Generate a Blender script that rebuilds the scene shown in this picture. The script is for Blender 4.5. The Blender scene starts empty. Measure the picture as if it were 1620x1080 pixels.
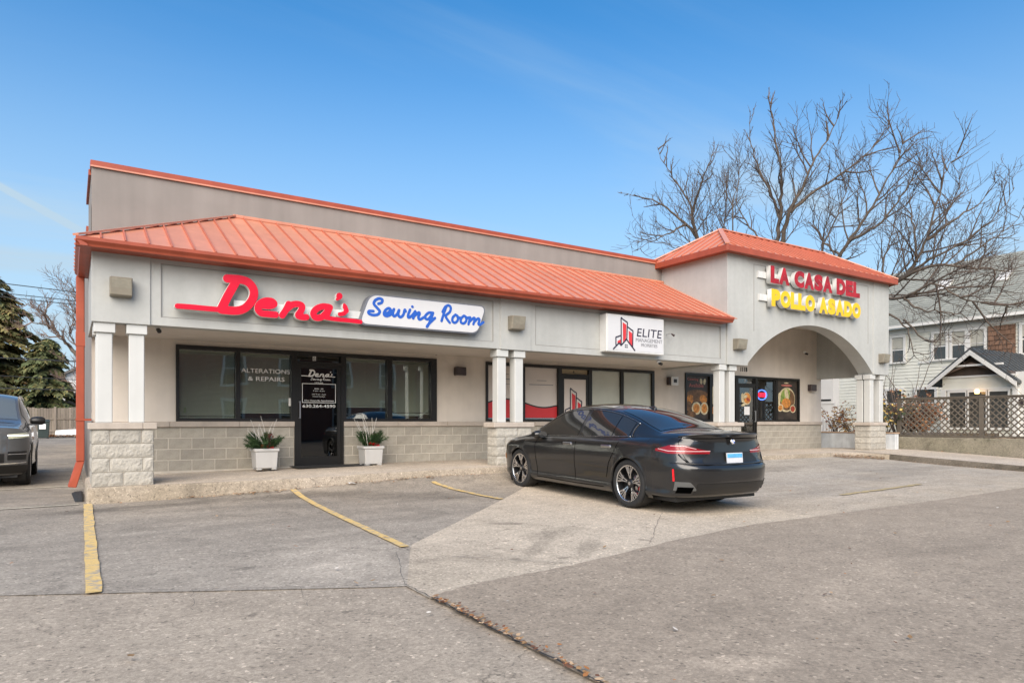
import bpy, bmesh, math, random
import numpy as np
from mathutils import Vector, Matrix

R = math.radians
scn = bpy.context.scene
COL = scn.collection
rng = random.Random(7)

# ------------------------------------------------------------------ camera
CAM = (-0.27, -11.7, 1.2)
cd = bpy.data.cameras.new('camera')
cam = bpy.data.objects.new('camera', cd)
COL.objects.link(cam)
cam.location = CAM
cam.rotation_euler = (R(90), 0, -R(32.915))
cd.sensor_width = 36.0
cd.lens = 24.02
cd.shift_y = 0.0784
cd.clip_start = 0.1
cd.clip_end = 3000
scn.camera = cam

# ------------------------------------------------------------------ sky
SUN_EL, SUN_AZ = R(35), R(218)          # azimuth clockwise from +Y
world = bpy.data.worlds.new('World')
scn.world = world
world.use_nodes = True
wn, wl = world.node_tree.nodes, world.node_tree.links
wn.clear()
w_out = wn.new('ShaderNodeOutputWorld')
w_bg = wn.new('ShaderNodeBackground')
w_bg.inputs['Strength'].default_value = 0.101
sky = wn.new('ShaderNodeTexSky')
sky.sky_type = 'NISHITA'
sky.sun_disc = False
sky.sun_elevation = SUN_EL
sky.sun_rotation = SUN_AZ
sky.air_density = 1.0
sky.dust_density = 0.25
sky.ozone_density = 2.2
sky.altitude = 200
hs = wn.new('ShaderNodeHueSaturation')
hs.inputs['Saturation'].default_value = 1.38
hs.inputs['Hue'].default_value = 0.497
wl.new(sky.outputs[0], hs.inputs['Color'])
# thin high cloud: stretched noise on the sky directions, the same all round
tc = wn.new('ShaderNodeTexCoord')
sep = wn.new('ShaderNodeSeparateXYZ')
wl.new(tc.outputs['Generated'], sep.inputs[0])
def wmath(op, a, b=None, c=None):
    n = wn.new('ShaderNodeMath'); n.operation = op
    for i, v in enumerate((a, b, c)):
        if v is None: continue
        if isinstance(v, (int, float)): n.inputs[i].default_value = v
        else: wl.new(v, n.inputs[i])
    return n.outputs[0]
zc = wmath('MAXIMUM', sep.outputs[2], 0.06)
px_ = wmath('DIVIDE', sep.outputs[0], zc)
py_ = wmath('DIVIDE', sep.outputs[1], zc)
cmb = wn.new('ShaderNodeCombineXYZ')
wl.new(px_, cmb.inputs[0]); wl.new(py_, cmb.inputs[1])
mp = wn.new('ShaderNodeMapping')
mp.inputs['Rotation'].default_value = (0, 0, R(-35))
mp.inputs['Scale'].default_value = (0.22, 0.75, 1)
wl.new(cmb.outputs[0], mp.inputs[0])
nz = wn.new('ShaderNodeTexNoise')
nz.inputs['Scale'].default_value = 0.9
nz.inputs['Detail'].default_value = 7
nz.inputs['Roughness'].default_value = 0.55
nz.inputs['Distortion'].default_value = 0.5
wl.new(mp.outputs[0], nz.inputs['Vector'])
cr = wn.new('ShaderNodeMapRange')
cr.interpolation_type = 'SMOOTHSTEP'
cr.inputs['From Min'].default_value = 0.44
cr.inputs['From Max'].default_value = 0.86
cr.inputs['To Min'].default_value = 0.0
cr.inputs['To Max'].default_value = 0.8
wl.new(nz.outputs['Fac'], cr.inputs['Value'])
# a contrail: a thin great-circle streak low in the west
def sky_dir(az, el): return Vector((math.sin(az)*math.cos(el), math.cos(az)*math.cos(el), math.sin(el)))
# haze near the horizon
hz = wn.new('ShaderNodeMapRange')
hz.interpolation_type = 'SMOOTHSTEP'
hz.inputs['From Min'].default_value = 0.02
hz.inputs['From Max'].default_value = 0.56
hz.inputs['To Min'].default_value = 0.88
hz.inputs['To Max'].default_value = 0.0
wl.new(sep.outputs[2], hz.inputs['Value'])
A_ = sky_dir(R(-3.9), R(15.4)); B_ = sky_dir(R(1.2), R(13.0))
nrm = A_.cross(B_).normalized()
vd = wn.new('ShaderNodeVectorMath'); vd.operation = 'DOT_PRODUCT'
wl.new(tc.outputs['Generated'], vd.inputs[0]); vd.inputs[1].default_value = nrm
cdist = wmath('ABSOLUTE', vd.outputs['Value'])
ctr = wn.new('ShaderNodeMapRange'); ctr.interpolation_type = 'SMOOTHSTEP'
ctr.inputs['From Min'].default_value = 0.0; ctr.inputs['From Max'].default_value = 0.006
ctr.inputs['To Min'].default_value = 0.5; ctr.inputs['To Max'].default_value = 0.0
wl.new(cdist, ctr.inputs['Value'])
vd2 = wn.new('ShaderNodeVectorMath'); vd2.operation = 'DOT_PRODUCT'
wl.new(tc.outputs['Generated'], vd2.inputs[0]); vd2.inputs[1].default_value = sky_dir(R(-12), R(16))
lim = wn.new('ShaderNodeMapRange'); lim.interpolation_type = 'SMOOTHSTEP'
lim.inputs['From Min'].default_value = 0.90; lim.inputs['From Max'].default_value = 0.99
wl.new(vd2.outputs['Value'], lim.inputs['Value'])
contrail = wmath('MULTIPLY', ctr.outputs[0], lim.outputs[0])
fac = wmath('ADD', cr.outputs[0], hz.outputs[0])
fac = wmath('ADD', fac, contrail)
fac = wmath('ADD', fac, 0.03)
fac = wmath('MINIMUM', fac, 0.95)
mixc = wn.new('ShaderNodeMix'); mixc.data_type = 'RGBA'
wl.new(fac, mixc.inputs['Factor'])
wl.new(hs.outputs[0], mixc.inputs['A'])
mixc.inputs['B'].default_value = (2.50, 3.25, 3.85, 1)
wl.new(mixc.outputs['Result'], w_bg.inputs['Color'])
wl.new(w_bg.outputs[0], w_out.inputs[0])

# ------------------------------------------------------------------ sun (soft, through thin cloud)
sd = bpy.data.lights.new('sun', 'SUN')
sd.energy = 3.0
sd.angle = R(60)
sd.color = (1.0, 0.885, 0.745)
sun = bpy.data.objects.new('sun', sd)
COL.objects.link(sun)
_s = Vector((math.sin(SUN_AZ)*math.cos(SUN_EL), math.cos(SUN_AZ)*math.cos(SUN_EL), math.sin(SUN_EL)))
sun.rotation_euler = _s.to_track_quat('Z', 'Y').to_euler()

vs = scn.view_settings
vs.view_transform = 'Standard'
vs.look = 'None'
vs.gamma = 1.0
vs.use_curve_mapping = False
vs.exposure = 1.08
scn.cycles.max_bounces = 8
scn.cycles.transparent_max_bounces = 12
scn.cycles.caustics_reflective = False
scn.cycles.caustics_refractive = False
scn.cycles.use_denoising = True

# ------------------------------------------------------------------ materials
def mat(name, col, rough=0.7, metal=0.0, var=0.12, scale=2.0, var2=0.0, scale2=30.0, bump=0.0, bscale=80.0,
        streak=0.0, spec=0.5, coat=0.0, coatr=0.03, col2=None, objrand=0.0, stretch=(1, 1, 1), emit=None, estr=0.0, lo=0.35, hi=0.65):
    m = bpy.data.materials.new(name)
    m.use_nodes = True
    n, l = m.node_tree.nodes, m.node_tree.links
    b = n['Principled BSDF']
    b.inputs['Roughness'].default_value = rough
    b.inputs['Metallic'].default_value = metal
    b.inputs['Specular IOR Level'].default_value = spec
    b.inputs['Coat Weight'].default_value = coat
    b.inputs['Coat Roughness'].default_value = coatr
    c = (*col, 1)
    t = n.new('ShaderNodeTexCoord')
    mpn = n.new('ShaderNodeMapping'); mpn.inputs['Scale'].default_value = stretch
    l.new(t.outputs['Object'], mpn.inputs[0])
    def noise(sc, det=6, ro=0.6):
        x = n.new('ShaderNodeTexNoise')
        x.inputs['Scale'].default_value = sc; x.inputs['Detail'].default_value = det; x.inputs['Roughness'].default_value = ro
        l.new(mpn.outputs[0], x.inputs['Vector'])
        return x
    out = None
    if var > 0 or col2:
        x = noise(scale)
        mr = n.new('ShaderNodeMapRange'); mr.inputs['From Min'].default_value = lo; mr.inputs['From Max'].default_value = hi
        l.new(x.outputs['Fac'], mr.inputs['Value'])
        mx = n.new('ShaderNodeMix'); mx.data_type = 'RGBA'
        l.new(mr.outputs[0], mx.inputs['Factor'])
        if col2:
            mx.inputs['A'].default_value = c; mx.inputs['B'].default_value = (*col2, 1)
        else:
            mx.inputs['A'].default_value = tuple(v*(1-var) for v in col)+(1,)
            mx.inputs['B'].default_value = tuple(min(1, v*(1+var)) for v in col)+(1,)
        out = mx.outputs['Result']
    def mult(out, val_socket, lo, hi, f0=0.3, f1=0.7):
        mr = n.new('ShaderNodeMapRange')
        mr.inputs['From Min'].default_value = f0; mr.inputs['From Max'].default_value = f1
        mr.inputs['To Min'].default_value = lo; mr.inputs['To Max'].default_value = hi
        l.new(val_socket, mr.inputs['Value'])
        v = n.new('ShaderNodeVectorMath'); v.operation = 'SCALE'
        if out is None: v.inputs[0].default_value = col
        else: l.new(out, v.inputs[0])
        l.new(mr.outputs[0], v.inputs['Scale'])
        return v.outputs[0]
    if var2 > 0: out = mult(out, noise(scale2, 4).outputs['Fac'], 1-var2, 1+var2)
    if streak > 0:
        mp2 = n.new('ShaderNodeMapping'); mp2.inputs['Scale'].default_value = (5, 5, 0.35)
        l.new(t.outputs['Object'], mp2.inputs[0])
        x = n.new('ShaderNodeTexNoise'); x.inputs['Scale'].default_value = 1.0; x.inputs['Detail'].default_value = 6
        l.new(mp2.outputs[0], x.inputs['Vector'])
        out = mult(out, x.outputs['Fac'], 1-streak, 1+streak*0.4)
    if objrand > 0:
        oi = n.new('ShaderNodeObjectInfo')
        out = mult(out, oi.outputs['Random'], 1-objrand, 1+objrand, 0, 1)
    if out is None: b.inputs['Base Color'].default_value = c
    else: l.new(out, b.inputs['Base Color'])
    if bump > 0:
        x = noise(bscale, 5, 0.65)
        bp = n.new('ShaderNodeBump'); bp.inputs['Strength'].default_value = bump; bp.inputs['Distance'].default_value = 0.01
        l.new(x.outputs['Fac'], bp.inputs['Height']); l.new(bp.outputs[0], b.inputs['Normal'])
    if emit:
        b.inputs['Emission Color'].default_value = (*emit, 1); b.inputs['Emission Strength'].default_value = estr
    return m

def glass_mat(name, tint=(0.72, 0.76, 0.74), boost=1.0, ior=1.55, rough=0.0):
    m = bpy.data.materials.new(name); m.use_nodes = True
    n, l = m.node_tree.nodes, m.node_tree.links
    n.clear()
    o = n.new('ShaderNodeOutputMaterial')
    tr = n.new('ShaderNodeBsdfTransparent'); tr.inputs[0].default_value = (*tint, 1)
    gl = n.new('ShaderNodeBsdfGlossy'); gl.inputs['Roughness'].default_value = rough
    gl.inputs['Color'].default_value = (0.95, 0.96, 0.96, 1)
    fr = n.new('ShaderNodeFresnel'); fr.inputs['IOR'].default_value = ior
    # slight waviness of plate glass
    t = n.new('ShaderNodeTexCoord'); x = n.new('ShaderNodeTexNoise'); x.inputs['Scale'].default_value = 1.1; x.inputs['Detail'].default_value = 1
    l.new(t.outputs['Object'], x.inputs['Vector'])
    bp = n.new('ShaderNodeBump'); bp.inputs['Strength'].default_value = 0.05; bp.inputs['Distance'].default_value = 0.05
    l.new(x.outputs['Fac'], bp.inputs['Height']); l.new(bp.outputs[0], gl.inputs['Normal'])
    mu = n.new('ShaderNodeMath'); mu.operation = 'MULTIPLY'; mu.use_clamp = True; mu.inputs[1].default_value = boost
    l.new(fr.outputs[0], mu.inputs[0])
    mx = n.new('ShaderNodeMixShader')
    l.new(mu.outputs[0], mx.inputs[0]); l.new(tr.outputs[0], mx.inputs[1]); l.new(gl.outputs[0], mx.inputs[2])
    l.new(mx.outputs[0], o.inputs[0])
    return m

M = {}
M['fascia'] = mat('stucco_fascia', (0.430, 0.436, 0.416), 0.85, var=0.06, scale=0.8, var2=0.03, scale2=9, bump=0.35, bscale=190, streak=0.06)
M['wall'] = mat('stucco_wall', (0.65, 0.59, 0.52), 0.88, var=0.06, scale=1.5, bump=0.3, bscale=200, streak=0.06)
M['parapet'] = mat('stucco_parapet', (0.258, 0.238, 0.220), 0.9, var=0.07, scale=0.9, bump=0.3, bscale=160, streak=0.08)
M['column'] = mat('painted_column', (0.545, 0.55, 0.53), 0.6, var=0.03, scale=2, streak=0.05)
M['soffit'] = mat('soffit', (0.60, 0.555, 0.50), 0.85, var=0.05)
M['roof'] = mat('terracotta_metal', (0.575, 0.238, 0.145), 0.38, var=0.05, scale=0.9, var2=0.03, scale2=12, streak=0.09, spec=0.8, objrand=0.06, bump=0.12, bscale=3.5)
M['seam'] = mat('terracotta_seam', (0.46, 0.14, 0.085), 0.5, var=0.08)
M['gutter'] = mat('terracotta_gutter', (0.34, 0.068, 0.032), 0.45, var=0.08, scale=2.5, streak=0.1)
M['block'] = mat('concrete_block', (0.37, 0.34, 0.285), 0.92, var=0.10, scale=6, var2=0.10, scale2=70, bump=0.5, bscale=150, objrand=0.09)
M['mortar'] = mat('mortar', (0.58, 0.53, 0.45), 0.95, var=0.08, scale=8, bump=0.4, bscale=150)
M['split'] = mat('split_face_block', (0.41, 0.385, 0.335), 0.95, var=0.16, scale=7, var2=0.14, scale2=40, bump=1.0, bscale=60, objrand=0.12)
M['stone'] = mat('limestone_cap', (0.46, 0.40, 0.34), 0.85, var=0.10, scale=4, var2=0.05, scale2=50, bump=0.25, bscale=90, objrand=0.05)
M['bronze'] = mat('dark_bronze_frame', (0.010, 0.009, 0.008), 0.4, var=0.1, spec=0.5)
M['glass'] = glass_mat('shop_glass', (0.86, 0.90, 0.87), 2.6)
M['glass_dark'] = glass_mat('tinted_glass', (0.16, 0.17, 0.16), 1.5)
M['blind'] = mat('blind_slat', (0.80, 0.79, 0.70), 0.6, var=0.05)
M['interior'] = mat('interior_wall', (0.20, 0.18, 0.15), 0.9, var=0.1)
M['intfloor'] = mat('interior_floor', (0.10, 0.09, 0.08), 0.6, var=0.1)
M['white'] = mat('white_paint', (0.78, 0.78, 0.76), 0.5, var=0.02)
M['print_white'] = mat('white_vinyl', (0.80, 0.80, 0.78), 0.6, var=0.0)
M['film'] = mat('vinyl_film', (0.66, 0.60, 0.55), 0.35, var=0.03, scale=1)
M['frost'] = mat('frosted_film', (0.47, 0.49, 0.43), 0.35, var=0.10, scale=0.9)
M['redfilm'] = mat('red_vinyl', (0.60, 0.035, 0.04), 0.4, var=0.04)
M['blackfilm'] = mat('black_vinyl', (0.02, 0.02, 0.022), 0.4, var=0.0)
M['signred'] = mat('red_acrylic', (0.66, 0.006, 0.030), 0.3, var=0.10, scale=3)
M['signred2'] = mat('faded_red_acrylic', (0.36, 0.004, 0.010), 0.35, var=0.35, scale=5)
M['signyellow'] = mat('yellow_acrylic', (0.80, 0.50, 0.005), 0.35, var=0.05)
M['signwhite'] = mat('white_sign_return', (0.64, 0.64, 0.62), 0.5, var=0.06, streak=0.1)
M['signface'] = mat('white_sign_face', (0.60, 0.60, 0.61), 0.35, var=0.02)
M['signblue'] = mat('blue_vinyl', (0.02, 0.10, 0.46), 0.4, var=0.0)
M['navy'] = mat('navy_vinyl', (0.025, 0.02, 0.04), 0.4, var=0.0)
M['greyprint'] = mat('grey_vinyl', (0.22, 0.22, 0.24), 0.4, var=0.0)
M['lightbox'] = mat('light_housing', (0.23, 0.205, 0.16), 0.5, var=0.12, scale=6)
M['lightlens'] = mat('light_lens', (0.27, 0.25, 0.20), 0.25, var=0.12, scale=8)
M['sconce'] = mat('sconce_bronze', (0.05, 0.035, 0.035), 0.4, var=0.1)
M['sconcelens'] = mat('sconce_lens', (0.45, 0.40, 0.36), 0.3, var=0.05)
M['black'] = mat('black_plastic', (0.012, 0.012, 0.012), 0.45, var=0.0)
M['rubber'] = mat('rubber', (0.018, 0.018, 0.018), 0.8, var=0.1, scale=20, bump=0.2)
M['chrome'] = mat('bright_metal', (0.75, 0.75, 0.76), 0.12, metal=1.0, var=0.0)
M['alu'] = mat('aluminium', (0.62, 0.62, 0.63), 0.28, metal=1.0, var=0.0)
M['leaf'] = mat('dead_leaf', (0.26, 0.10, 0.035), 0.8, var=0.0, col2=(0.40, 0.20, 0.08), scale=4)
M['yellowline'] = mat('worn_yellow_paint', (0.66, 0.46, 0.17), 0.85, col2=(0.36, 0.31, 0.245), scale=13, lo=0.47, hi=0.64, var2=0.12, scale2=60, bump=0.3)
M['yellowfaint'] = mat('faint_yellow_paint', (0.44, 0.35, 0.19), 0.9, var=0.15, scale=3, var2=0.15, scale2=30, bump=0.3)
M['whitefaint'] = mat('worn_pale_paint', (0.50, 0.45, 0.34), 0.85, var=0.2, scale=3, var2=0.25, scale2=30, bump=0.3)
M['bark'] = mat('bark', (0.11, 0.085, 0.065), 0.9, var=0.3, scale=6, bump=0.6, bscale=25)
M['twig'] = mat('twig', (0.10, 0.075, 0.06), 0.9, var=0.3, scale=2)

# ------------------------------------------------------------------ mesh helpers
class MB:
    def __init__(s): s.v, s.f = [], []
    def quad(s, a, b, c, d):
        i = len(s.v); s.v += [tuple(a), tuple(b), tuple(c), tuple(d)]; s.f.append((i, i+1, i+2, i+3)); return s
    def poly(s, pts):
        i = len(s.v); s.v += [tuple(p) for p in pts]; s.f.append(tuple(range(i, i+len(pts)))); return s
    def box(s, x0, x1, y0, y1, z0, z1):
        i = len(s.v)
        s.v += [(x0,y0,z0),(x1,y0,z0),(x1,y1,z0),(x0,y1,z0),(x0,y0,z1),(x1,y0,z1),(x1,y1,z1),(x0,y1,z1)]
        s.f += [(i,i+3,i+2,i+1),(i+4,i+5,i+6,i+7),(i,i+1,i+5,i+4),(i+1,i+2,i+6,i+5),(i+2,i+3,i+7,i+6),(i+3,i,i+4,i+7)]
        return s
    def hexa(s, p):   # 8 points: bottom 4 then top 4
        i = len(s.v); s.v += [tuple(q) for q in p]
        s.f += [(i,i+3,i+2,i+1),(i+4,i+5,i+6,i+7),(i,i+1,i+5,i+4),(i+1,i+2,i+6,i+5),(i+2,i+3,i+7,i+6),(i+3,i,i+4,i+7)]
        return s
    def prism(s, pts, d):   # closed polygon pts (3D) extruded along vector d
        d = Vector(d); n = len(pts); i = len(s.v)
        s.v += [tuple(p) for p in pts] + [tuple(Vector(p)+d) for p in pts]
        s.f += [tuple(range(i, i+n)), tuple(range(i+2*n-1, i+n-1, -1))]
        for k in range(n):
            k2 = (k+1) % n; s.f.append((i+k, i+n+k, i+n+k2, i+k2))
        return s
    def bar(s, a, b, w, h, up=(0, 0, 1)):    # square bar between two points
        a, b = Vector(a), Vector(b); d = (b-a).normalized(); u = Vector(up)
        x = d.cross(u)
        if x.length < 1e-5: x = d.cross(Vector((1, 0, 0)))
        x.normalize(); y = x.cross(d).normalized()
        x *= w/2; y *= h/2
        return s.hexa([a-x-y, a+x-y, b+x-y, b-x-y, a-x+y, a+x+y, b+x+y, b-x+y])
    def tube(s, pts, rad, n=6, cap=True):
        pts = [Vector(p) for p in pts]
        if not hasattr(rad, '__len__'): rad = [rad]*len(pts)
        i0 = len(s.v); ref = None
        for k, p in enumerate(pts):
            d = (pts[min(k+1, len(pts)-1)] - pts[max(k-1, 0)])
            d = d.normalized() if d.length > 1e-9 else Vector((0, 0, 1))
            if ref is None: ref = Vector((1, 0, 0)) if abs(d.x) < 0.9 else Vector((0, 1, 0))
            x = (ref - d*ref.dot(d))
            x = x.normalized() if x.length > 1e-6 else d.orthogonal().normalized()
            ref = x; y = d.cross(x)
            for j in range(n):
                a = 2*math.pi*j/n; s.v.append(tuple(p + (x*math.cos(a)+y*math.sin(a))*rad[k]))
        for k in range(len(pts)-1):
            for j in range(n):
                j2 = (j+1) % n; a = i0+k*n; s.f.append((a+j, a+j2, a+n+j2, a+n+j))
        if cap:
            s.f.append(tuple(i0+n-1-j for j in range(n))); e = i0+(len(pts)-1)*n; s.f.append(tuple(e+j for j in range(n)))
        return s
    def lathe(s, prof, n=24, axis='Z', c=(0, 0, 0), close=False):   # prof: (radius, height)
        i0 = len(s.v)
        for r, h in prof:
            for j in range(n):
                a = 2*math.pi*j/n; ca, sa = r*math.cos(a), r*math.sin(a)
                p = (ca, sa, h) if axis == 'Z' else ((h, ca, sa) if axis == 'X' else (ca, h, sa))
                s.v.append((p[0]+c[0], p[1]+c[1], p[2]+c[2]))
        for k in range(len(prof)-1):
            for j in range(n):
                j2 = (j+1) % n; a = i0+k*n; s.f.append((a+j, a+j2, a+n+j2, a+n+j))
        if close:
            s.f.append(tuple(i0+n-1-j for j in range(n))); e = i0+(len(prof)-1)*n; s.f.append(tuple(e+j for j in range(n)))
        return s
    def grid(s, P):     # P[i][j] points
        i0 = len(s.v); a, b = len(P), len(P[0])
        for r in P: s.v += [tuple(p) for p in r]
        for i in range(a-1):
            for j in range(b-1):
                s.f.append((i0+i*b+j, i0+(i+1)*b+j, i0+(i+1)*b+j+1, i0+i*b+j+1))
        return s
    def mesh(s, name, m, smooth=False, fix=False):
        me = bpy.data.meshes.new(name)
        me.from_pydata(s.v, [], s.f)
        if fix:
            bm = bmesh.new(); bm.from_mesh(me); bmesh.ops.recalc_face_normals(bm, faces=bm.faces); bm.to_mesh(me); bm.free()
        for mm in (m if isinstance(m, (list, tuple)) else [m]): me.materials.append(mm)
        if smooth: me.polygons.foreach_set('use_smooth', [True]*len(me.polygons))
        me.update()
        return me
    def build(s, name, m, parent=None, smooth=False, bevel=0.0, fix=True):
        return obj(name, s.mesh(name, m, smooth, fix), parent, bevel)

def obj(name, me, parent=None, bevel=0.0):
    o = bpy.data.objects.new(name, me)
    COL.objects.link(o)
    if parent is not None:
        o.parent = parent
        if parent.get('_wc'): o.matrix_parent_inverse = Matrix.Translation(-parent.location)
    if bevel > 0:
        b = o.modifiers.new('bevel', 'BEVEL'); b.width = bevel; b.segments = 1; b.limit_method = 'ANGLE'; b.angle_limit = R(40)
    return o

def tag(o, label=None, cat=None, group=None, kind=None):
    if label: o['label'] = label
    if cat: o['category'] = cat
    if group: o['group'] = group
    if kind: o['kind'] = kind
    return o

def thing(name, label, cat, loc=(0, 0, 0), rz=0.0, group=None, world_coords=True):
    """Empty at a thing's base. world_coords: its parts are given in world coordinates."""
    o = bpy.data.objects.new(name, None)
    COL.objects.link(o); o.location = loc; o.rotation_euler = (0, 0, rz); o.empty_display_size = 0.2
    if world_coords: o['_wc'] = 1
    return tag(o, label, cat, group)

def part_group(name, parent, loc=None):
    """Empty for a part that has sub-parts of its own; sub-parts stay in world coordinates."""
    o = bpy.data.objects.new(name, None); COL.objects.link(o); o.empty_display_size = 0.1
    o.parent = parent
    if parent.get('_wc'): o.matrix_parent_inverse = Matrix.Translation(-parent.location)
    if loc is not None: o.location = loc
    o['_wc'] = 1
    return o

def struct(o): o['kind'] = 'structure'; return o

def copy_tree(o, parent=None):
    c = o.copy(); COL.objects.link(c)
    if parent is not None: c.parent = parent
    for ch in list(o.children): copy_tree(ch, c)
    return c

def bx(name, x0, x1, y0, y1, z0, z1, m, parent=None, bevel=0.0):
    return MB().box(x0, x1, y0, y1, z0, z1).build(name, m, parent, bevel=bevel, fix=False)

# ---- flat lettering: outlines of round-brush strokes (marching squares on a distance field)
def catmull(pts, n=8):
    P = [np.array(p, float) for p in pts]
    if len(P) == 2: return [P[0]+(P[1]-P[0])*t for t in np.linspace(0, 1, n+1)]
    Q = [2*P[0]-P[1]] + P + [2*P[-1]-P[-2]]
    out = []
    for i in range(1, len(Q)-2):
        p0, p1, p2, p3 = Q[i-1:i+3]
        for k in range(n):
            t = k/n
            out.append(0.5*((2*p1)+(-p0+p2)*t+(2*p0-5*p1+4*p2-p3)*t*t+(-p0+3*p1-3*p2+p3)*t**3))
    out.append(P[-1])
    return out

def stroke_loops(strokes, res):
    segs = []
    for pts, r in strokes:
        c = catmull(pts, 6)
        for a, b in zip(c[:-1], c[1:]): segs.append((a, b, r))
    allp = np.array([s[0] for s in segs]+[s[1] for s in segs]); rm = max(s[2] for s in segs)+3*res
    x0, y0 = allp.min(0)-rm; x1, y1 = allp.max(0)+rm
    nx, ny = int((x1-x0)/res)+2, int((y1-y0)/res)+2
    X, Y = np.meshgrid(x0+np.arange(nx)*res, y0+np.arange(ny)*res, indexing='ij')
    D = np.full(X.shape, 1e9)
    for a, b, r in segs:
        d = b-a; L = d@d+1e-12
        t = np.clip(((X-a[0])*d[0]+(Y-a[1])*d[1])/L, 0, 1)
        D = np.minimum(D, np.hypot(X-a[0]-t*d[0], Y-a[1]-t*d[1])-r)
    def pt(i, j, k, l):
        a, b = D[i, j], D[k, l]; t = a/(a-b)
        return (X[i, j]+(X[k, l]-X[i, j])*t, Y[i, j]+(Y[k, l]-Y[i, j])*t)
    nxt, pos = {}, {}
    I = D < 0
    mixed = np.argwhere((I[:-1, :-1].astype(int)+I[1:, :-1]+I[:-1, 1:]+I[1:, 1:]) % 4 != 0)
    for i, j in mixed:
        c = [(i, j), (i+1, j), (i+1, j+1), (i, j+1)]
        ins = [bool(I[q]) for q in c]
        outs, inss = [], []
        for k in range(4):
            a, b = c[k], c[(k+1) % 4]
            if ins[k] != ins[(k+1) % 4]:
                key = (min(a, b), max(a, b)); pos[key] = pt(*key[0], *key[1])
                (outs if ins[k] else inss).append(key)
        for a, b in zip(outs, inss if len(inss) == 1 else inss[::-1] if len(outs) == 2 else inss): nxt[a] = b
    loops = []
    while nxt:
        s = next(iter(nxt)); L = [pos[s]]; k = nxt.pop(s)
        while k != s and k in nxt: L.append(pos[k]); k = nxt.pop(k)
        if len(L) > 6: loops.append(L[::2] if len(L) > 60 else L)
    return loops

def curve_mesh(cu, name, m):
    o = bpy.data.objects.new('tmp', cu); COL.objects.link(o)
    dg = bpy.context.evaluated_depsgraph_get()
    me = bpy.data.meshes.new_from_object(o.evaluated_get(dg))
    bpy.data.objects.remove(o); me.name = name
    me.materials.clear()
    for mm in (m if isinstance(m, (list, tuple)) else [m]): me.materials.append(mm)
    return me

def loops_mesh(name, loops, depth, m, bevel=0.0):
    cu = bpy.data.curves.new(name, 'CURVE'); cu.dimensions = '2D'; cu.fill_mode = 'BOTH'
    cu.extrude = depth/2; cu.bevel_depth = bevel
    for L in loops:
        sp = cu.splines.new('POLY'); sp.points.add(len(L)-1); sp.use_cyclic_u = True
        for p, q in zip(sp.points, L): p.co = (q[0], q[1], 0, 1)
    return curve_mesh(cu, name, m)

def text_mesh(name, body, size, depth, m, offset=0.0, shear=0.0, spacing=1.0, align='CENTER'):
    cu = bpy.data.curves.new(name, 'FONT'); cu.body = body; cu.size = size; cu.extrude = depth/2
    cu.offset = offset; cu.shear = shear; cu.space_character = spacing; cu.align_x = align; cu.align_y = 'CENTER'
    cu.resolution_u = 4
    return curve_mesh(cu, name, m)

def to_wall(me, X, Y, Z, sx=1.0, sz=1.0, rot=0.0):
    """map a mesh drawn in the xy plane onto a wall facing -Y, its front towards -Y"""
    n = len(me.vertices); a = np.empty(n*3); me.vertices.foreach_get('co', a); a = a.reshape(-1, 3)
    x, z = a[:, 0]*sx, a[:, 1]*sz
    b = np.stack([X+x, Y-a[:, 2], Z+z], 1)
    me.vertices.foreach_set('co', b.ravel()); me.update()
    return me

def fit_width(me, w):
    n = len(me.vertices); a = np.empty(n*3); me.vertices.foreach_get('co', a); a = a.reshape(-1, 3)
    lo, hi = a.min(0), a.max(0)
    a[:, 0] = (a[:, 0]-(lo[0]+hi[0])/2)*w/(hi[0]-lo[0]); a[:, 1] -= (lo[1]+hi[1])/2
    me.vertices.foreach_set('co', a.ravel()); return hi[1]-lo[1]

def wall_text(name, body, x0, x1, zc, h, Y, m, parent, depth=0.002, offset=0.0, spacing=1.0, shear=0.0):
    me = text_mesh(name, body, 1.0, depth, m, offset, shear, spacing)
    hh = fit_width(me, x1-x0)
    to_wall(me, (x0+x1)/2, Y, zc, 1.0, h/hh)
    return obj(name, me, parent)

def front_material(me, idx, axis_y=-0.7):
    for p in me.polygons:
        if p.normal.y < axis_y: p.material_index = idx

# ================================================================== GROUND
def clamp(t, a=0.0, b=1.0): return max(a, min(b, t))
def sst(t): t = clamp(t); return t*t*(3-2*t)
def gz(x, y):
    lam = 0.7 + 1.3*clamp((x-10)/8)
    e = math.exp(min(0.0, y+0.3)/lam)
    return 0.20*sst(x/6)*e - 0.012*clamp(-y, 0, 9) + 0.25*clamp((y-8)/30)

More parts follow.
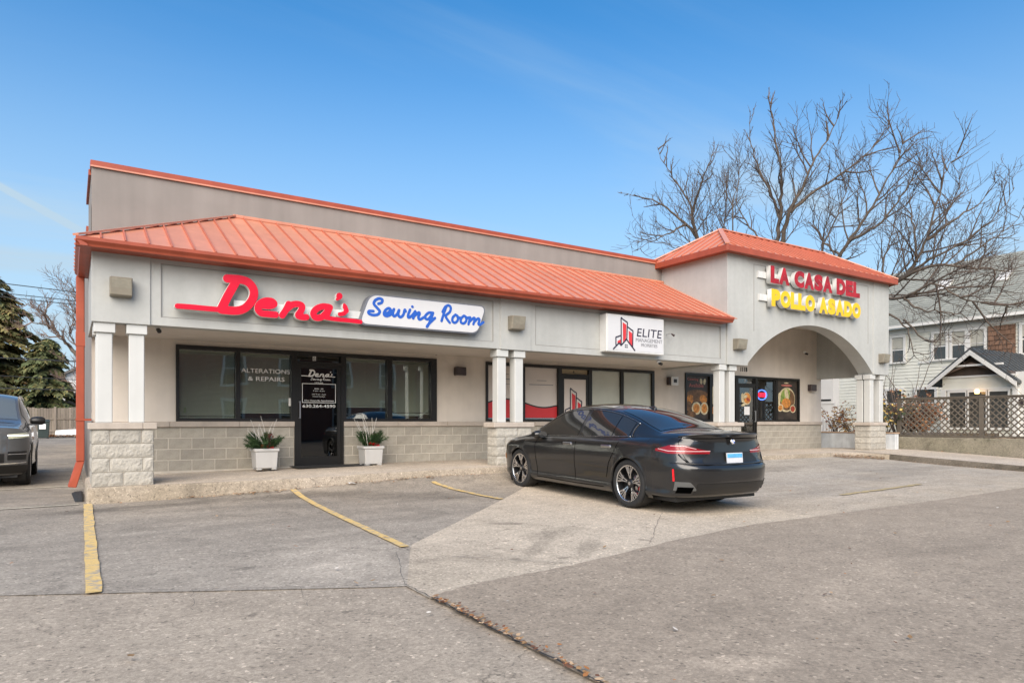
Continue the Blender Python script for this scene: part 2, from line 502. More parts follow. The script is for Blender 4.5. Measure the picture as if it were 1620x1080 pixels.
def ground_mat(name, base, alt, fine=0.22, crack=0.0, stain=0.0, rough=0.92, streak_dir=None, spots=(), wear=None):
    m = bpy.data.materials.new(name); m.use_nodes = True
    n, l = m.node_tree.nodes, m.node_tree.links
    b = n['Principled BSDF']; b.inputs['Roughness'].default_value = rough; b.inputs['Specular IOR Level'].default_value = 0.3
    t = n.new('ShaderNodeTexCoord')
    def noise(sc, det=6, ro=0.6, stretch=None, dist=0.0):
        x = n.new('ShaderNodeTexNoise'); x.inputs['Scale'].default_value = sc; x.inputs['Detail'].default_value = det
        x.inputs['Roughness'].default_value = ro; x.inputs['Distortion'].default_value = dist
        if stretch:
            mp = n.new('ShaderNodeMapping'); mp.inputs['Scale'].default_value = stretch
            l.new(t.outputs['Object'], mp.inputs[0]); l.new(mp.outputs[0], x.inputs['Vector'])
        else: l.new(t.outputs['Object'], x.inputs['Vector'])
        return x.outputs['Fac']
    def mr(v, a, b_, c, d):
        x = n.new('ShaderNodeMapRange'); x.inputs['From Min'].default_value = a; x.inputs['From Max'].default_value = b_
        x.inputs['To Min'].default_value = c; x.inputs['To Max'].default_value = d; l.new(v, x.inputs['Value']); return x.outputs[0]
    def mix(f, A, B):
        x = n.new('ShaderNodeMix'); x.data_type = 'RGBA'; l.new(f, x.inputs['Factor'])
        for k, v in (('A', A), ('B', B)):
            if isinstance(v, tuple): x.inputs[k].default_value = (*v, 1)
            else: l.new(v, x.inputs[k])
        return x.outputs['Result']
    def scale(c, s):
        v = n.new('ShaderNodeVectorMath'); v.operation = 'SCALE'; l.new(c, v.inputs[0]); l.new(s, v.inputs['Scale']); return v.outputs[0]
    c = mix(mr(noise(0.45, 6, 0.62, dist=0.6), 0.36, 0.64, 0, 1), base, alt)
    if wear:      # sealer worn off with the distance from the walk (y at full wear, y where fresh, worn colour)
        sx_ = n.new('ShaderNodeSeparateXYZ'); l.new(t.outputs['Object'], sx_.inputs[0])
        jn = n.new('ShaderNodeMath'); jn.operation = 'MULTIPLY_ADD'; l.new(noise(0.8, 5, 0.6), jn.inputs[0]); jn.inputs[1].default_value = 5.0; jn.inputs[2].default_value = -2.5
        sm = n.new('ShaderNodeMath'); sm.operation = 'ADD'; l.new(sx_.outputs[1], sm.inputs[0]); l.new(jn.outputs[0], sm.inputs[1])
        c = mix(mr(sm.outputs[0], wear[0], wear[1], 0.0, 1.0), wear[2], c)
    for (qx, qy, rx, ry, an, st) in spots:       # spilled oil, scuffs, sandy drifts: soft, ragged patches
        mp_ = n.new('ShaderNodeMapping'); mp_.vector_type = 'TEXTURE'
        mp_.inputs['Location'].default_value = (qx, qy, 0); mp_.inputs['Rotation'].default_value = (0, 0, an); mp_.inputs['Scale'].default_value = (rx, ry, 50)
        l.new(t.outputs['Object'], mp_.inputs[0])
        ln = n.new('ShaderNodeVectorMath'); ln.operation = 'LENGTH'; l.new(mp_.outputs[0], ln.inputs[0])
        jn = n.new('ShaderNodeMath'); jn.operation = 'MULTIPLY_ADD'; l.new(noise(1.5/max(rx, 0.1), 5, 0.65), jn.inputs[0]); jn.inputs[1].default_value = 1.6; l.new(ln.outputs['Value'], jn.inputs[2])
        c = scale(c, mr(jn.outputs[0], 1.35, 1.95, st, 1.0))
    c = scale(c, mr(noise(3.2, 7, 0.68), 0.3, 0.7, 0.88, 1.12))
    c = scale(c, mr(noise(14, 5, 0.7), 0.3, 0.7, 0.87, 1.13))
    c = scale(c, mr(noise(48, 4, 0.75), 0.3, 0.7, 0.83, 1.17))
    grit = noise(140, 3, 0.75)
    c = scale(c, mr(grit, 0.3, 0.7, 1-fine, 1+fine))
    # pale and dark aggregate specks
    vo = n.new('ShaderNodeTexVoronoi'); vo.inputs['Scale'].default_value = 55
    l.new(t.outputs['Object'], vo.inputs['Vector'])
    sp = n.new('ShaderNodeSeparateColor'); l.new(vo.outputs['Color'], sp.inputs[0])
    c = scale(c, mr(sp.outputs[0], 0.0, 1.0, 0.84, 1.12))
    c = scale(c, mr(sp.outputs[1], 0.965, 0.97, 1.0, 1.45))
    c = scale(c, mr(sp.outputs[2], 0.965, 0.97, 1.0, 0.62))
    if streak_dir:
        c = scale(c, mr(noise(1.0, 5, 0.6, streak_dir), 0.35, 0.65, 0.88, 1.09))
    if stain > 0:
        c = scale(c, mr(noise(1.1, 4, 0.55, dist=1.2), 0.56, 0.72, 1.0, 1.0-stain))
        c = scale(c, mr(noise(5.5, 3, 0.5), 0.66, 0.74, 1.0, 1.0-stain))
    h = grit
    if crack > 0:
        mpv = n.new('ShaderNodeMapping'); 
        nv = n.new('ShaderNodeTexNoise'); nv.inputs['Scale'].default_value = 1.7; nv.inputs['Detail'].default_value = 5
        l.new(t.outputs['Object'], nv.inputs['Vector'])
        ad = n.new('ShaderNodeMixRGB'); ad.blend_type = 'ADD'; ad.inputs[0].default_value = 0.9
        l.new(t.outputs['Object'], ad.inputs[1]); l.new(nv.outputs['Color'], ad.inputs[2])
        v2 = n.new('ShaderNodeTexVoronoi'); v2.feature = 'DISTANCE_TO_EDGE'; v2.inputs['Scale'].default_value = 0.62
        l.new(ad.outputs[0], v2.inputs['Vector'])
        ck = mr(v2.outputs['Distance'], 0.0, 0.007, 1.0, 0.0)
        gate = mr(noise(0.5, 2, 0.5), 0.5, 0.6, 0.0, 1.0)
        mm = n.new('ShaderNodeMath'); mm.operation = 'MULTIPLY'; l.new(ck, mm.inputs[0]); l.new(gate, mm.inputs[1])
        c = scale(c, mr(mm.outputs[0], 0, 1, 1.0, 1.0-crack))
    l.new(c, b.inputs['Base Color'])
    bp = n.new('ShaderNodeBump'); bp.inputs['Strength'].default_value = 0.55; bp.inputs['Distance'].default_value = 0.006
    l.new(h, bp.inputs['Height']); l.new(bp.outputs[0], b.inputs['Normal'])
    return m

G_old = ground_mat('old_asphalt', (0.349, 0.292, 0.227), (0.401, 0.338, 0.263), 0.24, 0.4, 0.10, spots=((0.75, -6.95, .06, .03, 1, .6), (1.3, -7.2, .05, .03, 0, .65), (0.2, -8.2, .07, .03, 0, .65), (0.6, -9.0, .8, .15, .3, 1.08), (1.5, -8.9, .2, .12, 0, .88), (-0.6, -8.0, .9, .2, .5, .93)))
G_seal = ground_mat('sealed_asphalt', (0.234, 0.206, 0.171), (0.349, 0.298, 0.236), 0.18, 0.45, 0.22, streak_dir=(0.5, 2.2, 1), wear=(-4.6, -0.9, (0.335, 0.292, 0.238)),
    spots=((1.0, -5.5, .12, .07, 0, .7), (0.5, -0.8, 1.3, .28, .1, .66), (3.0, -0.9, 1.2, .35, -.2, .68), (4.2, -1.6, 1.2, .4, -.3, .75), (2.2, -4.2, .6, .1, .3, 1.14), (0.9, -3.0, .9, .12, .2, 1.12), (2.1, -5.9, 1.0, 1.3, 0, 1.17), (1.2, -5.6, 1.6, .5, -.4, 1.08)))
G_slab = ground_mat('worn_concrete', (0.487, 0.411, 0.315), (0.544, 0.458, 0.353), 0.16, 0.25, 0.14,
    spots=((4.26, -4.65, .26, .11, -.5, .62), (3.6, -6.6, .08, .05, 0, .6), (4.3, -6.75, .08, .04, 1, .6), (4.9, -6.3, .08, .05, 2, .65), (3.2, -6.4, .07, .05, 1, .65), (5.3, -6.5, .06, .05, 0, .65), (3.75, -6.0, .10, .95, -.82, .78), (4.15, -6.3, .12, .6, -.82, .76), (4.3, -5.5, .5, .25, .3, .82), (4.0, -5.0, .05, .03, 0, .6), (4.8, -5.2, .06, .03, 0, .6), (3.6, -5.6, .06, .03, 0, .6), (3.3, -5.9, .05, .03, 0, .6), (2.3, -6.3, .9, .9, 0, .88), (9.5, -2.2, 1.6, .5, .1, .8), (13.0, -1.4, 2.2, .5, 0, .74), (11.5, -4.2, 2.0, .4, .2, .86), (16, -3.2, 2.5, .5, .2, .84)))
G_slab2 = ground_mat('lot_asphalt', (0.342, 0.309, 0.264), (0.401, 0.358, 0.301), 0.18, 0.3, 0.16, streak_dir=(0.4, 2.0, 1), wear=(-6.5, -2.5, (0.476, 0.397, 0.302)),
    spots=((4.26, -4.65, .26, .11, -.5, .62), (3.6, -6.6, .08, .05, 0, .6), (4.3, -6.75, .08, .04, 1, .6), (4.9, -6.3, .08, .05, 2, .65), (3.2, -6.4, .07, .05, 1, .65), (5.3, -6.5, .06, .05, 0, .65), (3.75, -6.0, .10, .95, -.82, .78), (4.15, -6.3, .12, .6, -.82, .76), (4.3, -5.5, .5, .25, .3, .82), (4.0, -5.0, .05, .03, 0, .6), (4.8, -5.2, .06, .03, 0, .6), (3.6, -5.6, .06, .03, 0, .6), (3.3, -5.9, .05, .03, 0, .6), (2.3, -6.3, .9, .9, 0, .88), (9.5, -2.2, 1.6, .5, .1, .8), (13.0, -1.4, 2.2, .5, 0, .74), (11.5, -4.2, 2.0, .4, .2, .86), (16, -3.2, 2.5, .5, .2, .84)))
G_patch = ground_mat('newer_asphalt', (0.318, 0.261, 0.199), (0.365, 0.300, 0.229), 0.20, 0.0, 0.08, spots=((2.75, -9.28, .30, .13, -.55, 1.35), (5.0, -8.6, 1.4, .3, .3, 1.08), (3.4, -8.6, .5, .2, .2, .90), (8.0, -8.2, 2.0, .4, .1, .92)))
G_walk = ground_mat('walk_concrete', (0.47, 0.40, 0.32), (0.53, 0.455, 0.37), 0.10, 0.25, 0.10)
G_curb = ground_mat('curb_concrete', (0.30, 0.25, 0.185), (0.40, 0.34, 0.27), 0.16, 0.3, 0.3)
G_soil = ground_mat('soil', (0.07, 0.05, 0.035), (0.11, 0.08, 0.05), 0.3)
G_crack = mat('crack_fill', (0.055, 0.05, 0.047), 0.95, var=0.3, scale=9)

def axis(fine0, fine1, step, far):
    a = list(np.arange(fine0, fine1+1e-6, step)); lo, hi, s = fine0, fine1, step
    pre, post = [], []
    while lo > -far: s *= 1.45; lo -= s; pre.append(lo)
    s = step
    while hi < far: s *= 1.45; hi += s; post.append(hi)
    return pre[::-1]+a+post
gx = axis(-2, 23, 0.25, 900); gy = axis(-11, 1.5, 0.25, 900)
struct(MB().grid([[(x, y, gz(x, y)) for y in gy] for x in gx]).build('ground', G_old, smooth=True))

def sheet(name, m, xs, ylo, yhi, rows, lift, jit=0.0):
    P = []
    for x in xs:
        a, b = ylo(x), yhi(x)
        if jit: b += jit*(rng.random()-0.5)*2
        P.append([(x, a+(b-a)*k/rows, gz(x, a+(b-a)*k/rows)+lift) for k in range(rows+1)])
    return struct(MB().grid(P).build(name, m, smooth=True))

PL = 1.93                                   # left edge of the newer patch
def crack_y(x): return -5.83 - 0.495*clamp(x+0.05, -1.2, 1.96)
def patch_y(x): return float(np.interp(x, (1.9, 2.38, 3.59, 5.2, 6.67, 10.75, 15.0, 21.0), (-7.2, -7.02, -6.89, -6.50, -6.26, -6.21, -6.06, -5.9)))
def diag_y(x): return -5.29 + (x-2.65)*(0.96 if x > 2.65 else 2.1)          # slab edge, running up to the right
# sealed asphalt: left of the slab, between the crack and the walk, and the drive beside the shop
def seal_hi(x): return 0.15 if x > -0.1 else 38.0
sheet('sealed_asphalt', G_seal, list(np.arange(-0.05, 2.0, 0.2)), crack_y, lambda x: 0.1, 26, 0.006)
sheet('sealed_asphalt', G_seal, list(np.arange(1.95, 8.01, 0.2)), lambda x: max(diag_y(x), -6.8),  lambda x: 0.1, 26, 0.006)
sheet('sealed_asphalt', G_seal, [-30, -20, -12, -8, -6, -4, -3, -2, -1, -0.05], crack_y, lambda x: 37.5, 90, 0.006)
sheet('concrete_slab', G_slab, list(np.arange(1.92, 8.26, 0.15)), lambda x: patch_y(x)-0.05, lambda x: max(min(diag_y(x), 0.1), patch_y(x)), 26, 0.010)
sheet('concrete_slab', G_slab2, list(np.arange(8.15, 19.6, 0.25)), lambda x: patch_y(x)-0.05, lambda x: 0.1, 30, 0.010)
sheet('asphalt_patch', G_patch, list(np.arange(PL, 3.0, 0.08))+list(np.arange(3.0, 21.0, 0.25)), lambda x: -16.0, patch_y, 44, 0.016, jit=0.018)

def ribbon(name, pts, w, m, lift, n=14, jit=0.0):
    P = []
    for k in range(n+1):
        t = k/n*(len(pts)-1); i = min(int(t), len(pts)-2); f = t-i
        x = pts[i][0]+(pts[i+1][0]-pts[i][0])*f; y = pts[i][1]+(pts[i+1][1]-pts[i][1])*f
        dx, dy = pts[i+1][0]-pts[i][0], pts[i+1][1]-pts[i][1]; L = math.hypot(dx, dy)
        nx, ny = -dy/L, dx/L
        a = w/2*(1+jit*(rng.random()-0.5)); b = w/2*(1+jit*(rng.random()-0.5)); s = jit*w*(rng.random()-0.5)
        q = [(x+nx*(a+s), y+ny*(a+s)), (x-nx*(b-s), y-ny*(b-s))]
        P.append([(u, v, gz(u, v)+lift) for u, v in q])
    return MB().grid(P).build(name, m)

LG = 'yellow parking bay lines in front of the shops'
tag(ribbon('parking_line', [(-0.05, -0.10), (-0.12, -5.82)], 0.105, M['yellowline'], 0.020, 30, 0.1),
    'worn yellow parking line running from the left stone pier towards the viewer', 'road marking', LG)
tag(ribbon('parking_line', [(2.80, -0.36), (2.55, -5.38)], 0.095, M['yellowline'], 0.020, 30, 0.1),
    'yellow parking line ending by the left white planter and glass door', 'road marking', LG)
tag(ribbon('parking_line', [(5.20, -0.62), (5.42, -2.62)], 0.10, M['yellowline'], 0.020, 20, 0.2),
    'yellow parking line just left of the black sedan, by the middle pier', 'road marking', LG)
tag(ribbon('parking_line', [(10.75, -4.99), (13.85, -4.74)], 0.10, M['yellowfaint'], 0.022, 20, 0.5),
    'faint yellow line on the worn concrete right of the black sedan', 'road marking', LG)
L2 = 'parking lines in the side drive'
for (a, b, lab, w) in (((-0.16, -0.06), (-7, -0.5), 'thin pale line across the side drive, nearest the viewer', 0.07),
                    ((-0.2, 3.35), (-7, 2.0), 'thin pale line across the side drive beside the dark car', 0.09),
                    ((-0.3, 11.0), (-7, 10.2), 'pale line behind the dark car, nearer of the two', 0.10),
                    ((-0.3, 19.3), (-7, 18.5), 'pale line far back in the side drive, nearer the wooden fence', 0.10)):
    tag(ribbon('parking_line', [a, b], w, M['whitefaint'], 0.018, 20, 0.2), lab, 'road marking', L2)

# cracks, joints and stains
def wiggle(a, b, n, amp):
    return [(a[0]+(b[0]-a[0])*k/n+amp*(rng.random()-0.5), a[1]+(b[1]-a[1])*k/n+amp*(rng.random()-0.5)) for k in range(n+1)]
for a, b, n, w in (((-0.05, -5.83), (1.92, -6.80), 26, 0.006), ((1.92, -6.80), (PL, -7.25), 6, 0.008), ((PL, -7.25), (PL, -10.9), 30, 0.014),
                   ((2.72, -6.05), (3.50, -6.87), 12, 0.007), ((4.75, -6.55), (6.55, -4.95), 18, 0.0035), ((2.35, -5.6), (1.92, -6.80), 10, 0.003),
                   ((-1.3, -5.28), (-0.05, -5.83), 14, 0.003), ((0.5, -6.1), (0.42, -6.7), 8, 0.002), ((1.2, -6.45), (1.1, -7.0), 8, 0.002)):
    tag(ribbon('pavement_crack', wiggle(a, b, n, 0.028), w, G_crack, 0.024, n*2, 0.9), kind='structure')

# ---- walk with its curb
def walk_z(x, y): return 0.245 + 0.075*sst(x/7) + 0.050*min(0.0, y+0.3) 
def walk_front(x):
    if x <= 18.2: return -0.06 - 0.24*sst(x/3.0)
    return -1.5 + math.sqrt(max(0.0, 1.2**2-(x-18.2)**2))
xs = [-0.04]+list(np.arange(0.4, 18.3, 0.4))+[18.2+1.2*math.sin(R(a)) for a in (15, 30, 45, 60, 75, 90)]
P = []
for x in xs:
    y0 = walk_front(x); P.append([(x, y0+0.03+(2.32-y0-0.03)*k/5, walk_z(x, y0+(2.32-y0)*k/5)) for k in range(6)])
struct(MB().grid(P).build('front_walk', G_walk, smooth=True))
P = []
for x in (19.43, 20.4, 21.4, 22.35):
    P.append([(x, y, walk_z(x, y)+0.003) for y in list(np.arange(-16, 2.4, 0.46))])
struct(MB().grid(P).build('side_walk', G_walk, smooth=True))
def curb(name, path, m=None):
    P = []; last = None
    for (x, y, nx, ny) in path:
        zt, zb = walk_z(x, y), gz(x, y)-0.08
        j = 0.012*(rng.random()-0.5)
        P.append([(x-nx*0.035, y-ny*0.035, zt+0.001), (x-nx*0.012+nx*j, y-ny*0.012+ny*j, zt-0.006), (x+nx*j, y+ny*j, zt-0.03), (x+nx*(0.01+j), y+ny*(0.01+j), zb)])
    return struct(MB().grid(P).build(name, m or G_curb, smooth=True))
path = [(-0.05, -0.02, -0.7, -0.7)]
path = [(-0.06, 2.3, -1, 0), (-0.06, 1.2, -1, 0), (-0.06, 0.0, -1, 0), (-0.045, -0.065, -0.7, -0.7)]
path += [(x, walk_front(x), 0, -1) for x in np.arange(0.05, 18.25, 0.25)]
path += [(18.2+1.2*math.sin(R(a)), -1.5+1.2*math.cos(R(a)), -math.sin(R(a)) if False else math.sin(R(a))*-1, -abs(math.cos(R(a)))) for a in (15, 30, 45, 60, 75)]
curb('curb', path)
curb('side_curb', [path[-1]]+[(19.4, y, -1, 0) for y in np.arange(-1.5, -16, -0.4)], ground_mat('shaded_dirty_curb', (0.10, 0.085, 0.065), (0.17, 0.145, 0.115), 0.16, 0.3, 0.3))  # dark base colour carries the shade on this curb face, along with dirt

# ================================================================== THE SHOPS
shop = thing('strip_mall', 'long grey single-storey shop row with orange metal roof and arched corner porch', 'building', (0, 2.3, 0.29))
WZ = 0.29
# openings in the storefront wall: (x0, x1) with sill or door
SILL_RUNS = [(0.05, 3.54), (4.56, 10.235), (11.23, 17.07), (18.02, 21.5)]
WIN = [(1.378, 3.54), (4.56, 6.735), (8.04, 10.235), (11.23, 13.55), (14.8, 17.07), (18.02, 20.25)]
DOORS = [(3.54, 4.56), (10.235, 11.23), (17.07, 18.02)]
m = MB()
solid = [(0.05, 1.378), (6.735, 8.04), (13.55, 14.8), (20.25, 21.5)]
for a, b in solid: m.box(a, b, 2.3, 2.55, 1.2, 2.632)
m.box(0.05, 21.5, 2.3, 2.55, 2.632, 5.0)
m.build('storefront_wall', M['wall'], shop, fix=False)
bx('parapet_wall', 0.05, 13.87, 2.298, 2.56, 4.0, 5.66, M['parapet'], shop)
co = MB().box(0.03, 13.75, 2.265, 2.62, 5.655, 5.765).build('parapet_coping', M['gutter'], shop, bevel=0.012)
MB().box(0.03, 13.75, 2.255, 2.27, 5.645, 5.672).build('drip_edge', M['roof'], co)
m = MB().box(0.05, 0.25, 2.56, 4.6, 0.0, 5.6).box(0.05, 0.25, 4.6, 26, 0.0, 5.05)
m.build('side_wall', M['parapet'], shop, fix=False)
m = MB().box(0.01, 0.30, 2.62, 4.62, 5.6, 5.70).box(0.01, 0.30, 4.62, 26, 5.05, 5.17)
m.build('side_coping', M['gutter'], shop, fix=False)
bx('side_wall', 21.25, 21.5, 2.55, 20, 0.0, 4.9, M['wall'], shop)
bx('flat_roof', 0.25, 21.25, 2.56, 20, 4.4, 4.55, M['parapet'], shop)
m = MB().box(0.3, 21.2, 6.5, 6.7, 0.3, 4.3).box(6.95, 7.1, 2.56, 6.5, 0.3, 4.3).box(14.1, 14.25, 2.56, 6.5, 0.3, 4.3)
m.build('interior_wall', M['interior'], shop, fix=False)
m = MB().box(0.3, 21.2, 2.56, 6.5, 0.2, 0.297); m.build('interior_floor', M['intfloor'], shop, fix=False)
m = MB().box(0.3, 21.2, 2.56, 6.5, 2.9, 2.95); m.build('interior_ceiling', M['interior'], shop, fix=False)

# ---- concrete block base, every block its own piece
_cache = {}
def block_mesh(w, h, d, key, m, rough=0.0, seed=0):
    k = (round(w, 3), round(h, 3), round(d, 3), key, seed if rough else 0)
    if k in _cache: return _cache[k]
    if rough == 0:
        b = 0.0035; mb = MB()
        mb.v = [(0, 0, 0), (w, 0, 0), (w, 0, h), (0, 0, h), (b, -b, b), (w-b, -b, b), (w-b, -b, h-b), (b, -b, h-b), (0, d, 0), (w, d, 0), (w, d, h), (0, d, h)]
        mb.f = [(4, 5, 6, 7), (0, 1, 5, 4), (1, 2, 6, 5), (2, 3, 7, 6), (3, 0, 4, 7), (1, 0, 8, 9), (2, 1, 9, 10), (3, 2, 10, 11), (0, 3, 11, 8)]
        me = mb.mesh('block', m)
    else:
        rr = random.Random(seed*31+int(w*100)); nx = max(4, int(w/0.035)); nz = max(4, int(h/0.035)); mb = MB(); P = []
        for i in range(nx+1):
            row = []
            for j in range(nz+1):
                e = 0.0 if i in (0, nx) or j in (0, nz) else 1.0
                row.append((w*i/nx, -e*(0.004+rough*(0.5*rr.random()+0.5*math.sin(i*0.9+j*0.7+seed)**2)), h*j/nz))
            P.append(row)
        mb.grid(P)
        mb.quad((0, d, 0), (0, 0, 0), (0, 0, h), (0, d, h)).quad((w, 0, 0), (w, d, 0), (w, d, h), (w, 0, h))
        mb.quad((0, 0, h), (w, 0, h), (w, d, h), (0, d, h)).quad((0, d, 0), (w, d, 0), (w, 0, 0), (0, 0, 0))
        me = mb.mesh('block', m, fix=False)
    _cache[k] = me
    return me

CH = 0.2035
for run in SILL_RUNS:
    bw = MB().box(run[0], run[1], 2.2955, 2.54, 0.2, 1.105).build('block_wall', M['mortar'], shop, fix=False)
    for c in range(4):
        z = WZ + c*CH; x = run[0]
        off = 0.2 if c % 2 else 0.4
        nx_ = x + off
        while x < run[1]-0.02:
            e = min(nx_, run[1])
            if e - x > 0.03:
                o = obj('block', block_mesh(e-x-0.012, CH-0.012, 0.1, 'cmu', M['block']), bw)
                o.location = (x+0.006, 2.296, z+0.006)
            x = e; nx_ = e + 0.4
    # limestone sill, in lengths
    x = run[0]; k = 0
    while x < run[1]-0.01:
        e = min(x+1.22, run[1])
        if run[1]-e < 0.3: e = run[1]
        o = MB().box(x+0.002, e-0.002, 2.245, 2.42, 1.105, 1.208).build('sill_stone', M['stone'], bw, bevel=0.006)
        x = e

# ---- windows and doors
def pane(parent, x0, x1, z0, z1, y=2.335, m=None):
    return MB().box(x0, x1, y, y+0.006, z0, z1).build('pane', m or M['glass'], parent, fix=False)
def blinds(parent, x0, x1, z0, z1, y=2.40, tilt=0.010):
    mb = MB(); z = z1
    mb.box(x0+0.01, x1-0.01, y-0.02, y+0.025, z1-0.035, z1)
    z -= 0.05
    while z > z0+0.03:
        mb.hexa([(x0+0.01, y-0.010, z-tilt), (x1-0.01, y-0.010, z-tilt), (x1-0.01, y+0.010, z+tilt), (x0+0.01, y+0.010, z+tilt),
                 (x0+0.01, y-0.010, z-tilt+0.002), (x1-0.01, y-0.010, z-tilt+0.002), (x1-0.01, y+0.010, z+tilt+0.002), (x0+0.01, y+0.010, z+tilt+0.002)])
        z -= 0.0235
    for xx in (x0+(x1-x0)*0.15, x0+(x1-x0)*0.5, x0+(x1-x0)*0.85): mb.box(xx-0.002, xx+0.002, y-0.014, y-0.011, z0, z1-0.03)
    mb.box(x0+0.01, x1-0.01, y-0.012, y+0.012, z0, z0+0.022)
    o = mb.build('blind', M['blind'], parent, fix=False); o['kind'] = 'stuff'
    return o
def window(x0, x1, mulls, z0=1.208, z1=2.632, rjamb=0.06):
    w = part_group('window', shop)
    f = 0.055
    fr = MB().box(x0, x0+f, 2.262, 2.38, z0, z1).box(x1-rjamb, x1, 2.262, 2.38, z0, z1)
    fr.box(x0+f, x1-rjamb, 2.264, 2.38, z1-0.075, z1-0.001).box(x0+f, x1-rjamb, 2.264, 2.38, z0, z0+0.06)
    fr.build('frame', M['bronze'], w, fix=False)
    edges = [x0+f]
    for a, b in mulls:
        bx('mullion', a, b, 2.266, 2.378, z0+0.06, z1-0.075, M['bronze'], w); edges += [a, b]
    edges.append(x1-rjamb)
    ps = [(edges[i], edges[i+1]) for i in range(0, len(edges), 2)]
    return w, ps, z0+0.06, z1-0.075

wA, pA, za, zb_ = window(1.378, 3.54, [(2.425, 2.505)])
wB, pB, _, _ = window(4.56, 6.735, [(5.545, 5.655)], rjamb=0.14)
wC, pC, _, _ = window(8.04, 10.235, [(9.085, 9.16)])
wD, pD, _, _ = window(11.23, 13.55, [(12.30, 12.40)], rjamb=0.09)
wE, pE, _, _ = window(14.8, 17.07, [(15.84, 15.95)])
wF, pF, _, _ = window(18.02, 20.25, [(18.99, 19.10)])
for w, ps in ((wA, pA), (wB, pB), (wC, pC), (wD, pD), (wE, pE), (wF, pF)):
    for a, b in ps: pane(w, a-0.005, b+0.005, za-0.005, zb_+0.005)
blinds(wA, *pA[0], za+0.005, zb_-0.01); blinds(wA, *pA[1], za+0.10, zb_-0.02)
blinds(wB, *pB[0], za+0.24, zb_-0.02); blinds(wB, *pB[1], za+0.10, zb_-0.03)

def door(x0, x1, glass=None, transom=2.43, kick=0.20, znote=None):
    d = part_group('door', shop)
    f = 0.055
    fr = MB().box(x0, x0+f, 2.262, 2.39, WZ, 2.632).box(x1-f, x1, 2.262, 2.39, WZ, 2.632)
    fr.box(x0+f, x1-f, 2.262, 2.39, 2.56, 2.632).box(x0+f, x1-f, 2.262, 2.39, transom-0.05, transom)
    fr.build('frame', M['bronze'], d, fix=False)
    a, b, t = x0+f+0.004, x1-f-0.004, transom-0.054
    lf = MB().box(a, a+0.075, 2.275, 2.33, WZ+0.02, t).box(b-0.075, b, 2.275, 2.33, WZ+0.02, t)
    lf.box(a+0.075, b-0.075, 2.276, 2.329, t-0.075, t).box(a+0.075, b-0.075, 2.276, 2.329, WZ+0.02, WZ+kick)
    lf.build('door_leaf', M['bronze'], d, fix=False)
    MB().box(a+0.07, b-0.07, 2.30, 2.306, WZ+kick-0.005, t-0.07).build('pane', glass or M['glass'], d, fix=False)
    MB().box(x0+f-0.005, x1-f+0.005, 2.335, 2.341, transom-0.005, 2.565).build('transom_pane', glass or M['glass'], d, fix=False)
    bx('threshold', x0+0.02, x1-0.02, 2.24, 2.34, WZ-0.005, WZ+0.018, M['alu'], d)
    return d, a, b, t
dA, da0, da1, dat = door(*DOORS[0], glass=M['glass_dark'])
MB().box(da0+0.03, da0+0.055, 2.225, 2.245, 1.27, 1.62).box(da0+0.03, da0+0.055, 2.245, 2.275, 1.27, 1.295).box(da0+0.03, da0+0.055, 2.245, 2.275, 1.595, 1.62).build('pull_handle', M['alu'], dA, fix=False)
bx('push_bar', da0+0.09, da1-0.06, 2.33, 2.36, 1.255, 1.275, M['alu'], dA)
dB, db0, db1, dbt = door(*DOORS[1])
dC, dc0, dc1, dct = door(*DOORS[2], glass=M['glass'], transom=2.40, kick=0.62)
MB().box(dc1-0.055, dc1-0.03, 2.225, 2.245, 1.2, 1.55).box(dc1-0.055, dc1-0.03, 2.245, 2.275, 1.2, 1.225).box(dc1-0.055, dc1-0.03, 2.245, 2.275, 1.525, 1.55).build('pull_handle', M['alu'], dC, fix=False)
bx('kick_panel', dc0+0.075, dc1-0.075, 2.285, 2.30, WZ+0.1, WZ+0.615, mat('brown_panel', (0.075, 0.035, 0.022), 0.5, var=0.2, scale=5), dC)

# ---- piers of split-faced block, caps, columns
def pier(x0, x1, y0, y1, zb, rows, caps):
    p = part_group('pier', shop)
    MB().box(x0+0.012, x1-0.012, y0+0.012, y1-0.012, zb-0.1, 1.09).build('pier_core', M['mortar'], p, fix=False)
    h = (1.085-zb)/4
    for c in range(4):
        cuts = rows[c % len(rows)]; z = zb+c*h
        L = x1-x0; e = [x0]+[x0+L*q for q in cuts]+[x1]
        for i in range(len(e)-1):
            o = obj('block', block_mesh(e[i+1]-e[i]-0.010, h-0.011, 0.08, 'split', M['split'], 0.011, c*7+i+int(x0*10)), p)
            o.location = (e[i]+0.005, y0, z+0.006)
        for side, sx in ((-1, x0), (1, x1)):       # the two flank courses
            o = obj('block', block_mesh(y1-y0-0.012, h-0.011, 0.08, 'split', M['split'], 0.010, c*11+side+3), p)
            o.rotation_euler = (0, 0, R(-90) if side < 0 else R(90))
            o.location = (sx, y1-0.006, z+0.006) if side < 0 else (sx, y0+0.006, z+0.006)
    for a, b in caps:
        MB().box(a+0.001, b-0.001, y0-0.035, y1+0.035, 1.09, 1.185).build('pier_cap', M['stone'], p, bevel=0.008)
    return p
pier(0.0, 0.80, 0.0, 0.82, 0.245, [(0.5,), (0.28, 0.82), (0.99,)[:0], (0.28, 0.80)], [(-0.045, 0.66), (0.66, 0.85)])
pier(6.93, 7.78, 0.0, 0.36, 0.315, [(0.35,), (0.55,), (0.25, 0.8), (0.6,)], [(6.86, 7.84)])
pier(13.55, 14.42, 0.0, 0.36, 0.32, [(0.35,), (0.55,), (0.3,), (0.6,)], [(13.48, 14.50)])
pier(20.48, 21.37, 0.0, 0.50, 0.335, [(0.4,), (0.7,), (0.45,), (0.65,)], [(20.41, 21.43)])
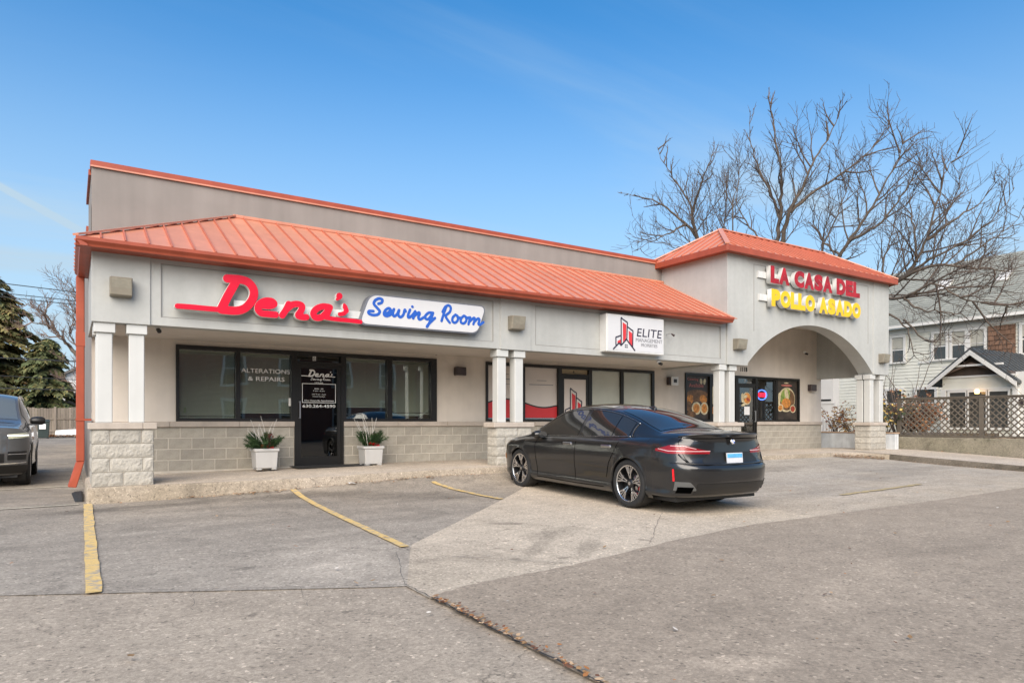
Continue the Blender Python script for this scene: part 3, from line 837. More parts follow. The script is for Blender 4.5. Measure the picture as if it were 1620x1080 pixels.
def column(x0, y0, w=0.205, zt=2.672):
    c = bx('column', x0, x0+w, y0, y0+w, 1.186, zt-0.15, M['column'], shop, bevel=0.01)
    bx('capital', x0-0.035, x0+w+0.035, y0-0.035, y0+w+0.035, zt-0.15, zt-0.002, M['column'], c, bevel=0.006)
for x, y in ((0.06, 0.07), (0.48, 0.07), (0.06, 0.52), (7.0, 0.07), (7.42, 0.07), (13.66, 0.07), (14.05, 0.07), (20.56, 0.05), (21.10, 0.05), (20.56, 0.29)):
    column(x, y)

# ---- fascia over the walk
m = MB().box(0.0, 13.86, 0.05, 0.28, 2.675, 3.76).box(0.0, 0.25, 0.28, 2.3, 2.675, 3.76)
fas = m.build('fascia', M['fascia'], shop, fix=False)
m = MB()
for a, b in ((0.905, 6.868), (7.90, 13.645)):
    pass
m.box(0.76, 7.03, 0.025, 0.055, 3.62, 3.758).box(0.76, 7.03, 0.025, 0.055, 2.677, 2.81).box(0.76, 0.905, 0.025, 0.055, 2.81, 3.62).box(6.868, 7.03, 0.025, 0.055, 2.81, 3.62)
m.box(7.77, 13.86, 0.025, 0.055, 3.62, 3.758).box(7.77, 13.86, 0.025, 0.055, 2.677, 2.81).box(7.77, 7.90, 0.025, 0.055, 2.81, 3.62).box(13.645, 13.86, 0.025, 0.055, 2.81, 3.62)
m.build('panel_frame', M['fascia'], fas, fix=False)
m = MB()
for a, b in ((0.905, 6.868), (7.90, 13.645)):
    m.box(a, b, 0.0215, 0.03, 3.616, 3.623).box(a, b, 0.0215, 0.03, 2.807, 2.814).box(a-0.003, a+0.004, 0.022, 0.03, 2.814, 3.616).box(b-0.004, b+0.003, 0.022, 0.03, 2.814, 3.616)
m.build('panel_shadow_line', M['parapet'], fas, fix=False)  # dark strips painting the shadow line around the recessed panels
bx('pilaster', 0.0-0.004, 0.76, 0.0, 0.06, 2.668, 3.762, M['fascia'], fas, bevel=0.006)
bx('pilaster', 7.03, 7.77, 0.0, 0.06, 2.668, 3.762, M['fascia'], fas, bevel=0.006)
bx('porch_soffit', 0.25, 13.86, 0.28, 2.3, 2.72, 2.76, M['soffit'], shop)

# ---- arched corner tower
arch = []
xa, xb, zs, rise = 14.62, 20.63, 2.675, 1.27
hw = (xb-xa)/2; Rr = (hw*hw+rise*rise)/(2*rise); cxa, cza = (xa+xb)/2, zs+rise-Rr
def arch_z(x): return cza + math.sqrt(max(0, Rr*Rr-(x-cxa)**2))
m = MB(); TT = 5.60
m.box(13.86, xa, 0.0, 0.45, zs, TT).box(xb, 21.5, 0.0, 0.45, zs, TT)
N = 40; X = [xa+(xb-xa)*(0.5-0.5*math.cos(math.pi*k/N)) for k in range(N+1)]
for k in range(N):
    a, b = X[k], X[k+1]; za1, zb1 = arch_z(a), arch_z(b)
    m.quad((a, 0, za1), (b, 0, zb1), (b, 0, TT), (a, 0, TT)); m.quad((b, 0.45, zb1), (a, 0.45, za1), (a, 0.45, TT), (b, 0.45, TT))
    m.quad((a, 0.45, za1), (b, 0.45, zb1), (b, 0, zb1), (a, 0, za1))
tw = m.build('tower_front', M['fascia'], shop, fix=False)
bx('pilaster', 13.856, 14.66, -0.022, 0.02, 2.67, 5.60, M['fascia'], tw, bevel=0.005)
bx('pilaster', 20.63, 21.504, -0.022, 0.02, 2.67, 5.60, M['fascia'], tw, bevel=0.005)
m = MB()
for a, b, c, d in ((14.92, 20.36, 5.36, 5.372), (14.92, 14.932, 3.6, 5.36), (20.348, 20.36, 3.6, 5.36)): m.box(a, b, -0.006, 0.01, c, d)
m.build('panel_shadow_line', M['parapet'], tw, fix=False)  # dark strips standing in for the tower panel's shaded groove
bx('tower_side', 13.86, 14.11, 0.45, 2.6, 2.678, TT, M['fascia'], shop)
bx('tower_side', 21.25, 21.5, 0.45, 2.3, 2.66, TT, M['fascia'], shop)
bx('tower_back', 13.9, 21.48, 2.29, 2.56, 4.4, TT, M['wall'], shop)
bx('tower_ceiling', 14.11, 21.25, 0.45, 2.29, 4.30, 4.36, M['soffit'], shop)

# ---- standing seam roofs, pan by pan
def slope(parent, o, s_dir, up, L, H, tmax, pitch=0.305, eave_lap=0.0, mt=None):
    """o: eave start, s_dir: unit vector along the eave, up: unit vector up the slope; H: slope length; tmax(s): how far up the pan runs (0..H)"""
    o, s_dir, up = Vector(o), Vector(s_dir), Vector(up); nrm = s_dir.cross(up).normalized()
    if nrm.z < 0: nrm = -nrm
    n = max(1, round(L/pitch))
    for i in range(n):
        s0, s1 = L*i/n, L*(i+1)/n
        ss = [s0, s1]
        t0, t1 = tmax(s0), tmax(s1); tm = tmax((s0+s1)/2)
        P = lambda s, t, h=0.0: o+s_dir*s+up*t+nrm*h
        pts = [P(s0, 0), P(s1, 0), P(s1, max(t1, .001)), P((s0+s1)/2, max(tm, .001)), P(s0, max(t0, .001))]
        mb = MB(); mb.prism([p+nrm*0.004 for p in pts], nrm*-0.02); nf = len(mb.f)
        w = 0.011
        if t0 > 0.05: mb.hexa([P(s0-w, -0.004, 0), P(s0+w, -0.004, 0), P(s0+w, t0, 0), P(s0-w, t0, 0), P(s0-w, -0.004, 0.034), P(s0+w, -0.004, 0.034), P(s0+w, t0, 0.034), P(s0-w, t0, 0.034)])
        o_ = mb.build('roof_panel', [M['roof'], M['seam']], parent)
        for pl_ in o_.data.polygons:
            if pl_.index >= nf: pl_.material_index = 1
roof = part_group('mansard_roof', shop)
ex0, ex1, ey, ez = -0.20, 13.86, -0.33, 3.80
rz_, ry_ = 5.15, 2.29
rise_ = rz_-ez; run_ = ry_-ey; SL = math.hypot(rise_, run_)
slope(roof, (ex0, ey, ez), (1, 0, 0), (0, run_/SL, rise_/SL), ex1-ex0, SL, lambda s: SL*clamp(s/run_))
slope(roof, (ex0, ry_, ez), (0, -1, 0), (run_/SL, 0, rise_/SL), run_, SL, lambda s: SL*clamp(1-s/run_))
MB().bar((ex0, ey, ez+0.03), (ex0+run_, ry_-0.01, rz_+0.03), 0.10, 0.03).build('hip_cap', M['roof'], roof)
MB().box(ex0+run_-0.06, 13.86, 2.20, 2.30, rz_-0.035, rz_+0.03).build('ridge_flashing', M['roof'], roof, bevel=0.01)
def gutter(name, a, b, side, parent):
    """K-profile along a-b; side: outward unit vector"""
    a, b, s = Vector(a), Vector(b), Vector(side)
    prof = [(-0.01, 0.0), (0.085, 0.0), (0.095, 0.03), (0.135, 0.075), (0.135, 0.125), (0.125, 0.125), (0.12, 0.085), (0.0, 0.03)]
    mb = MB(); pa = [a+s*p+Vector((0, 0, h)) for p, h in prof]
    mb.prism(pa, b-a)
    return mb.build(name, M['gutter'], parent)
gutter('gutter', (ex0-0.0, -0.235, 3.685), (13.70, -0.235, 3.685), (0, -1, 0), roof)
gutter('gutter', (-0.065, -0.36, 3.684), (-0.065, 2.30, 3.684), (-1, 0, 0), roof)
MB().box(-0.06, 13.70, -0.235, 0.06, 3.69, 3.735).box(-0.06, 0.0, 0.06, 2.3, 3.69, 3.735).build('eave_board', M['gutter'], roof, fix=False)
ds = MB()
ds.box(-0.18, -0.055, 2.16, 2.26, 0.52, 3.70)
ds.hexa([(-0.30, 1.78, 0.12), (-0.175, 1.78, 0.10), (-0.175, 1.90, 0.12), (-0.30, 1.90, 0.14), (-0.18, 2.16, 0.521), (-0.055, 2.16, 0.521), (-0.055, 2.26, 0.521), (-0.18, 2.26, 0.521)])
ds.build('downspout', M['gutter'], shop, bevel=0.012)
bx('downspout_joint', -0.186, -0.049, 2.154, 2.266, 2.50, 2.74, M['gutter'], shop)
bx('downspout_strap', -0.188, 0.045, 2.15, 2.27, 1.22, 1.255, M['gutter'], shop)

tr = part_group('tower_roof', shop)
tx0, tx1, ty0, ty1, tz = 13.60, 21.62, -0.24, 2.84, 5.66
zr = 6.60; rd = (ty1-ty0)/2; rs = math.hypot(rd, zr-tz)
slope(tr, (tx0, ty0, tz), (1, 0, 0), (0, rd/rs, (zr-tz)/rs), tx1-tx0, rs, lambda s: rs*clamp(min(s, tx1-tx0-s)/rd))
slope(tr, (tx0, ty1, tz), (0, -1, 0), (rd/rs, 0, (zr-tz)/rs), ty1-ty0, rs, lambda s: rs*clamp(min(s, ty1-ty0-s)/rd))
slope(tr, (tx1, ty0, tz), (0, 1, 0), (-rd/rs, 0, (zr-tz)/rs), ty1-ty0, rs, lambda s: rs*clamp(min(s, ty1-ty0-s)/rd))
slope(tr, (tx1, ty1, tz), (-1, 0, 0), (0, -rd/rs, (zr-tz)/rs), tx1-tx0, rs, lambda s: rs*clamp(min(s, tx1-tx0-s)/rd))
ym = (ty0+ty1)/2
for a, b in (((tx0, ty0), (tx0+rd, ym)), ((tx0, ty1), (tx0+rd, ym)), ((tx1, ty0), (tx1-rd, ym)), ((tx1, ty1), (tx1-rd, ym))):
    MB().bar((*a, tz+0.03), (*b, zr+0.03), 0.12, 0.03).build('hip_cap', M['roof'], tr)
MB().bar((tx0+rd, ym, zr+0.025), (tx1-rd, ym, zr+0.025), 0.14, 0.03).build('ridge_cap', M['roof'], tr)
m = MB().box(tx0-0.005, tx1+0.005, ty0-0.012, ty0+0.02, 5.51, 5.668).box(tx0-0.005, tx0+0.025, ty0+0.02, ty1, 5.51, 5.668).box(tx1-0.025, tx1+0.005, ty0+0.02, ty1, 5.51, 5.668)
m.build('eave_fascia', M['gutter'], tr, bevel=0.006)
bx('eave_soffit', tx0+0.02, tx1-0.02, ty0+0.02, ty1, 5.53, 5.56, M['gutter'], tr)

# ================================================================== SIGNS (stroke centre lines in metres on the fascia plane: X, Z)
DENA = {'D': [([(1.831, 3.472), (1.92, 3.478), (2.03, 3.478), (2.142, 3.45), (2.219, 3.362), (2.234, 3.256), (2.187, 3.133), (2.091, 3.024), (1.96, 2.974), (1.752, 2.97)], 0.063), ([(1.97, 3.458), (1.841, 3.205), (1.738, 2.975)], 0.063), ([(1.116, 2.97), (1.302, 2.973), (1.491, 2.97), (1.742, 2.969)], 0.038)], 'e': [([(2.331, 3.093), (2.473, 3.095), (2.553, 3.135), (2.511, 3.179), (2.41, 3.174), (2.323, 3.118), (2.294, 3.035), (2.348, 2.969), (2.463, 2.962), (2.575, 2.962)], 0.050)], 'n': [([(2.789, 3.157), (2.74, 3.054), (2.681, 2.961)], 0.050), ([(2.761, 3.078), (2.848, 3.152), (2.947, 3.172), (3.009, 3.144), (2.991, 3.065), (2.942, 2.983), (3.013, 2.96), (3.08, 2.965)], 0.050)], 'a': [([(3.466, 3.17), (3.362, 3.17), (3.255, 3.122), (3.196, 3.038), (3.233, 2.973), (3.328, 2.981), (3.408, 3.052), (3.477, 3.158)], 0.051), ([(3.484, 3.165), (3.424, 3.023)], 0.051), ([(3.408, 2.983), (3.606, 2.97), (3.842, 2.968), (4.031, 2.96)], 0.034)], 'ap': [([(3.652, 3.38), (3.648, 3.371)], 0.051), ([(3.671, 3.373), (3.634, 3.333), (3.61, 3.317)], 0.022)], 's': [([(3.738, 3.232), (3.752, 3.201)], 0.024), ([(3.752, 3.197), (3.776, 3.134)], 0.04), ([(3.771, 3.122), (3.723, 3.079), (3.657, 3.062)], 0.034)]}
SEW = {'sewing': [([(4.36, 3.307), (4.424, 3.338), (4.431, 3.389), (4.371, 3.403), (4.3, 3.363), (4.274, 3.299), (4.33, 3.237), (4.385, 3.175), (4.348, 3.117), (4.26, 3.098), (4.181, 3.119), (4.184, 3.161), (4.265, 3.168)], 0.025), ([(4.472, 3.144), (4.544, 3.164), (4.592, 3.222), (4.549, 3.245), (4.486, 3.196), (4.467, 3.127), (4.52, 3.101), (4.607, 3.149), (4.657, 3.238), (4.634, 3.155), (4.661, 3.111), (4.719, 3.154), (4.756, 3.23), (4.741, 3.147), (4.778, 3.104), (4.837, 3.147), (4.868, 3.243), (4.887, 3.219)], 0.025), ([(4.974, 3.256), (4.933, 3.146), (4.952, 3.11), (5.021, 3.162), (5.077, 3.236)], 0.025), ([(5.019, 3.317), (5.023, 3.314)], 0.025), ([(5.077, 3.231), (5.038, 3.103)], 0.025), ([(5.049, 3.139), (5.143, 3.219), (5.166, 3.197), (5.14, 3.129), (5.17, 3.093), (5.248, 3.138)], 0.025), ([(5.443, 3.238), (5.354, 3.234), (5.286, 3.173), (5.288, 3.121), (5.35, 3.119), (5.435, 3.227), (5.396, 3.115), (5.344, 3.006), (5.315, 2.969), (5.344, 3.015), (5.482, 3.147)], 0.025)], 'room': [([(5.619, 3.102), (5.666, 3.244), (5.722, 3.387)], 0.025), ([(5.642, 3.277), (5.696, 3.37), (5.766, 3.409), (5.814, 3.372), (5.796, 3.29), (5.71, 3.208), (5.746, 3.135), (5.794, 3.084)], 0.025), ([(5.916, 3.244), (5.858, 3.185), (5.854, 3.113), (5.91, 3.093), (5.967, 3.148), (5.963, 3.219), (5.916, 3.244)], 0.025), ([(5.963, 3.197), (6.028, 3.194)], 0.025), ([(6.1, 3.241), (6.04, 3.182), (6.036, 3.11), (6.094, 3.093), (6.151, 3.148), (6.147, 3.216), (6.1, 3.241)], 0.025), ([(6.147, 3.198), (6.234, 3.22)], 0.025), ([(6.238, 3.22), (6.201, 3.087)], 0.025), ([(6.217, 3.132), (6.317, 3.216), (6.342, 3.189), (6.309, 3.095)], 0.025), ([(6.326, 3.14), (6.414, 3.213), (6.448, 3.186), (6.422, 3.115), (6.452, 3.095), (6.537, 3.15)], 0.025)]}
ELITE = {'roof': [[(9.851, 2.819), (10.015, 2.959), (10.079, 2.911), (10.236, 3.052), (10.49, 2.819)]], 't1': [(10.079, 2.926), (10.079, 3.522), (10.264, 3.432), (10.247, 3.052)], 't2': [(10.277, 3.334), (10.431, 3.255), (10.424, 2.901)], 't3': [(9.923, 2.917), (9.923, 3.079), (10.067, 3.128)], 'r1': [(10.127, 3.43), (10.236, 3.381), (10.224, 3.067), (10.141, 2.989)], 'r2': [(10.307, 3.254), (10.409, 3.205), (10.409, 2.894), (10.317, 2.983)], 'r3': [(9.975, 2.998), (10.067, 3.043), (10.067, 2.939), (10.02, 2.975), (9.975, 2.946)], 'win': [[(10.194, 2.936), (10.225, 2.938), (10.225, 2.912), (10.194, 2.91)], [(10.241, 2.936), (10.273, 2.938), (10.273, 2.912), (10.241, 2.91)], [(10.194, 2.891), (10.225, 2.893), (10.225, 2.867), (10.194, 2.865)], [(10.241, 2.89), (10.273, 2.892), (10.273, 2.866), (10.241, 2.864)]], 'elite': [(10.525, 3.352), (11.356, 3.36), (11.328, 3.153)], 'man': [(10.52, 3.1), (11.356, 3.046)], 'prop': [(10.688, 2.99), (11.196, 2.941)]}

# red script sign
sg = thing('letter_sign', 'big red script letters with long underline swashes on the left fascia', 'sign', (1.1, 0.05, 2.95))
yf = -0.14
for k in ('D', 'e', 'n', 'a', 'ap', 's'):
    loops = stroke_loops(DENA[k], 0.009)
    me = loops_mesh('letter', loops, 0.11, [M['signwhite'], M['signred']], 0.004); to_wall(me, 0, yf+0.055, 0)
    front_material(me, 1)
    obj('letter', me, sg)
m = MB().box(1.95, 4.15, -0.028, 0.05, 3.03, 3.16); m.build('raceway', M['signwhite'], sg, fix=False)

# white pill sign with blue script
def rounded(pts, r, n=6):
    out = []; L = len(pts)
    for i in range(L):
        p0, p1, p2 = (np.array(pts[(i+k) % L], float) for k in (-1, 0, 1))
        a = p1+(p0-p1)/np.linalg.norm(p0-p1)*r; b = p1+(p2-p1)/np.linalg.norm(p2-p1)*r
        for k in range(n+1):
            t = k/n; out.append(tuple((1-t)**2*a+2*t*(1-t)*p1+t*t*b))
    return out
sr = thing('panel_sign', 'white rounded sign box with blue script next to the red letters', 'sign', (5.3, 0.05, 2.93))
outl = [(3.99, 2.91), (6.42, 2.91), (6.62, 3.475), (4.19, 3.475)]
me = loops_mesh('cabinet', [rounded(outl, 0.16)], 0.185, [mat('sign_cabinet', (0.16, 0.17, 0.20), 0.5, var=0.1)], 0.0); to_wall(me, 0, -0.048, 0); obj('cabinet', me, sr)
inn = [(4.02, 2.932), (6.40, 2.932), (6.588, 3.453), (4.217, 3.453)]
me = loops_mesh('sign_face', [rounded(inn, 0.145)], 0.012, [M['signface']], 0.0); to_wall(me, 0, -0.1455, 0); fc = obj('sign_face', me, sr)
for w in ('sewing', 'room'):
    me = loops_mesh('script_lettering', stroke_loops(SEW[w], 0.008), 0.006, M['signblue']); to_wall(me, 0, -0.154, 0); obj('script_lettering', me, sr)

# white cabinet sign with the roof-and-towers logo
el = thing('cabinet_sign', 'white rectangular box sign with red and black building logo', 'sign', (10.6, 0.05, 2.75))
bx('cabinet', 9.66, 11.42, -0.195, 0.05, 2.755, 3.595, M['signwhite'], el, bevel=0.012)
bx('sign_face', 9.70, 11.38, -0.199, -0.185, 2.80, 3.55, M['signface'], el)
def stroke_print(name, strokes, m, Y, parent, res=0.006, depth=0.004):
    me = loops_mesh(name, stroke_loops(strokes, res), depth, m); to_wall(me, 0, Y, 0); return obj(name, me, parent)
def lin(pts):       # keep corners sharp for the stroke brush
    out = []
    for a, b in zip(pts[:-1], pts[1:]):
        for k in range(4): out.append((a[0]+(b[0]-a[0])*k/4, a[1]+(b[1]-a[1])*k/4))
    return out+[pts[-1]]
for k in ('r1', 'r2', 'r3'):
    me = loops_mesh('logo_block', [ELITE[k]], 0.004, M['signred2'] if False else M['redfilm']); to_wall(me, 0, -0.2015, 0); obj('logo_block', me, el)
lines = [(lin(ELITE[k]), 0.014) for k in ('t1', 't2', 't3')] + [(lin(ELITE['roof'][0]), 0.015)]
stroke_print('logo_outline', lines, M['navy'], -0.205, el)
for w in ELITE['win']:
    me = loops_mesh('logo_window', [w], 0.004, M['navy']); to_wall(me, 0, -0.202, 0); obj('logo_window', me, el)
ex = [p[0] for p in ELITE['elite']]; 
wall_text('lettering', 'ELITE', ex[0]+0.03, ex[1]-0.01, 3.235, 0.185, -0.202, M['navy'], el, 0.004, 0.004, 1.05, 0.12)
wall_text('lettering', 'MANAGEMENT', ex[0], ex[1], 3.065, 0.085, -0.202, M['greyprint'], el, 0.004, 0.0, 1.0)
wall_text('lettering', 'PROPERTIES', ELITE['prop'][0][0], ELITE['prop'][1][0], 2.955, 0.07, -0.202, M['greyprint'], el, 0.004, 0.0, 1.0)

# red and yellow channel letters over the arch: each letter a can on a raceway
lc = thing('channel_letter_sign', 'two rows of red and yellow block letters over the arch', 'sign', (17.5, 0.0, 4.3))
def channel_row(text, x0, x1, zc, h, m, widths, gap):
    tot = sum(widths[c] for c in text); k = (x1-x0)/tot; x = x0
    for c in text:
        w = widths[c]*k
        if c != ' ':
            me = text_mesh('letter', c, 1.0, 0.13, [M['signwhite'], m], 0.08)
            hh = fit_width(me, w*1.0); to_wall(me, x+w/2, -0.13, zc, 1.0, h/hh)
            front_material(me, 1)
            obj('letter', me, lc)
        x += w
LW = {'L': .80, 'A': 1.02, 'C': 1.0, 'S': .92, 'D': 1.02, 'E': .86, 'P': .92, 'O': 1.08, ' ': .46}
channel_row('LA CASA DEL', 15.36, 19.58, 5.125, 0.46, M['signred2'], LW, 0.0)
channel_row('POLLO ASADO', 15.40, 19.62, 4.51, 0.46, M['signyellow'], LW, 0.0)
m = MB().box(15.05, 19.5, -0.05, 0.0, 5.03, 5.20); m.build('raceway', M['signwhite'], lc, fix=False)
m = MB().box(15.10, 19.5, -0.05, 0.0, 4.43, 4.60); m.build('raceway', M['signwhite'], lc, fix=False)

# ---- window and door lettering, films and posters
wall_text('lettering', 'ALTERATIONS', 2.53, 3.465, 2.205, 0.085, 2.332, M['print_white'], wA, offset=0.006)
wall_text('lettering', '& REPAIRS', 2.66, 3.36, 2.05, 0.085, 2.332, M['print_white'], wA, offset=0.006)
sx = (4.412-3.69)/(4.139-1.098)
def scaled(dic, keys, ox, oz, s, rs=1.0):
    out = []
    for k in keys:
        for pts, r in dic[k]: out.append(([((p[0]-1.07)*s+ox, (p[1]-2.98)*s+oz) for p in pts], r*s*rs))
    return out
stroke_print('script_lettering', scaled(DENA, ('D', 'e', 'n', 'a', 'ap', 's'), 3.68, 2.14, sx), M['print_white'], 2.297, dA, 0.0035, 0.002)
s2 = 0.43/2.45
for w in ('sewing', 'room'):
    st = [([((p[0]-4.15)*s2+3.87, (p[1]-3.2)*s2+2.075) for p in pts], r*s2*0.8) for pts, r in SEW[w]]
    stroke_print('script_lettering', st, M['print_white'], 2.297, dA, 0.003, 0.002)
wall_text('lettering', 'HOURS', 3.96, 4.13, 2.005, 0.028, 2.297, M['print_white'], dA, offset=0.01)
m = MB()
for a, b, c, d in ((3.70, 4.40, 1.975, 1.987), (3.70, 4.40, 1.59, 1.602), (3.70, 3.712, 1.602, 1.975), (4.388, 4.40, 1.602, 1.975)): m.box(a, b, 2.296, 2.2985, c, d)
m.build('printed_border', M['print_white'], dA, fix=False)
for t, a, b, z, h in (('MON - FRI', 3.955, 4.135, 1.88, 0.026), ('9 am - 6 pm', 3.925, 4.165, 1.835, 0.030), ('SAT 9 am - 2 pm', 3.90, 4.19, 1.765, 0.026), ('Closed Sundays', 3.915, 4.175, 1.72, 0.024),
                      ('After Hours By Appointment', 3.74, 4.36, 1.635, 0.036)):
    wall_text('lettering', t, a, b, z, h, 2.297, M['print_white'], dA, offset=0.012)
wall_text('lettering', '630.264-4590', 3.71, 4.39, 1.525, 0.062, 2.297, M['print_white'], dA, offset=0.010)
bx('unit_letter_plate', 3.925, 3.995, 2.329, 2.332, 2.455, 2.545, M['print_white'], dA)
wall_text('lettering', 'C', 3.942, 3.978, 2.50, 0.055, 2.327, M['blackfilm'], dA, offset=0.02)

# shop with the wave film
def wave_film(parent, a, b, f, lab=None):
    N = 14; y = 2.332
    P = [(a+(b-a)*k/N, f(k/N)) for k in range(N+1)]
    mb = MB().grid([[(x, y, z), (x, y, zb_+0.003)] for x, z in P]); mb.build('pale_film', M['film'], parent)
    mb = MB().grid([[(x, y-0.001, za+0.03), (x, y-0.001, z)] for x, z in P]); mb.build('red_film', M['redfilm'], parent)
    mb = MB().grid([[(x, y-0.002, z-0.018), (x, y-0.002, z+0.018)] for x, z in P]); mb.build('black_band', M['blackfilm'], parent)
wave_film(wC, *pC[0], lambda t: 1.64+0.12*math.sin(t*math.pi*0.9+0.1))
wave_film(wC, *pC[1], lambda t: 1.68-0.12*math.sin(clamp(t*1.05)*math.pi*0.8))
def fake_lines(parent, rows, y, m): 
    mb = MB()
    for a, b, z, h in rows: mb.box(a, b, y-0.001, y, z-h/2, z+h/2)
    return mb.build('print_lines', m, parent, fix=False)
fake_lines(wC, [(9.55, 9.85, 2.235, 0.012), (9.32, 10.06, 2.13, 0.018), (8.27, 8.72, 2.36, 0.012), (8.27, 8.80, 2.24, 0.018), (8.35, 8.75, 2.12, 0.012)], 2.329, M['greyprint'])
bx('frosted_film', pD[0][0], pD[0][1], 2.330, 2.333, za, zb_, M['frost'], wD); bx('frosted_film', pD[1][0], pD[1][1], 2.330, 2.333, za, zb_, M['frost'], wD)
bx('pale_film', db0+0.072, db1-0.072, 2.295, 2.298, WZ+0.2, dbt-0.072, M['film'], dB)
bx('transom_film', 10.295, 11.17, 2.330, 2.333, 2.435, 2.555, mat('tan_film', (0.42, 0.33, 0.20), 0.5, var=0.1), dB)
wall_text('lettering', 'B', 10.70, 10.745, 2.495, 0.06, 2.327, M['blackfilm'], dB, offset=0.02)
def logo_copy(pts): return [((p[0]-10.02)*1.05+10.52, (p[1]-2.82)*1.25+1.18) for p in pts]
for k in ('r1', 'r2', 'r3'):
    me = loops_mesh('logo_block', [logo_copy(ELITE[k])], 0.002, M['redfilm']); to_wall(me, 0, 2.292, 0); obj('logo_block', me, dB)
stroke_print('logo_outline', [(lin(logo_copy(ELITE[k])), 0.016) for k in ('t1', 't2', 't3')]+[(lin(logo_copy(ELITE['roof'][0])), 0.017)], M['navy'], 2.289, dB, 0.007, 0.002)

# restaurant posters: dark printed sheets with pictured dishes
P_dark = mat('poster_dark', (0.045, 0.035, 0.028), 0.45, var=0.5, scale=5)
P_brown = mat('poster_brown', (0.17, 0.085, 0.035), 0.45, var=0.5, scale=7)
P_pink = mat('poster_pink', (0.50, 0.16, 0.13), 0.5, var=0.1)
P_cream = mat('poster_cream', (0.62, 0.53, 0.33), 0.5, var=0.25, scale=9)
P_orange = mat('poster_orange', (0.55, 0.22, 0.045), 0.5, var=0.4, scale=12)
P_green = mat('poster_green', (0.24, 0.33, 0.07), 0.5, var=0.5, scale=14)
P_red = mat('poster_red', (0.36, 0.055, 0.03), 0.5, var=0.4, scale=12)
def disc(mb, cx, cz, rx, rz, y, n=20, a=0.0):
    pts = []
    for k in range(n):
        t = 2*math.pi*k/n; u, v = rx*math.cos(t), rz*math.sin(t)
        pts.append((cx+u*math.cos(a)-v*math.sin(a), y, cz+u*math.sin(a)+v*math.cos(a)))
    mb.poly(pts[::-1]); return mb
def poster(x0, x1, z0, z1, lab, items, cat='poster', texts=()):
    t = thing('window_poster', lab, cat, ((x0+x1)/2, 2.33, z0), group='food posters in the restaurant windows')
    bx('sheet', x0, x1, 2.329, 2.333, z0, z1, P_dark, t)
    for i, (cx, cz, rx, rz, a, m) in enumerate(items):
        disc(MB(), cx, cz, rx, rz, 2.3285-0.0004*i, 20, a).build('printed_dish', m, t, fix=False)
    for body, a, b, z, h, m in texts: wall_text('lettering', body, a, b, z, h, 2.3265-0.002, m, t, 0.001, 0.012)
    return t
poster(14.86, 15.835, za, zb_, 'dark food poster with orange trays in the window left of the paired columns', 
    [(15.35, 2.02, .46, .13, 0, P_brown), (15.05, 1.86, .16, .13, .2, P_orange), (15.35, 1.90, .20, .12, 0, P_brown), (15.62, 1.88, .16, .12, -.2, P_orange), (15.0, 1.66, .13, .15, 0, P_brown),
     (15.32, 1.60, .20, .19, 0, P_cream), (15.32, 1.60, .14, .14, 0, P_orange), (15.66, 1.60, .17, .19, 0, P_cream), (15.66, 1.60, .12, .14, 0, P_orange), (15.52, 2.40, .055, .09, .2, P_cream), (15.67, 2.40, .055, .09, -.2, P_cream), (15.1, 1.42, .2, .1, 0, P_brown)],
    texts=(('Catering', 14.93, 15.40, 2.45, 0.10, P_pink), ('Available', 15.0, 15.62, 2.28, 0.11, P_pink)))
poster(15.955, 17.01, za, zb_, 'dark food poster partly behind the paired columns, beside the restaurant door', 
    [(16.1, 2.0, .13, .30, 0, P_cream), (16.5, 1.8, .40, .35, 0, P_brown), (16.12, 1.55, .14, .13, 0, P_orange), (16.5, 1.75, .2, .2, 0, P_green)])
poster(19.105, 20.19, za, zb_, 'dark food poster of a large plate with greens, right of the neon sign', 
    [(19.62, 1.93, .46, .40, .3, P_cream), (19.66, 1.92, .40, .34, .3, P_brown), (19.55, 2.04, .30, .22, .9, P_green), (19.62, 2.12, .10, .22, .3, P_cream), (19.60, 1.82, .24, .16, 0, P_orange), (19.30, 1.66, .15, .12, .3, P_cream), (19.30, 1.66, .11, .09, .3, P_orange),
     (19.95, 1.63, .15, .13, -.2, P_cream), (19.95, 1.63, .12, .10, 0, P_red), (19.24, 2.0, .07, .16, 0, P_cream), (19.62, 2.40, .30, .035, 0, P_pink), (19.6, 2.48, .12, .02, 0, P_cream)])
nt = thing('neon_sign', 'round lit neon open sign in the window right of the restaurant door', 'neon sign', (18.45, 2.36, 1.95))
Nred = mat('neon_red', (0.9, 0.02, 0.03), 0.4, var=0, emit=(1.0, 0.02, 0.06), estr=1.1)
Nblue = mat('neon_blue', (0.1, 0.2, 0.9), 0.4, var=0, emit=(0.10, 0.25, 1.0), estr=0.8)
ring = [(18.37+0.235*math.cos(a), 2.35, 2.065+0.155*math.sin(a)) for a in np.linspace(0, 2*math.pi, 33)]
disc(MB(), 18.37, 2.065, .235, .155, 2.358, 28).build('backing', M['blackfilm'], nt, fix=False)
MB().tube(ring, 0.022, 6, False).build('blue_tube', Nblue, nt, smooth=True)
wall_text('open_lettering', 'OPEN', 18.20, 18.54, 2.065, 0.14, 2.345, Nred, nt, 0.02, 0.008)
dcl = thing('door_decal', 'round orange and cream cartoon-free food decal on the restaurant door', 'decal', (17.55, 2.29, 1.9))
dcl['label'] = 'round orange and cream decal on the brown restaurant door'
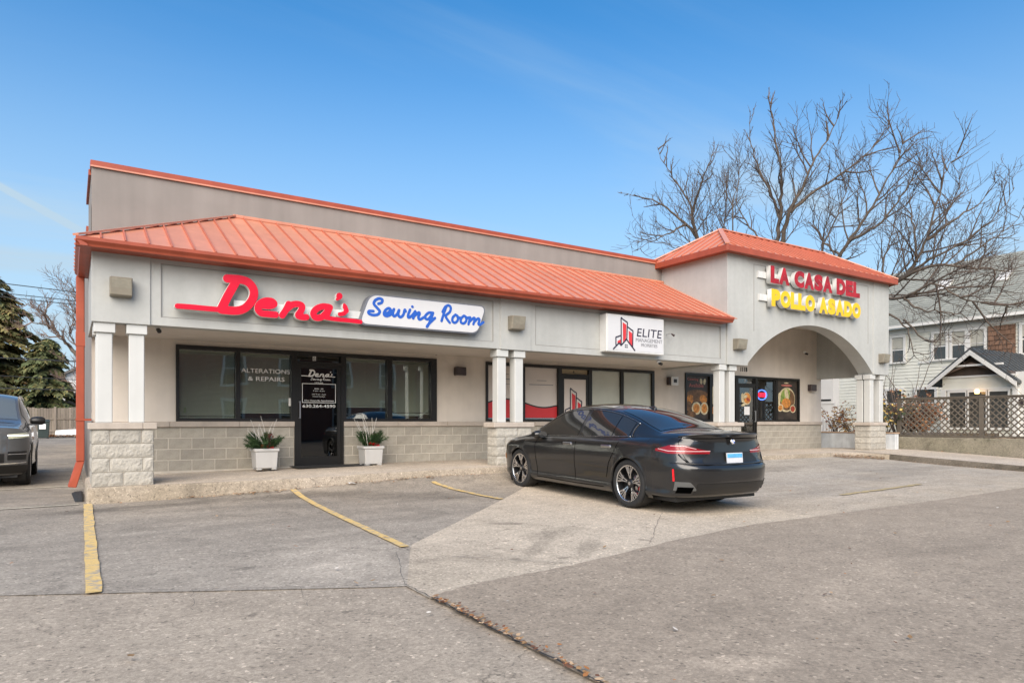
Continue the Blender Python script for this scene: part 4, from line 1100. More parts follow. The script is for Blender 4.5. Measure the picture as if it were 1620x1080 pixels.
for i, (cx, cz, rx, rz, a, m) in enumerate([(17.56, 1.93, .21, .20, 0, P_cream), (17.59, 1.94, .17, .165, 0, P_orange), (17.36, 1.95, .06, .15, 0, P_cream), (17.50, 1.99, .10, .05, .3, P_cream), (17.63, 1.90, .09, .05, -.3, P_red), (17.40, 1.73, .10, .04, .2, P_cream)]):
    disc(MB(), cx, cz, rx, rz, 2.298-0.0006*i, 20, a).build('decal_shape', m, dcl, fix=False)
tag(bx('paper_notice', 17.44, 17.70, 2.293, 2.296, 1.42, 1.68, M['print_white']), 'small white paper notice taped below the decal on the restaurant door', 'notice')
wall_text('unit_number', '1118', 17.27, 17.58, 2.84, 0.145, 2.292, M['blackfilm'], shop, 0.012, 0.02, 1.25)
wall_text('lettering', 'A', 17.50, 17.55, 2.49, 0.08, 2.33, M['print_white'], dC, offset=0.02)

# ---- lights, cameras, boxes on the walls
def wall_pack(x0, x1, z0, z1, lab, y=0.0):
    t = thing('wall_light', lab, 'wall light', ((x0+x1)/2, y, z0), group='square floodlights along the fascia')
    d = 0.20
    MB().hexa([(x0, y, z0), (x0, y-d*0.75, z0+0.015), (x1, y-d*0.75, z0+0.015), (x1, y, z0), (x0, y, z1), (x0, y-d, z1-0.01), (x1, y-d, z1-0.01), (x1, y, z1)]).build('housing', M['lightbox'], t, bevel=0.01)
    MB().hexa([(x0+.02, y-d*0.76, z0+0.035), (x1-.02, y-d*0.76, z0+0.035), (x1-.02, y-d*0.74, z0+0.035), (x0+.02, y-d*0.74, z0+0.035), (x0+.02, y-d*0.995, z1-0.03), (x1-.02, y-d*0.995, z1-0.03), (x1-.02, y-d*0.93, z1-0.03), (x0+.02, y-d*0.93, z1-0.03)]).build('lens', M['lightlens'], t)
wall_pack(0.22, 0.51, 3.045, 3.33, 'square tan floodlight on the fascia over the leftmost stone pier')
wall_pack(7.20, 7.52, 3.06, 3.35, 'square tan floodlight on the fascia over the middle pier, between two signs')
wall_pack(14.06, 14.42, 3.05, 3.34, 'square tan floodlight left of the arch, above paired columns', -0.02)
wall_pack(20.90, 21.25, 3.03, 3.32, 'square tan floodlight right of the arch, rightmost on the building', -0.02)
def sconce(x0, x1, z0, z1, lab, y=2.3):
    t = thing('porch_light', lab, 'wall light', ((x0+x1)/2, y, z0), group='small dark porch lights')
    bx('housing', x0, x1, y-0.16, y-0.001, z0, z1, M['sconce'], t, bevel=0.015)
    bx('lens', x0+0.03, x1-0.03, y-0.165, y-0.155, z0+0.03, z1-0.03, M['sconce'], t)
    bx('base_lens', x0+0.02, x1-0.02, y-0.15, y-0.01, z0-0.012, z0, M['sconcelens'], t)
sconce(7.18, 7.44, 2.27, 2.465, 'small dark porch light between the sewing shop window and the middle columns')
sconce(20.72, 21.02, 2.24, 2.46, 'small dark porch light under the arch, right of the food poster')
t = thing('security_box', 'small white and dark security device box on the wall left of the restaurant window', 'security box', (14.25, 2.3, 2.25))
bx('back_box', 14.05, 14.24, 2.18, 2.299, 2.25, 2.48, M['sconce'], t, bevel=0.01); bx('face', 14.10, 14.38, 2.14, 2.178, 2.24, 2.49, M['white'], t, bevel=0.008); bx('screen', 14.18, 14.31, 2.137, 2.141, 2.32, 2.42, M['black'], t)
def seccam(x, y, z, lab, body=M['fascia']):
    t = thing('security_camera', lab, 'camera', (x, y, z), group='small security cameras')
    MB().lathe([(0.0, 0.0), (0.05, 0.0), (0.05, -0.05), (0.038, -0.06)], 12, 'Z', (x, y, z)).build('mount', M['white'], t)
    MB().tube([(x, y-0.02, z-0.065), (x+0.01, y-0.10, z-0.10)], [0.032, 0.034], 10).build('body', M['black'], t)
seccam(0.90, 0.40, 2.718, 'tiny black security camera under the soffit at the left end')
seccam(11.60, 0.16, 2.674, 'small security camera under the fascia beneath the white box sign')
seccam(20.35, 2.15, 3.55, 'small white security camera high inside the arch')
t = thing('sign_lamp', 'tiny spotlight on an arm right of the white box sign', 'lamp', (11.75, 0.0, 3.27))
MB().tube([(11.72, 0.03, 3.28), (11.72, -0.10, 3.30), (11.74, -0.14, 3.28)], 0.008, 6).build('arm', M['alu'], t)
MB().tube([(11.74, -0.12, 3.29), (11.76, -0.19, 3.24)], [0.015, 0.03], 8).build('head', M['sconce'], t)
tag(MB().tube([(6.72, 2.29, 2.73), (6.72, 2.24, 2.73)], 0.02, 8).build('vent_plug', M['sconce']), 'tiny dark round plug on the wall above the right blinds window', 'fixture')

# ---- small things behind the glass
t = thing('folded_frame', 'leaning white stick and rack standing inside the rightmost blinds window', 'rack', (6.1, 2.38, 1.27))
MB().bar((6.33, 2.38, 1.28), (6.57, 2.38, 1.47), 0.02, 0.02).build('stick', M['white'], t); bx('rail', 5.70, 6.42, 2.37, 2.385, 1.33, 1.375, M['white'], t)
tag(bx('hang_tag', 1.52, 1.56, 2.36, 2.364, 1.37, 1.47, mat('pale_green_tag', (0.5, 0.55, 0.35), 0.6, var=0)), 'small pale green tag hanging low in the leftmost window', 'tag')
tag(bx('window_sticker', 3.44, 3.50, 2.331, 2.333, 1.52, 1.68, M['print_white']), 'small white sticker at the right edge of the lettered window', 'sticker')

# ---- door mat
tag(MB().box(3.42, 4.95, 1.62, 2.20, 0.300, 0.318).build('door_mat', M['rubber'], bevel=0.008), 'long black rubber mat lying before the left glass door', 'door mat')

# ---- planters
GN = mat('pine_needle', (0.035, 0.075, 0.022), 0.7, var=0.4, scale=6)
WT = mat('white_twig', (0.68, 0.65, 0.60), 0.7, var=0.1)
RB = mat('red_ribbon', (0.55, 0.012, 0.018), 0.5, var=0.2)
BY = mat('dried_berry', (0.10, 0.022, 0.015), 0.7, var=0.5, scale=20)
PW = mat('white_planter', (0.52, 0.51, 0.49), 0.5, var=0.05, streak=0.06)
def planter(x, y, lab, seed, w=0.43, h=0.40, spread=0.34, twig_h=0.75, lean=0.0):
    r = random.Random(seed); z0 = 0.30
    t = thing('planter', lab, 'planter', (x, y, z0), group='white square planters by the door')
    a = w/2; b = a*0.86
    m = MB()
    for sx_, sy_ in ((-1, -1), (1, -1), (1, 1), (-1, 1)): m.box(x+sx_*(b-0.05)-0.05, x+sx_*(b-0.05)+0.05, y+sy_*(b-0.05)-0.05, y+sy_*(b-0.05)+0.05, z0, z0+0.03)
    m.hexa([(x-b, y-b, z0+0.03), (x+b, y-b, z0+0.03), (x+b, y+b, z0+0.03), (x-b, y+b, z0+0.03), (x-a*0.95, y-a*0.95, z0+h-0.05), (x+a*0.95, y-a*0.95, z0+h-0.05), (x+a*0.95, y+a*0.95, z0+h-0.05), (x-a*0.95, y+a*0.95, z0+h-0.05)])
    m.build('pot', PW, t, bevel=0.012)
    m = MB()
    for q in ((x-a-.01, x+a+.01, y-a-.01, y-a+.04), (x-a-.01, x+a+.01, y+a-.04, y+a+.01), (x-a-.01, x-a+.04, y-a+.04, y+a-.04), (x+a-.04, x+a+.01, y-a+.04, y+a-.04)): m.box(*q, z0+h-0.055, z0+h)
    m.build('rim', PW, t, bevel=0.01)
    bx('soil', x-a+.04, x+a-.04, y-a+.04, y+a-.04, z0+h-0.06, z0+h-0.02, G_soil, t)
    zt = z0+h-0.03
    m = MB()
    for k in range(54):                      # pine boughs with needles
        an = r.uniform(0, 2*math.pi); le = r.uniform(0.20, 0.40); up = r.uniform(0.3, 1.3)
        p = Vector((x+0.06*math.cos(an), y+0.06*math.sin(an), zt)); d = Vector((math.cos(an)*spread*1.6, math.sin(an)*spread*1.1, up)).normalized()
        pts = [p]
        for q in range(7):
            p = p + d*(le/7); d = (d+Vector((0, 0, -0.07))).normalized(); pts.append(p)
        m.tube(pts, 0.004, 3, False)
        for q in range(1, len(pts)):
            for e in range(26):
                c = pts[q-1].lerp(pts[q], r.random()); nd = (d*0.5+Vector((r.uniform(-1, 1), r.uniform(-1, 1), r.uniform(-1, 1)))).normalized()
                s = nd.orthogonal().normalized()*0.0038; m.poly([c-s, c+s, c+nd*r.uniform(0.05, 0.10)])
    m.build('pine_boughs', GN, t, fix=False)
    for k in range(9):
        an = r.uniform(0, 2*math.pi); p = Vector((x+r.uniform(-.10, .10), y+r.uniform(-.08, .08), zt)); d = Vector((math.cos(an)*0.38+lean, math.sin(an)*0.2, 1)).normalized()
        L = twig_h*r.uniform(0.65, 1.0); pts = [p]
        for q in range(6):
            d = (d+Vector((r.uniform(-.16, .16), r.uniform(-.16, .16), 0))).normalized(); p = p+d*(L/6); pts.append(p)
        MB().tube(pts, [0.0085*(1-0.1*q) for q in range(7)], 5).build('white_branch', WT, t)
    m = MB()
    for k in range(60):
        c = Vector((x+0.07+r.gauss(0, .035), y-0.06+r.gauss(0, .03), zt+r.uniform(0.04, 0.30))); q = 0.016
        m.hexa([c+Vector((-q, -q, -q)), c+Vector((q, -q, -q)), c+Vector((q, q, -q)), c+Vector((-q, q, -q)), c+Vector((-q*.6, -q*.6, q)), c+Vector((q*.6, -q*.6, q)), c+Vector((q*.6, q*.6, q)), c+Vector((-q*.6, q*.6, q))])
    m.build('dried_berries', BY, t, fix=False)
    m = MB()
    for k in range(12):
        an = 2*math.pi*k/12+r.uniform(-.2, .2); c = Vector((x+0.02, y-0.09, zt+0.03)); e = c+Vector((0.12*math.cos(an), 0.08*math.sin(an)-0.03, 0.035+0.045*math.sin(an*2)))
        n_ = Vector((-math.sin(an), math.cos(an), .4))*0.03; m.quad(c-n_*.3, c+n_*.3, e+n_, e-n_)
    m.build('red_bow', RB, t, fix=False)
planter(2.83, 1.72, 'white square planter with wide pine boughs, left of the glass door', 3, 0.43, 0.40, 0.42, 0.66, -0.15)
planter(4.99, 1.84, 'white square planter with upright white twigs, right of the glass door', 15, 0.42, 0.40, 0.24, 0.74, 0.0)

# ================================================================== CARS
def pchip(xs, ys):
    xs = np.array(xs, float); ys = np.array(ys, float)
    h = np.diff(xs); d = np.diff(ys)/h; n = len(xs); mm = np.zeros(n)
    for i in range(1, n-1):
        if d[i-1]*d[i] > 0:
            w1, w2 = 2*h[i]+h[i-1], h[i]+2*h[i-1]; mm[i] = (w1+w2)/(w1/d[i-1]+w2/d[i])
    mm[0], mm[-1] = d[0], d[-1]
    def f(x):
        x = min(max(x, xs[0]), xs[-1]); i = min(int(np.searchsorted(xs, x, 'right'))-1, n-2); i = max(i, 0)
        t = (x-xs[i])/h[i]
        return float((2*t**3-3*t**2+1)*ys[i]+(t**3-2*t**2+t)*h[i]*mm[i]+(-2*t**3+3*t**2)*ys[i+1]+(t**3-t**2)*h[i]*mm[i+1])
    return f
def smooth_interp(xs, ys, it=3):
    """natural-looking curve: pchip resampled and smoothed a little"""
    f = pchip(xs, ys); g = np.linspace(xs[0], xs[-1], 160); v = np.array([f(q) for q in g])
    for _ in range(it*4): v[1:-1] = (v[:-2]+2*v[1:-1]+v[2:])/4
    return lambda x: float(np.interp(x, g, v))

class CarBody:
    def __init__(s, us, uf, zC, rail_y, rail_z, belt_y, belt_z, yM, side, ur, ufr, wheels, rw, arch, sill, lip, nose):
        s.us, s.uf = us, uf
        s.zC = smooth_interp(*zC); s.yR = smooth_interp(*rail_y); s.zR = smooth_interp(*rail_z)
        s.yB = smooth_interp(*belt_y); s.zB = smooth_interp(*belt_z); s.yM = smooth_interp(*yM)
        s.side_k = side; s.ur = smooth_interp(*ur, it=1); s.ufr = smooth_interp(*ufr, it=1)
        s.wheels, s.rw, s.arch, s.sill, s.lip, s.nose = wheels, rw, arch, sill, lip, nose
        s._c = {}
    def side_f(s, u):
        k = round(u, 4)
        if k not in s._c:
            zB, yB, yM = s.zB(u), s.yB(u), s.yM(u)
            zz = [z for z, _ in s.side_k if z < zB-0.09]; vv = [yM+o for z, o in s.side_k if z < zB-0.09]
            zz += [zB-0.05, zB]; vv += [yB+(yM-yB)*0.62, yB]
            s._c[k] = pchip(zz, vv)
        return s._c[k]
    def side(s, u, z, off=0.0): return Vector((u, s.side_f(u)(z)+off, z))
    def zb(s, u):
        for uw in s.wheels:
            d = abs(u-uw)
            if d <= s.arch: return s.rw+math.sqrt(max(0, s.arch**2-d*d))
        return s.sill
    def strip(s, u, q, off=0.0):       # rail (0) to belt (1)
        y = s.yR(u)+(s.yB(u)-s.yR(u))*q+0.018*math.sin(math.pi*q); z = s.zR(u)+(s.zB(u)-s.zR(u))*q
        return Vector((u, y+off, z+off*0.45))
    def top(s, u, q, off=0.0):         # centre (0) to rail (+-1)
        zc, zr = s.zC(u), s.zR(u)
        return Vector((u, s.yR(u)*q, zc-(zc-zr)*abs(q)**2.4+off))
    def rear(s, th, z, off=0.0):
        zz = min(z, s.zB(s.us)); vS = s.side_f(s.us)(zz) - max(0, z-s.zB(s.us))*0.6
        c, n = math.cos(th), abs(math.sin(th)); e = 2/3.2; sg_ = 1 if th >= 0 else -1
        u = s.us-(s.us-s.ur(z))*max(c, 0)**e; v = vS*n**e
        return Vector((u-off*max(c, 0)**0.5, sg_*(v+off*n**2), z))
    def front(s, th, z, off=0.0):
        zz = min(z, s.zB(s.uf)); vS = s.side_f(s.uf)(zz)
        c, n = math.cos(th), abs(math.sin(th)); e = 2/2.8; sg_ = 1 if th >= 0 else -1
        u = s.uf+(s.ufr(z)-s.uf)*max(c, 0)**e; v = vS*n**e
        return Vector((u+off*max(c, 0)**0.5, sg_*(v+off*n**2), z))
    def ztop_r(s, th): a = s.zB(s.us); return a+(s.lip-a)*(1-abs(math.sin(th))**6)
    def ztop_f(s, th): a = s.zB(s.uf); return a+(s.nose-a)*(1-abs(math.sin(th))**4)
    def body(s, m, parent):
        st = set(np.round(np.arange(s.us, s.uf+1e-6, 0.03), 4))|{s.us, s.uf}
        for uw in s.wheels:
            st = {q for q in st if abs(abs(q-uw)-s.arch) > 0.012}
            for a in np.linspace(-90, 90, 25): st.add(round(uw+s.arch*math.sin(R(a)), 5))
            st.add(round(uw-s.arch-0.002, 5)); st.add(round(uw+s.arch+0.002, 5))
        st = sorted(q for q in st if s.us <= q <= s.uf)
        NR = 26
        for sg_ in (1, -1):
            fl = lambda p: Vector((p.x, p.y*sg_, p.z))
            P = []
            for u in st:
                zt, zb = s.zB(u), s.zb(u); near = zb > s.sill+0.001
                row = []
                for k in range(NR+1):
                    z = zt+(zb-zt)*k/NR; p = s.side(u, z)
                    if near: p.y += 0.012*math.exp(-(z-zb)/0.035)
                    row.append(fl(p))
                p = row[-1].copy(); p.y -= sg_*0.04; row.append(p)
                P.append(row)
            MB().grid(P).build('body_side', m, parent, smooth=True)
            MB().grid([[fl(s.strip(u, k/8)) for k in range(9)] for u in st]).build('pillar_panel', m, parent, smooth=True)
        MB().grid([[s.top(u, q) for q in np.linspace(-1, 1, 25)] for u in st]).build('roof_and_hood', m, parent, smooth=True)
        # rear and front ends
        for fn, zt, zlow, nm, e in ((s.rear, s.ztop_r, 0.24, 'rear_bumper', 0), (s.front, s.ztop_f, 0.22, 'front_bumper', 1)):
            P = []
            for th in np.linspace(-math.pi/2, math.pi/2, 61):
                a = zt(th); row = [fn(th, a+(zlow-a)*k/30) for k in range(31)]
                p = row[-1].copy(); p.x *= 0.93; p.y *= 0.9; row.append(p); P.append(row)
            MB().grid(P).build(nm, m, parent, smooth=True)
        for u0, fn, zt, nm in ((s.us, s.rear, s.ztop_r, 'trunk_lid'), (s.uf, s.front, s.ztop_f, 'hood')):
            P = []
            for th in np.linspace(-math.pi/2, math.pi/2, 49):
                e = fn(th, zt(th)); q = abs(math.sin(th))**(2/3.0); tot = s.yB(u0)
                v = q*tot; sg_ = 1 if th >= 0 else -1
                if v <= s.yR(u0): b = s.top(u0, v/s.yR(u0))
                else: b = s.strip(u0, (v-s.yR(u0))/(s.yB(u0)-s.yR(u0)+1e-6)); 
                b = Vector((u0, sg_*abs(b.y), b.z))
                row = []
                for k in range(13):
                    t = k/12; p = b.lerp(e, t); p.z += 0.018*math.sin(math.pi*t)*(1-q**4); row.append(p)
                P.append(row)
            MB().grid(P).build(nm, m, parent, smooth=True)
        bx('underbody', s.us-0.35, s.uf+0.3, -0.78, 0.78, 0.17, 0.5, M['black'], parent)
        for uw in s.wheels:
            for sg_ in (1, -1):
                P = [[Vector((uw+(s.arch+0.015)*math.cos(a), sg_*v, s.rw+(s.arch+0.015)*math.sin(a))) for v in (0.55, 0.90)] for a in np.linspace(R(-40), R(220), 28)]
                MB().grid(P).build('wheel_liner', M['black'], parent, smooth=True)
    def patch(s, fn, ths, zs, off, n=(20, 6)):
        """grid patch on an end surface; zs: (bottom(th), top(th))"""
        P = []
        for t in np.linspace(*ths, n[0]):
            a, b = zs[0](t), zs[1](t); P.append([fn(t, a+(b-a)*k/n[1], off) for k in range(n[1]+1)])
        return MB().grid(P)
    def side_ribbon(s, path, w, off, horiz=False):
        P = []
        for i in range(len(path)-1):
            for k in range(6):
                t = k/6; P.append((path[i][0]+(path[i+1][0]-path[i][0])*t, path[i][1]+(path[i+1][1]-path[i][1])*t))
        P.append(path[-1]); G = []
        for i, (u, z) in enumerate(P):
            a, b = P[max(i-1, 0)], P[min(i+1, len(P)-1)]; dx, dz = b[0]-a[0], b[1]-a[1]; L = math.hypot(dx, dz)+1e-9
            nx, nz = -dz/L*w/2, dx/L*w/2
            G.append([s.side(u+nx, z+nz, off), s.side(u-nx, z-nz, off)])
        return MB().grid(G)

def make_wheel(parent, r, rim_r, wid, spoke_mat, dark_mat, style, caliper=None, name='wheel'):
    w = bpy.data.objects.new(name, None); COL.objects.link(w); w.parent = parent
    h = wid/2
    prof = [(rim_r, h-0.012), (rim_r+0.012, h), (r-0.035, h), (r-0.012, h-0.012), (r, h-0.045), (r, -h+0.045), (r-0.012, -h+0.012), (r-0.04, -h), (rim_r, -h+0.01)]
    MB().lathe(prof, 48, 'Y').build('tyre', M['rubber'], w, smooth=True)
    MB().lathe([(rim_r+0.004, h-0.006), (rim_r-0.010, h-0.012), (rim_r-0.018, h-0.04), (rim_r-0.03, -h+0.03)], 40, 'Y').build('rim', dark_mat, w, smooth=True)
    MB().lathe([(rim_r+0.006, h-0.008), (rim_r-0.006, h-0.006), (rim_r-0.012, h-0.014)], 40, 'Y').build('rim_lip', spoke_mat, w, smooth=True)
    MB().lathe([(0.0, h-0.13), (rim_r*0.62, h-0.13), (rim_r*0.62, h-0.16)], 32, 'Y').build('brake_disc', M['alu'], w, smooth=True)
    MB().lathe([(0.0, -h+0.05), (rim_r-0.01, -h+0.05)], 24, 'Y').build('inner_face', M['black'], w)
    if caliper:
        P = []
        for a in np.linspace(R(150), R(215), 8): P.append([Vector((rr*math.cos(a), h-0.10, rr*math.sin(a))) for rr in (rim_r*0.52, rim_r*0.82)])
        MB().grid(P).build('caliper', caliper, w)
    def spoke(a0, r0, a1, r1, w0, w1, m, y0, y1, nm='spoke'):
        p0 = Vector((r0*math.cos(a0), 0, r0*math.sin(a0))); p1 = Vector((r1*math.cos(a1), 0, r1*math.sin(a1))); d = (p1-p0).normalized(); t = Vector((-d.z, 0, d.x))
        mb = MB().hexa([p0-t*w0+Vector((0, y0-0.03, 0)), p1-t*w1+Vector((0, y1-0.03, 0)), p1+t*w1+Vector((0, y1-0.03, 0)), p0+t*w0+Vector((0, y0-0.03, 0)),
                        p0-t*w0+Vector((0, y0, 0)), p1-t*w1+Vector((0, y1, 0)), p1+t*w1+Vector((0, y1, 0)), p0+t*w0+Vector((0, y0, 0))])
        mb.build(nm, m, w)
    yh, yr = h-0.045, h-0.018
    if style == 'twin':
        for k in range(5):
            a = 2*math.pi*k/5+0.35
            spoke(a, 0.05, a, rim_r*0.6, 0.030, 0.034, dark_mat, yh-0.004, yr-0.012, 'spoke_root')
            for sg_ in (-1, 1):
                spoke(a+sg_*0.10, 0.07, a+sg_*0.17, rim_r*0.60, 0.006, 0.007, spoke_mat, yh, yr-0.006)
                spoke(a+sg_*0.17, rim_r*0.58, a+sg_*0.30, rim_r-0.008, 0.011, 0.013, spoke_mat, yr-0.006, yr)
                spoke(a+sg_*0.06, rim_r*0.55, a+sg_*0.10, rim_r-0.008, 0.007, 0.008, spoke_mat, yr-0.007, yr-0.002)
                spoke(a+sg_*0.20, rim_r*0.55, a+sg_*0.20, rim_r-0.01, 0.018, 0.020, dark_mat, yr-0.012, yr-0.008, 'spoke_web')
    else:
        for k in range(5):
            a = 2*math.pi*k/5
            spoke(a-0.12, 0.05, a-0.2, rim_r-0.008, 0.02, 0.026, spoke_mat, yh, yr); spoke(a+0.12, 0.05, a+0.2, rim_r-0.008, 0.02, 0.026, spoke_mat, yh, yr)
    MB().lathe([(0.0, yh+0.012), (0.034, yh+0.010), (0.06, yh+0.002), (0.07, yh-0.03)], 20, 'Y').build('hub', dark_mat, w, smooth=True)
    MB().lathe([(0.0, yh+0.0145), (0.026, yh+0.013)], 16, 'Y').build('hub_cap', M['alu'], w, smooth=True)
    return w

def place_wheels(proto, body, parent, track, steer=0.0):
    first = True
    for uw in body.wheels:
        for sg_ in (1, -1):
            w = proto if first else copy_tree(proto, parent); first = False
            w.location = (uw, sg_*track, body.rw); w.rotation_euler = (0, 0, 0 if sg_ > 0 else math.pi)

PAINT = mat('black_car_paint', (0.011, 0.011, 0.0115), 0.30, var=0.0, coat=0.8, coatr=0.08, spec=0.4)
CGLASS = mat('car_glass', (0.022, 0.022, 0.021), 0.03, var=0.0, spec=0.6, coat=0.4)
TRIM = mat('shadow_trim', (0.50, 0.50, 0.51), 0.2, metal=1.0, var=0.0)
GAP = mat('panel_gap', (0.0012, 0.0012, 0.0012), 0.9, var=0.0, spec=0.0)
LRED = mat('tail_lamp_red', (0.24, 0.006, 0.010), 0.22, var=0.15, scale=8, coat=0.3)
LREDL = mat('tail_lamp_clear', (0.62, 0.40, 0.40), 0.15, var=0.0, coat=1.0)
REFL = mat('reflector_red', (0.75, 0.012, 0.02), 0.2, var=0.0, emit=(1, 0.01, 0.02), estr=0.15)
DGREY = mat('dark_grey_trim', (0.16, 0.165, 0.165), 0.32, var=0.0, metal=0.5)
RIMDARK = mat('rim_dark', (0.012, 0.012, 0.013), 0.3, var=0.0)
RIMCUT = mat('rim_machined', (0.72, 0.72, 0.73), 0.22, metal=1.0, var=0.0)

sed = thing('sedan', 'glossy black four-door sedan parked nose-in before the shops', 'car', (7.39, -4.375, -0.037), R(87.776), world_coords=False)
sed.rotation_euler = (0, -math.atan(0.0165), R(87.776))
us, uf = -0.48, 3.25
B = CarBody(us, uf,
    zC=([-0.6, -0.48, -0.2, 0.2, 0.6, 1.0, 1.4, 1.75, 2.05, 2.4, 2.75, 2.95, 3.3], [1.118, 1.128, 1.225, 1.365, 1.455, 1.50, 1.515, 1.497, 1.432, 1.275, 1.09, 1.005, 0.945]),
    rail_y=([-0.6, -0.48, -0.2, 0.2, 0.6, 1.0, 1.4, 1.75, 2.05, 2.4, 2.75, 2.95, 3.3], [0.71, 0.70, 0.665, 0.61, 0.575, 0.565, 0.565, 0.575, 0.60, 0.655, 0.715, 0.735, 0.70]),
    rail_z=([-0.6, -0.48, -0.2, 0.2, 0.6, 1.0, 1.4, 1.75, 2.05, 2.4, 2.75, 2.95, 3.3], [1.075, 1.085, 1.155, 1.29, 1.385, 1.432, 1.448, 1.43, 1.362, 1.205, 1.035, 0.968, 0.915]),
    belt_y=([-0.6, 0, 0.6, 1.4, 2.2, 2.75, 3.3], [0.80, 0.815, 0.82, 0.82, 0.815, 0.81, 0.78]),
    belt_z=([-0.6, 0, 0.6, 1.4, 2.2, 2.75, 3.3], [1.02, 1.018, 1.0, 0.98, 0.958, 0.935, 0.88]),
    yM=([-0.6, -0.2, 0.1, 0.8, 1.6, 2.4, 3.0, 3.3], [0.905, 0.938, 0.945, 0.925, 0.92, 0.928, 0.94, 0.93]),
    side=[(0.10, -0.09), (0.20, -0.055), (0.27, -0.012), (0.34, -0.028), (0.45, -0.022), (0.60, -0.004), (0.74, 0.0), (0.84, -0.012)],
    ur=([0.18, 0.24, 0.32, 0.42, 0.52, 0.60, 0.66, 0.70, 0.76, 0.85, 0.93, 1.0, 1.05, 1.09], [-0.96, -1.03, -1.11, -1.17, -1.19, -1.19, -1.18, -1.11, -1.085, -1.07, -1.06, -1.055, -1.085, -1.125]),
    ufr=([0.18, 0.24, 0.35, 0.5, 0.65, 0.75, 0.82, 0.9], [3.72, 3.78, 3.85, 3.87, 3.84, 3.80, 3.74, 3.60]),
    wheels=(0.0, 2.995), rw=0.352, arch=0.372, sill=0.19, lip=1.085, nose=0.855)
B.body(PAINT, sed)
# glass
def side_glass(B, u0, u1, slant0, slant1, parent, mt, top_in=0.05, bot_in=0.018):
    for sg_ in (1, -1):
        P = []
        for k in range(25):
            t = k/24; row = []
            for j in range(9):
                q = j/8
                a = u0+slant0*(1-q); b = u1+slant1*(1-q); u = a+(b-a)*t
                h = math.hypot(B.zR(u)-B.zB(u), B.yB(u)-B.yR(u))+1e-6
                qa, qb = min(top_in/h, 0.49), 1-min(bot_in/h, 0.49)
                p = B.strip(u, qa+(qb-qa)*q, 0.005); row.append(Vector((p.x, p.y*sg_, p.z)))
            P.append(row)
        MB().grid(P).build('side_window', mt, parent, smooth=True)
side_glass(B, 1.36, 2.52, -0.05, 0.0, sed, CGLASS); side_glass(B, 0.50, 1.27, -0.02, -0.05, sed, CGLASS); side_glass(B, 0.10, 0.47, 0.0, -0.02, sed, CGLASS)
for sg_ in (1, -1):
    for q_in, top in ((0.03, True), (0.006, False)):
        pts = []
        for u in np.linspace(0.02 if top else 0.06, 2.62, 50):
            h = math.hypot(B.zR(u)-B.zB(u), B.yB(u)-B.yR(u)); q = min(q_in/h, 0.5) if top else 1-q_in/h
            p = B.strip(u, q, 0.006); pts.append((p.x, p.y*sg_, p.z))
        MB().tube(pts, 0.0065, 5).build('window_trim', TRIM, sed, smooth=True)
    pts = [];
    for q in np.linspace(0.12, 1.0, 8):
        p = B.strip(0.02+0.03*math.sin(q*3.14), q, 0.006); pts.append((p.x, p.y*sg_, p.z))
    MB().tube(pts, 0.006, 5).build('window_trim', PAINT, sed, smooth=True)
MB().grid([[B.top(u, q, 0.006) for q in np.linspace(-0.93, 0.93, 21)] for u in np.linspace(-0.38, 0.58, 24)]).build('rear_window', CGLASS, sed, smooth=True)
MB().grid([[B.top(u, q, 0.006) for q in np.linspace(-0.95, 0.95, 21)] for u in np.linspace(1.98, 2.80, 20)]).build('windscreen', CGLASS, sed, smooth=True)
MB().grid([[B.top(u, q, 0.004) for q in np.linspace(-0.86, 0.86, 15)] for u in np.linspace(0.85, 1.75, 16)]).build('roof_glass', CGLASS, sed, smooth=True)
# shut lines
for path in ([(2.40, 0.26), (2.44, 0.55), (2.47, 0.80), (2.42, 0.925)], [(1.30, 0.24), (1.31, 0.6), (1.30, 0.965)], [(0.50, 0.40), (0.42, 0.62), (0.30, 0.80), (0.22, 0.95)], [(0.55, 0.255), (1.3, 0.245), (2.4, 0.26)]):
    B.side_ribbon(path, 0.011, 0.0025).build('panel_gap', GAP, sed)
# trunk shut line on the tail
for sg_ in (1, -1):
    pts = [B.rear(sg_*t, z, 0.003) for t, z in ((1.05, 1.045), (1.02, 0.98), (0.96, 0.90), (0.80, 0.76), (0.70, 0.685), (0.4, 0.675), (0.0, 0.672))]
    MB().tube(pts, 0.004, 4).build('panel_gap', GAP, sed)
MB().tube([B.rear(t, B.ztop_r(t)+0.002, 0.004) for t in np.linspace(-1.15, 1.15, 30)], 0.010, 6).build('spoiler_lip', PAINT, sed, smooth=True)
MB().tube([B.rear(t, 1.03, 0.002) for t in np.linspace(-1.0, 1.0, 30)], 0.006, 4).build('panel_gap', GAP, sed)
# bumper shelf and a black patch painting the shade of the plate recess
MB().tube([B.rear(t, 0.682+0.02*abs(t), 0.006) for t in np.linspace(-1.2, 1.2, 40)], [0.004+0.013*(1-(abs(t)/1.2)**3) for t in np.linspace(-1.2, 1.2, 40)], 8).build('bumper_shelf', PAINT, sed, smooth=True)
B.patch(B.rear, (-0.42, 0.42), (lambda t: 0.70, lambda t: 0.845-0.10*clamp((abs(t)-0.26)/0.16)), 0.004, (30, 4)).build('plate_recess_shade', M['black'], sed, smooth=True)
for sg_ in (1, -1):
    MB().tube([B.rear(sg_*t, z, 0.003) for t, z in ((0.98, 0.82), (0.86, 0.76), (0.74, 0.70))], 0.010, 6).build('body_crease', PAINT, sed, smooth=True)
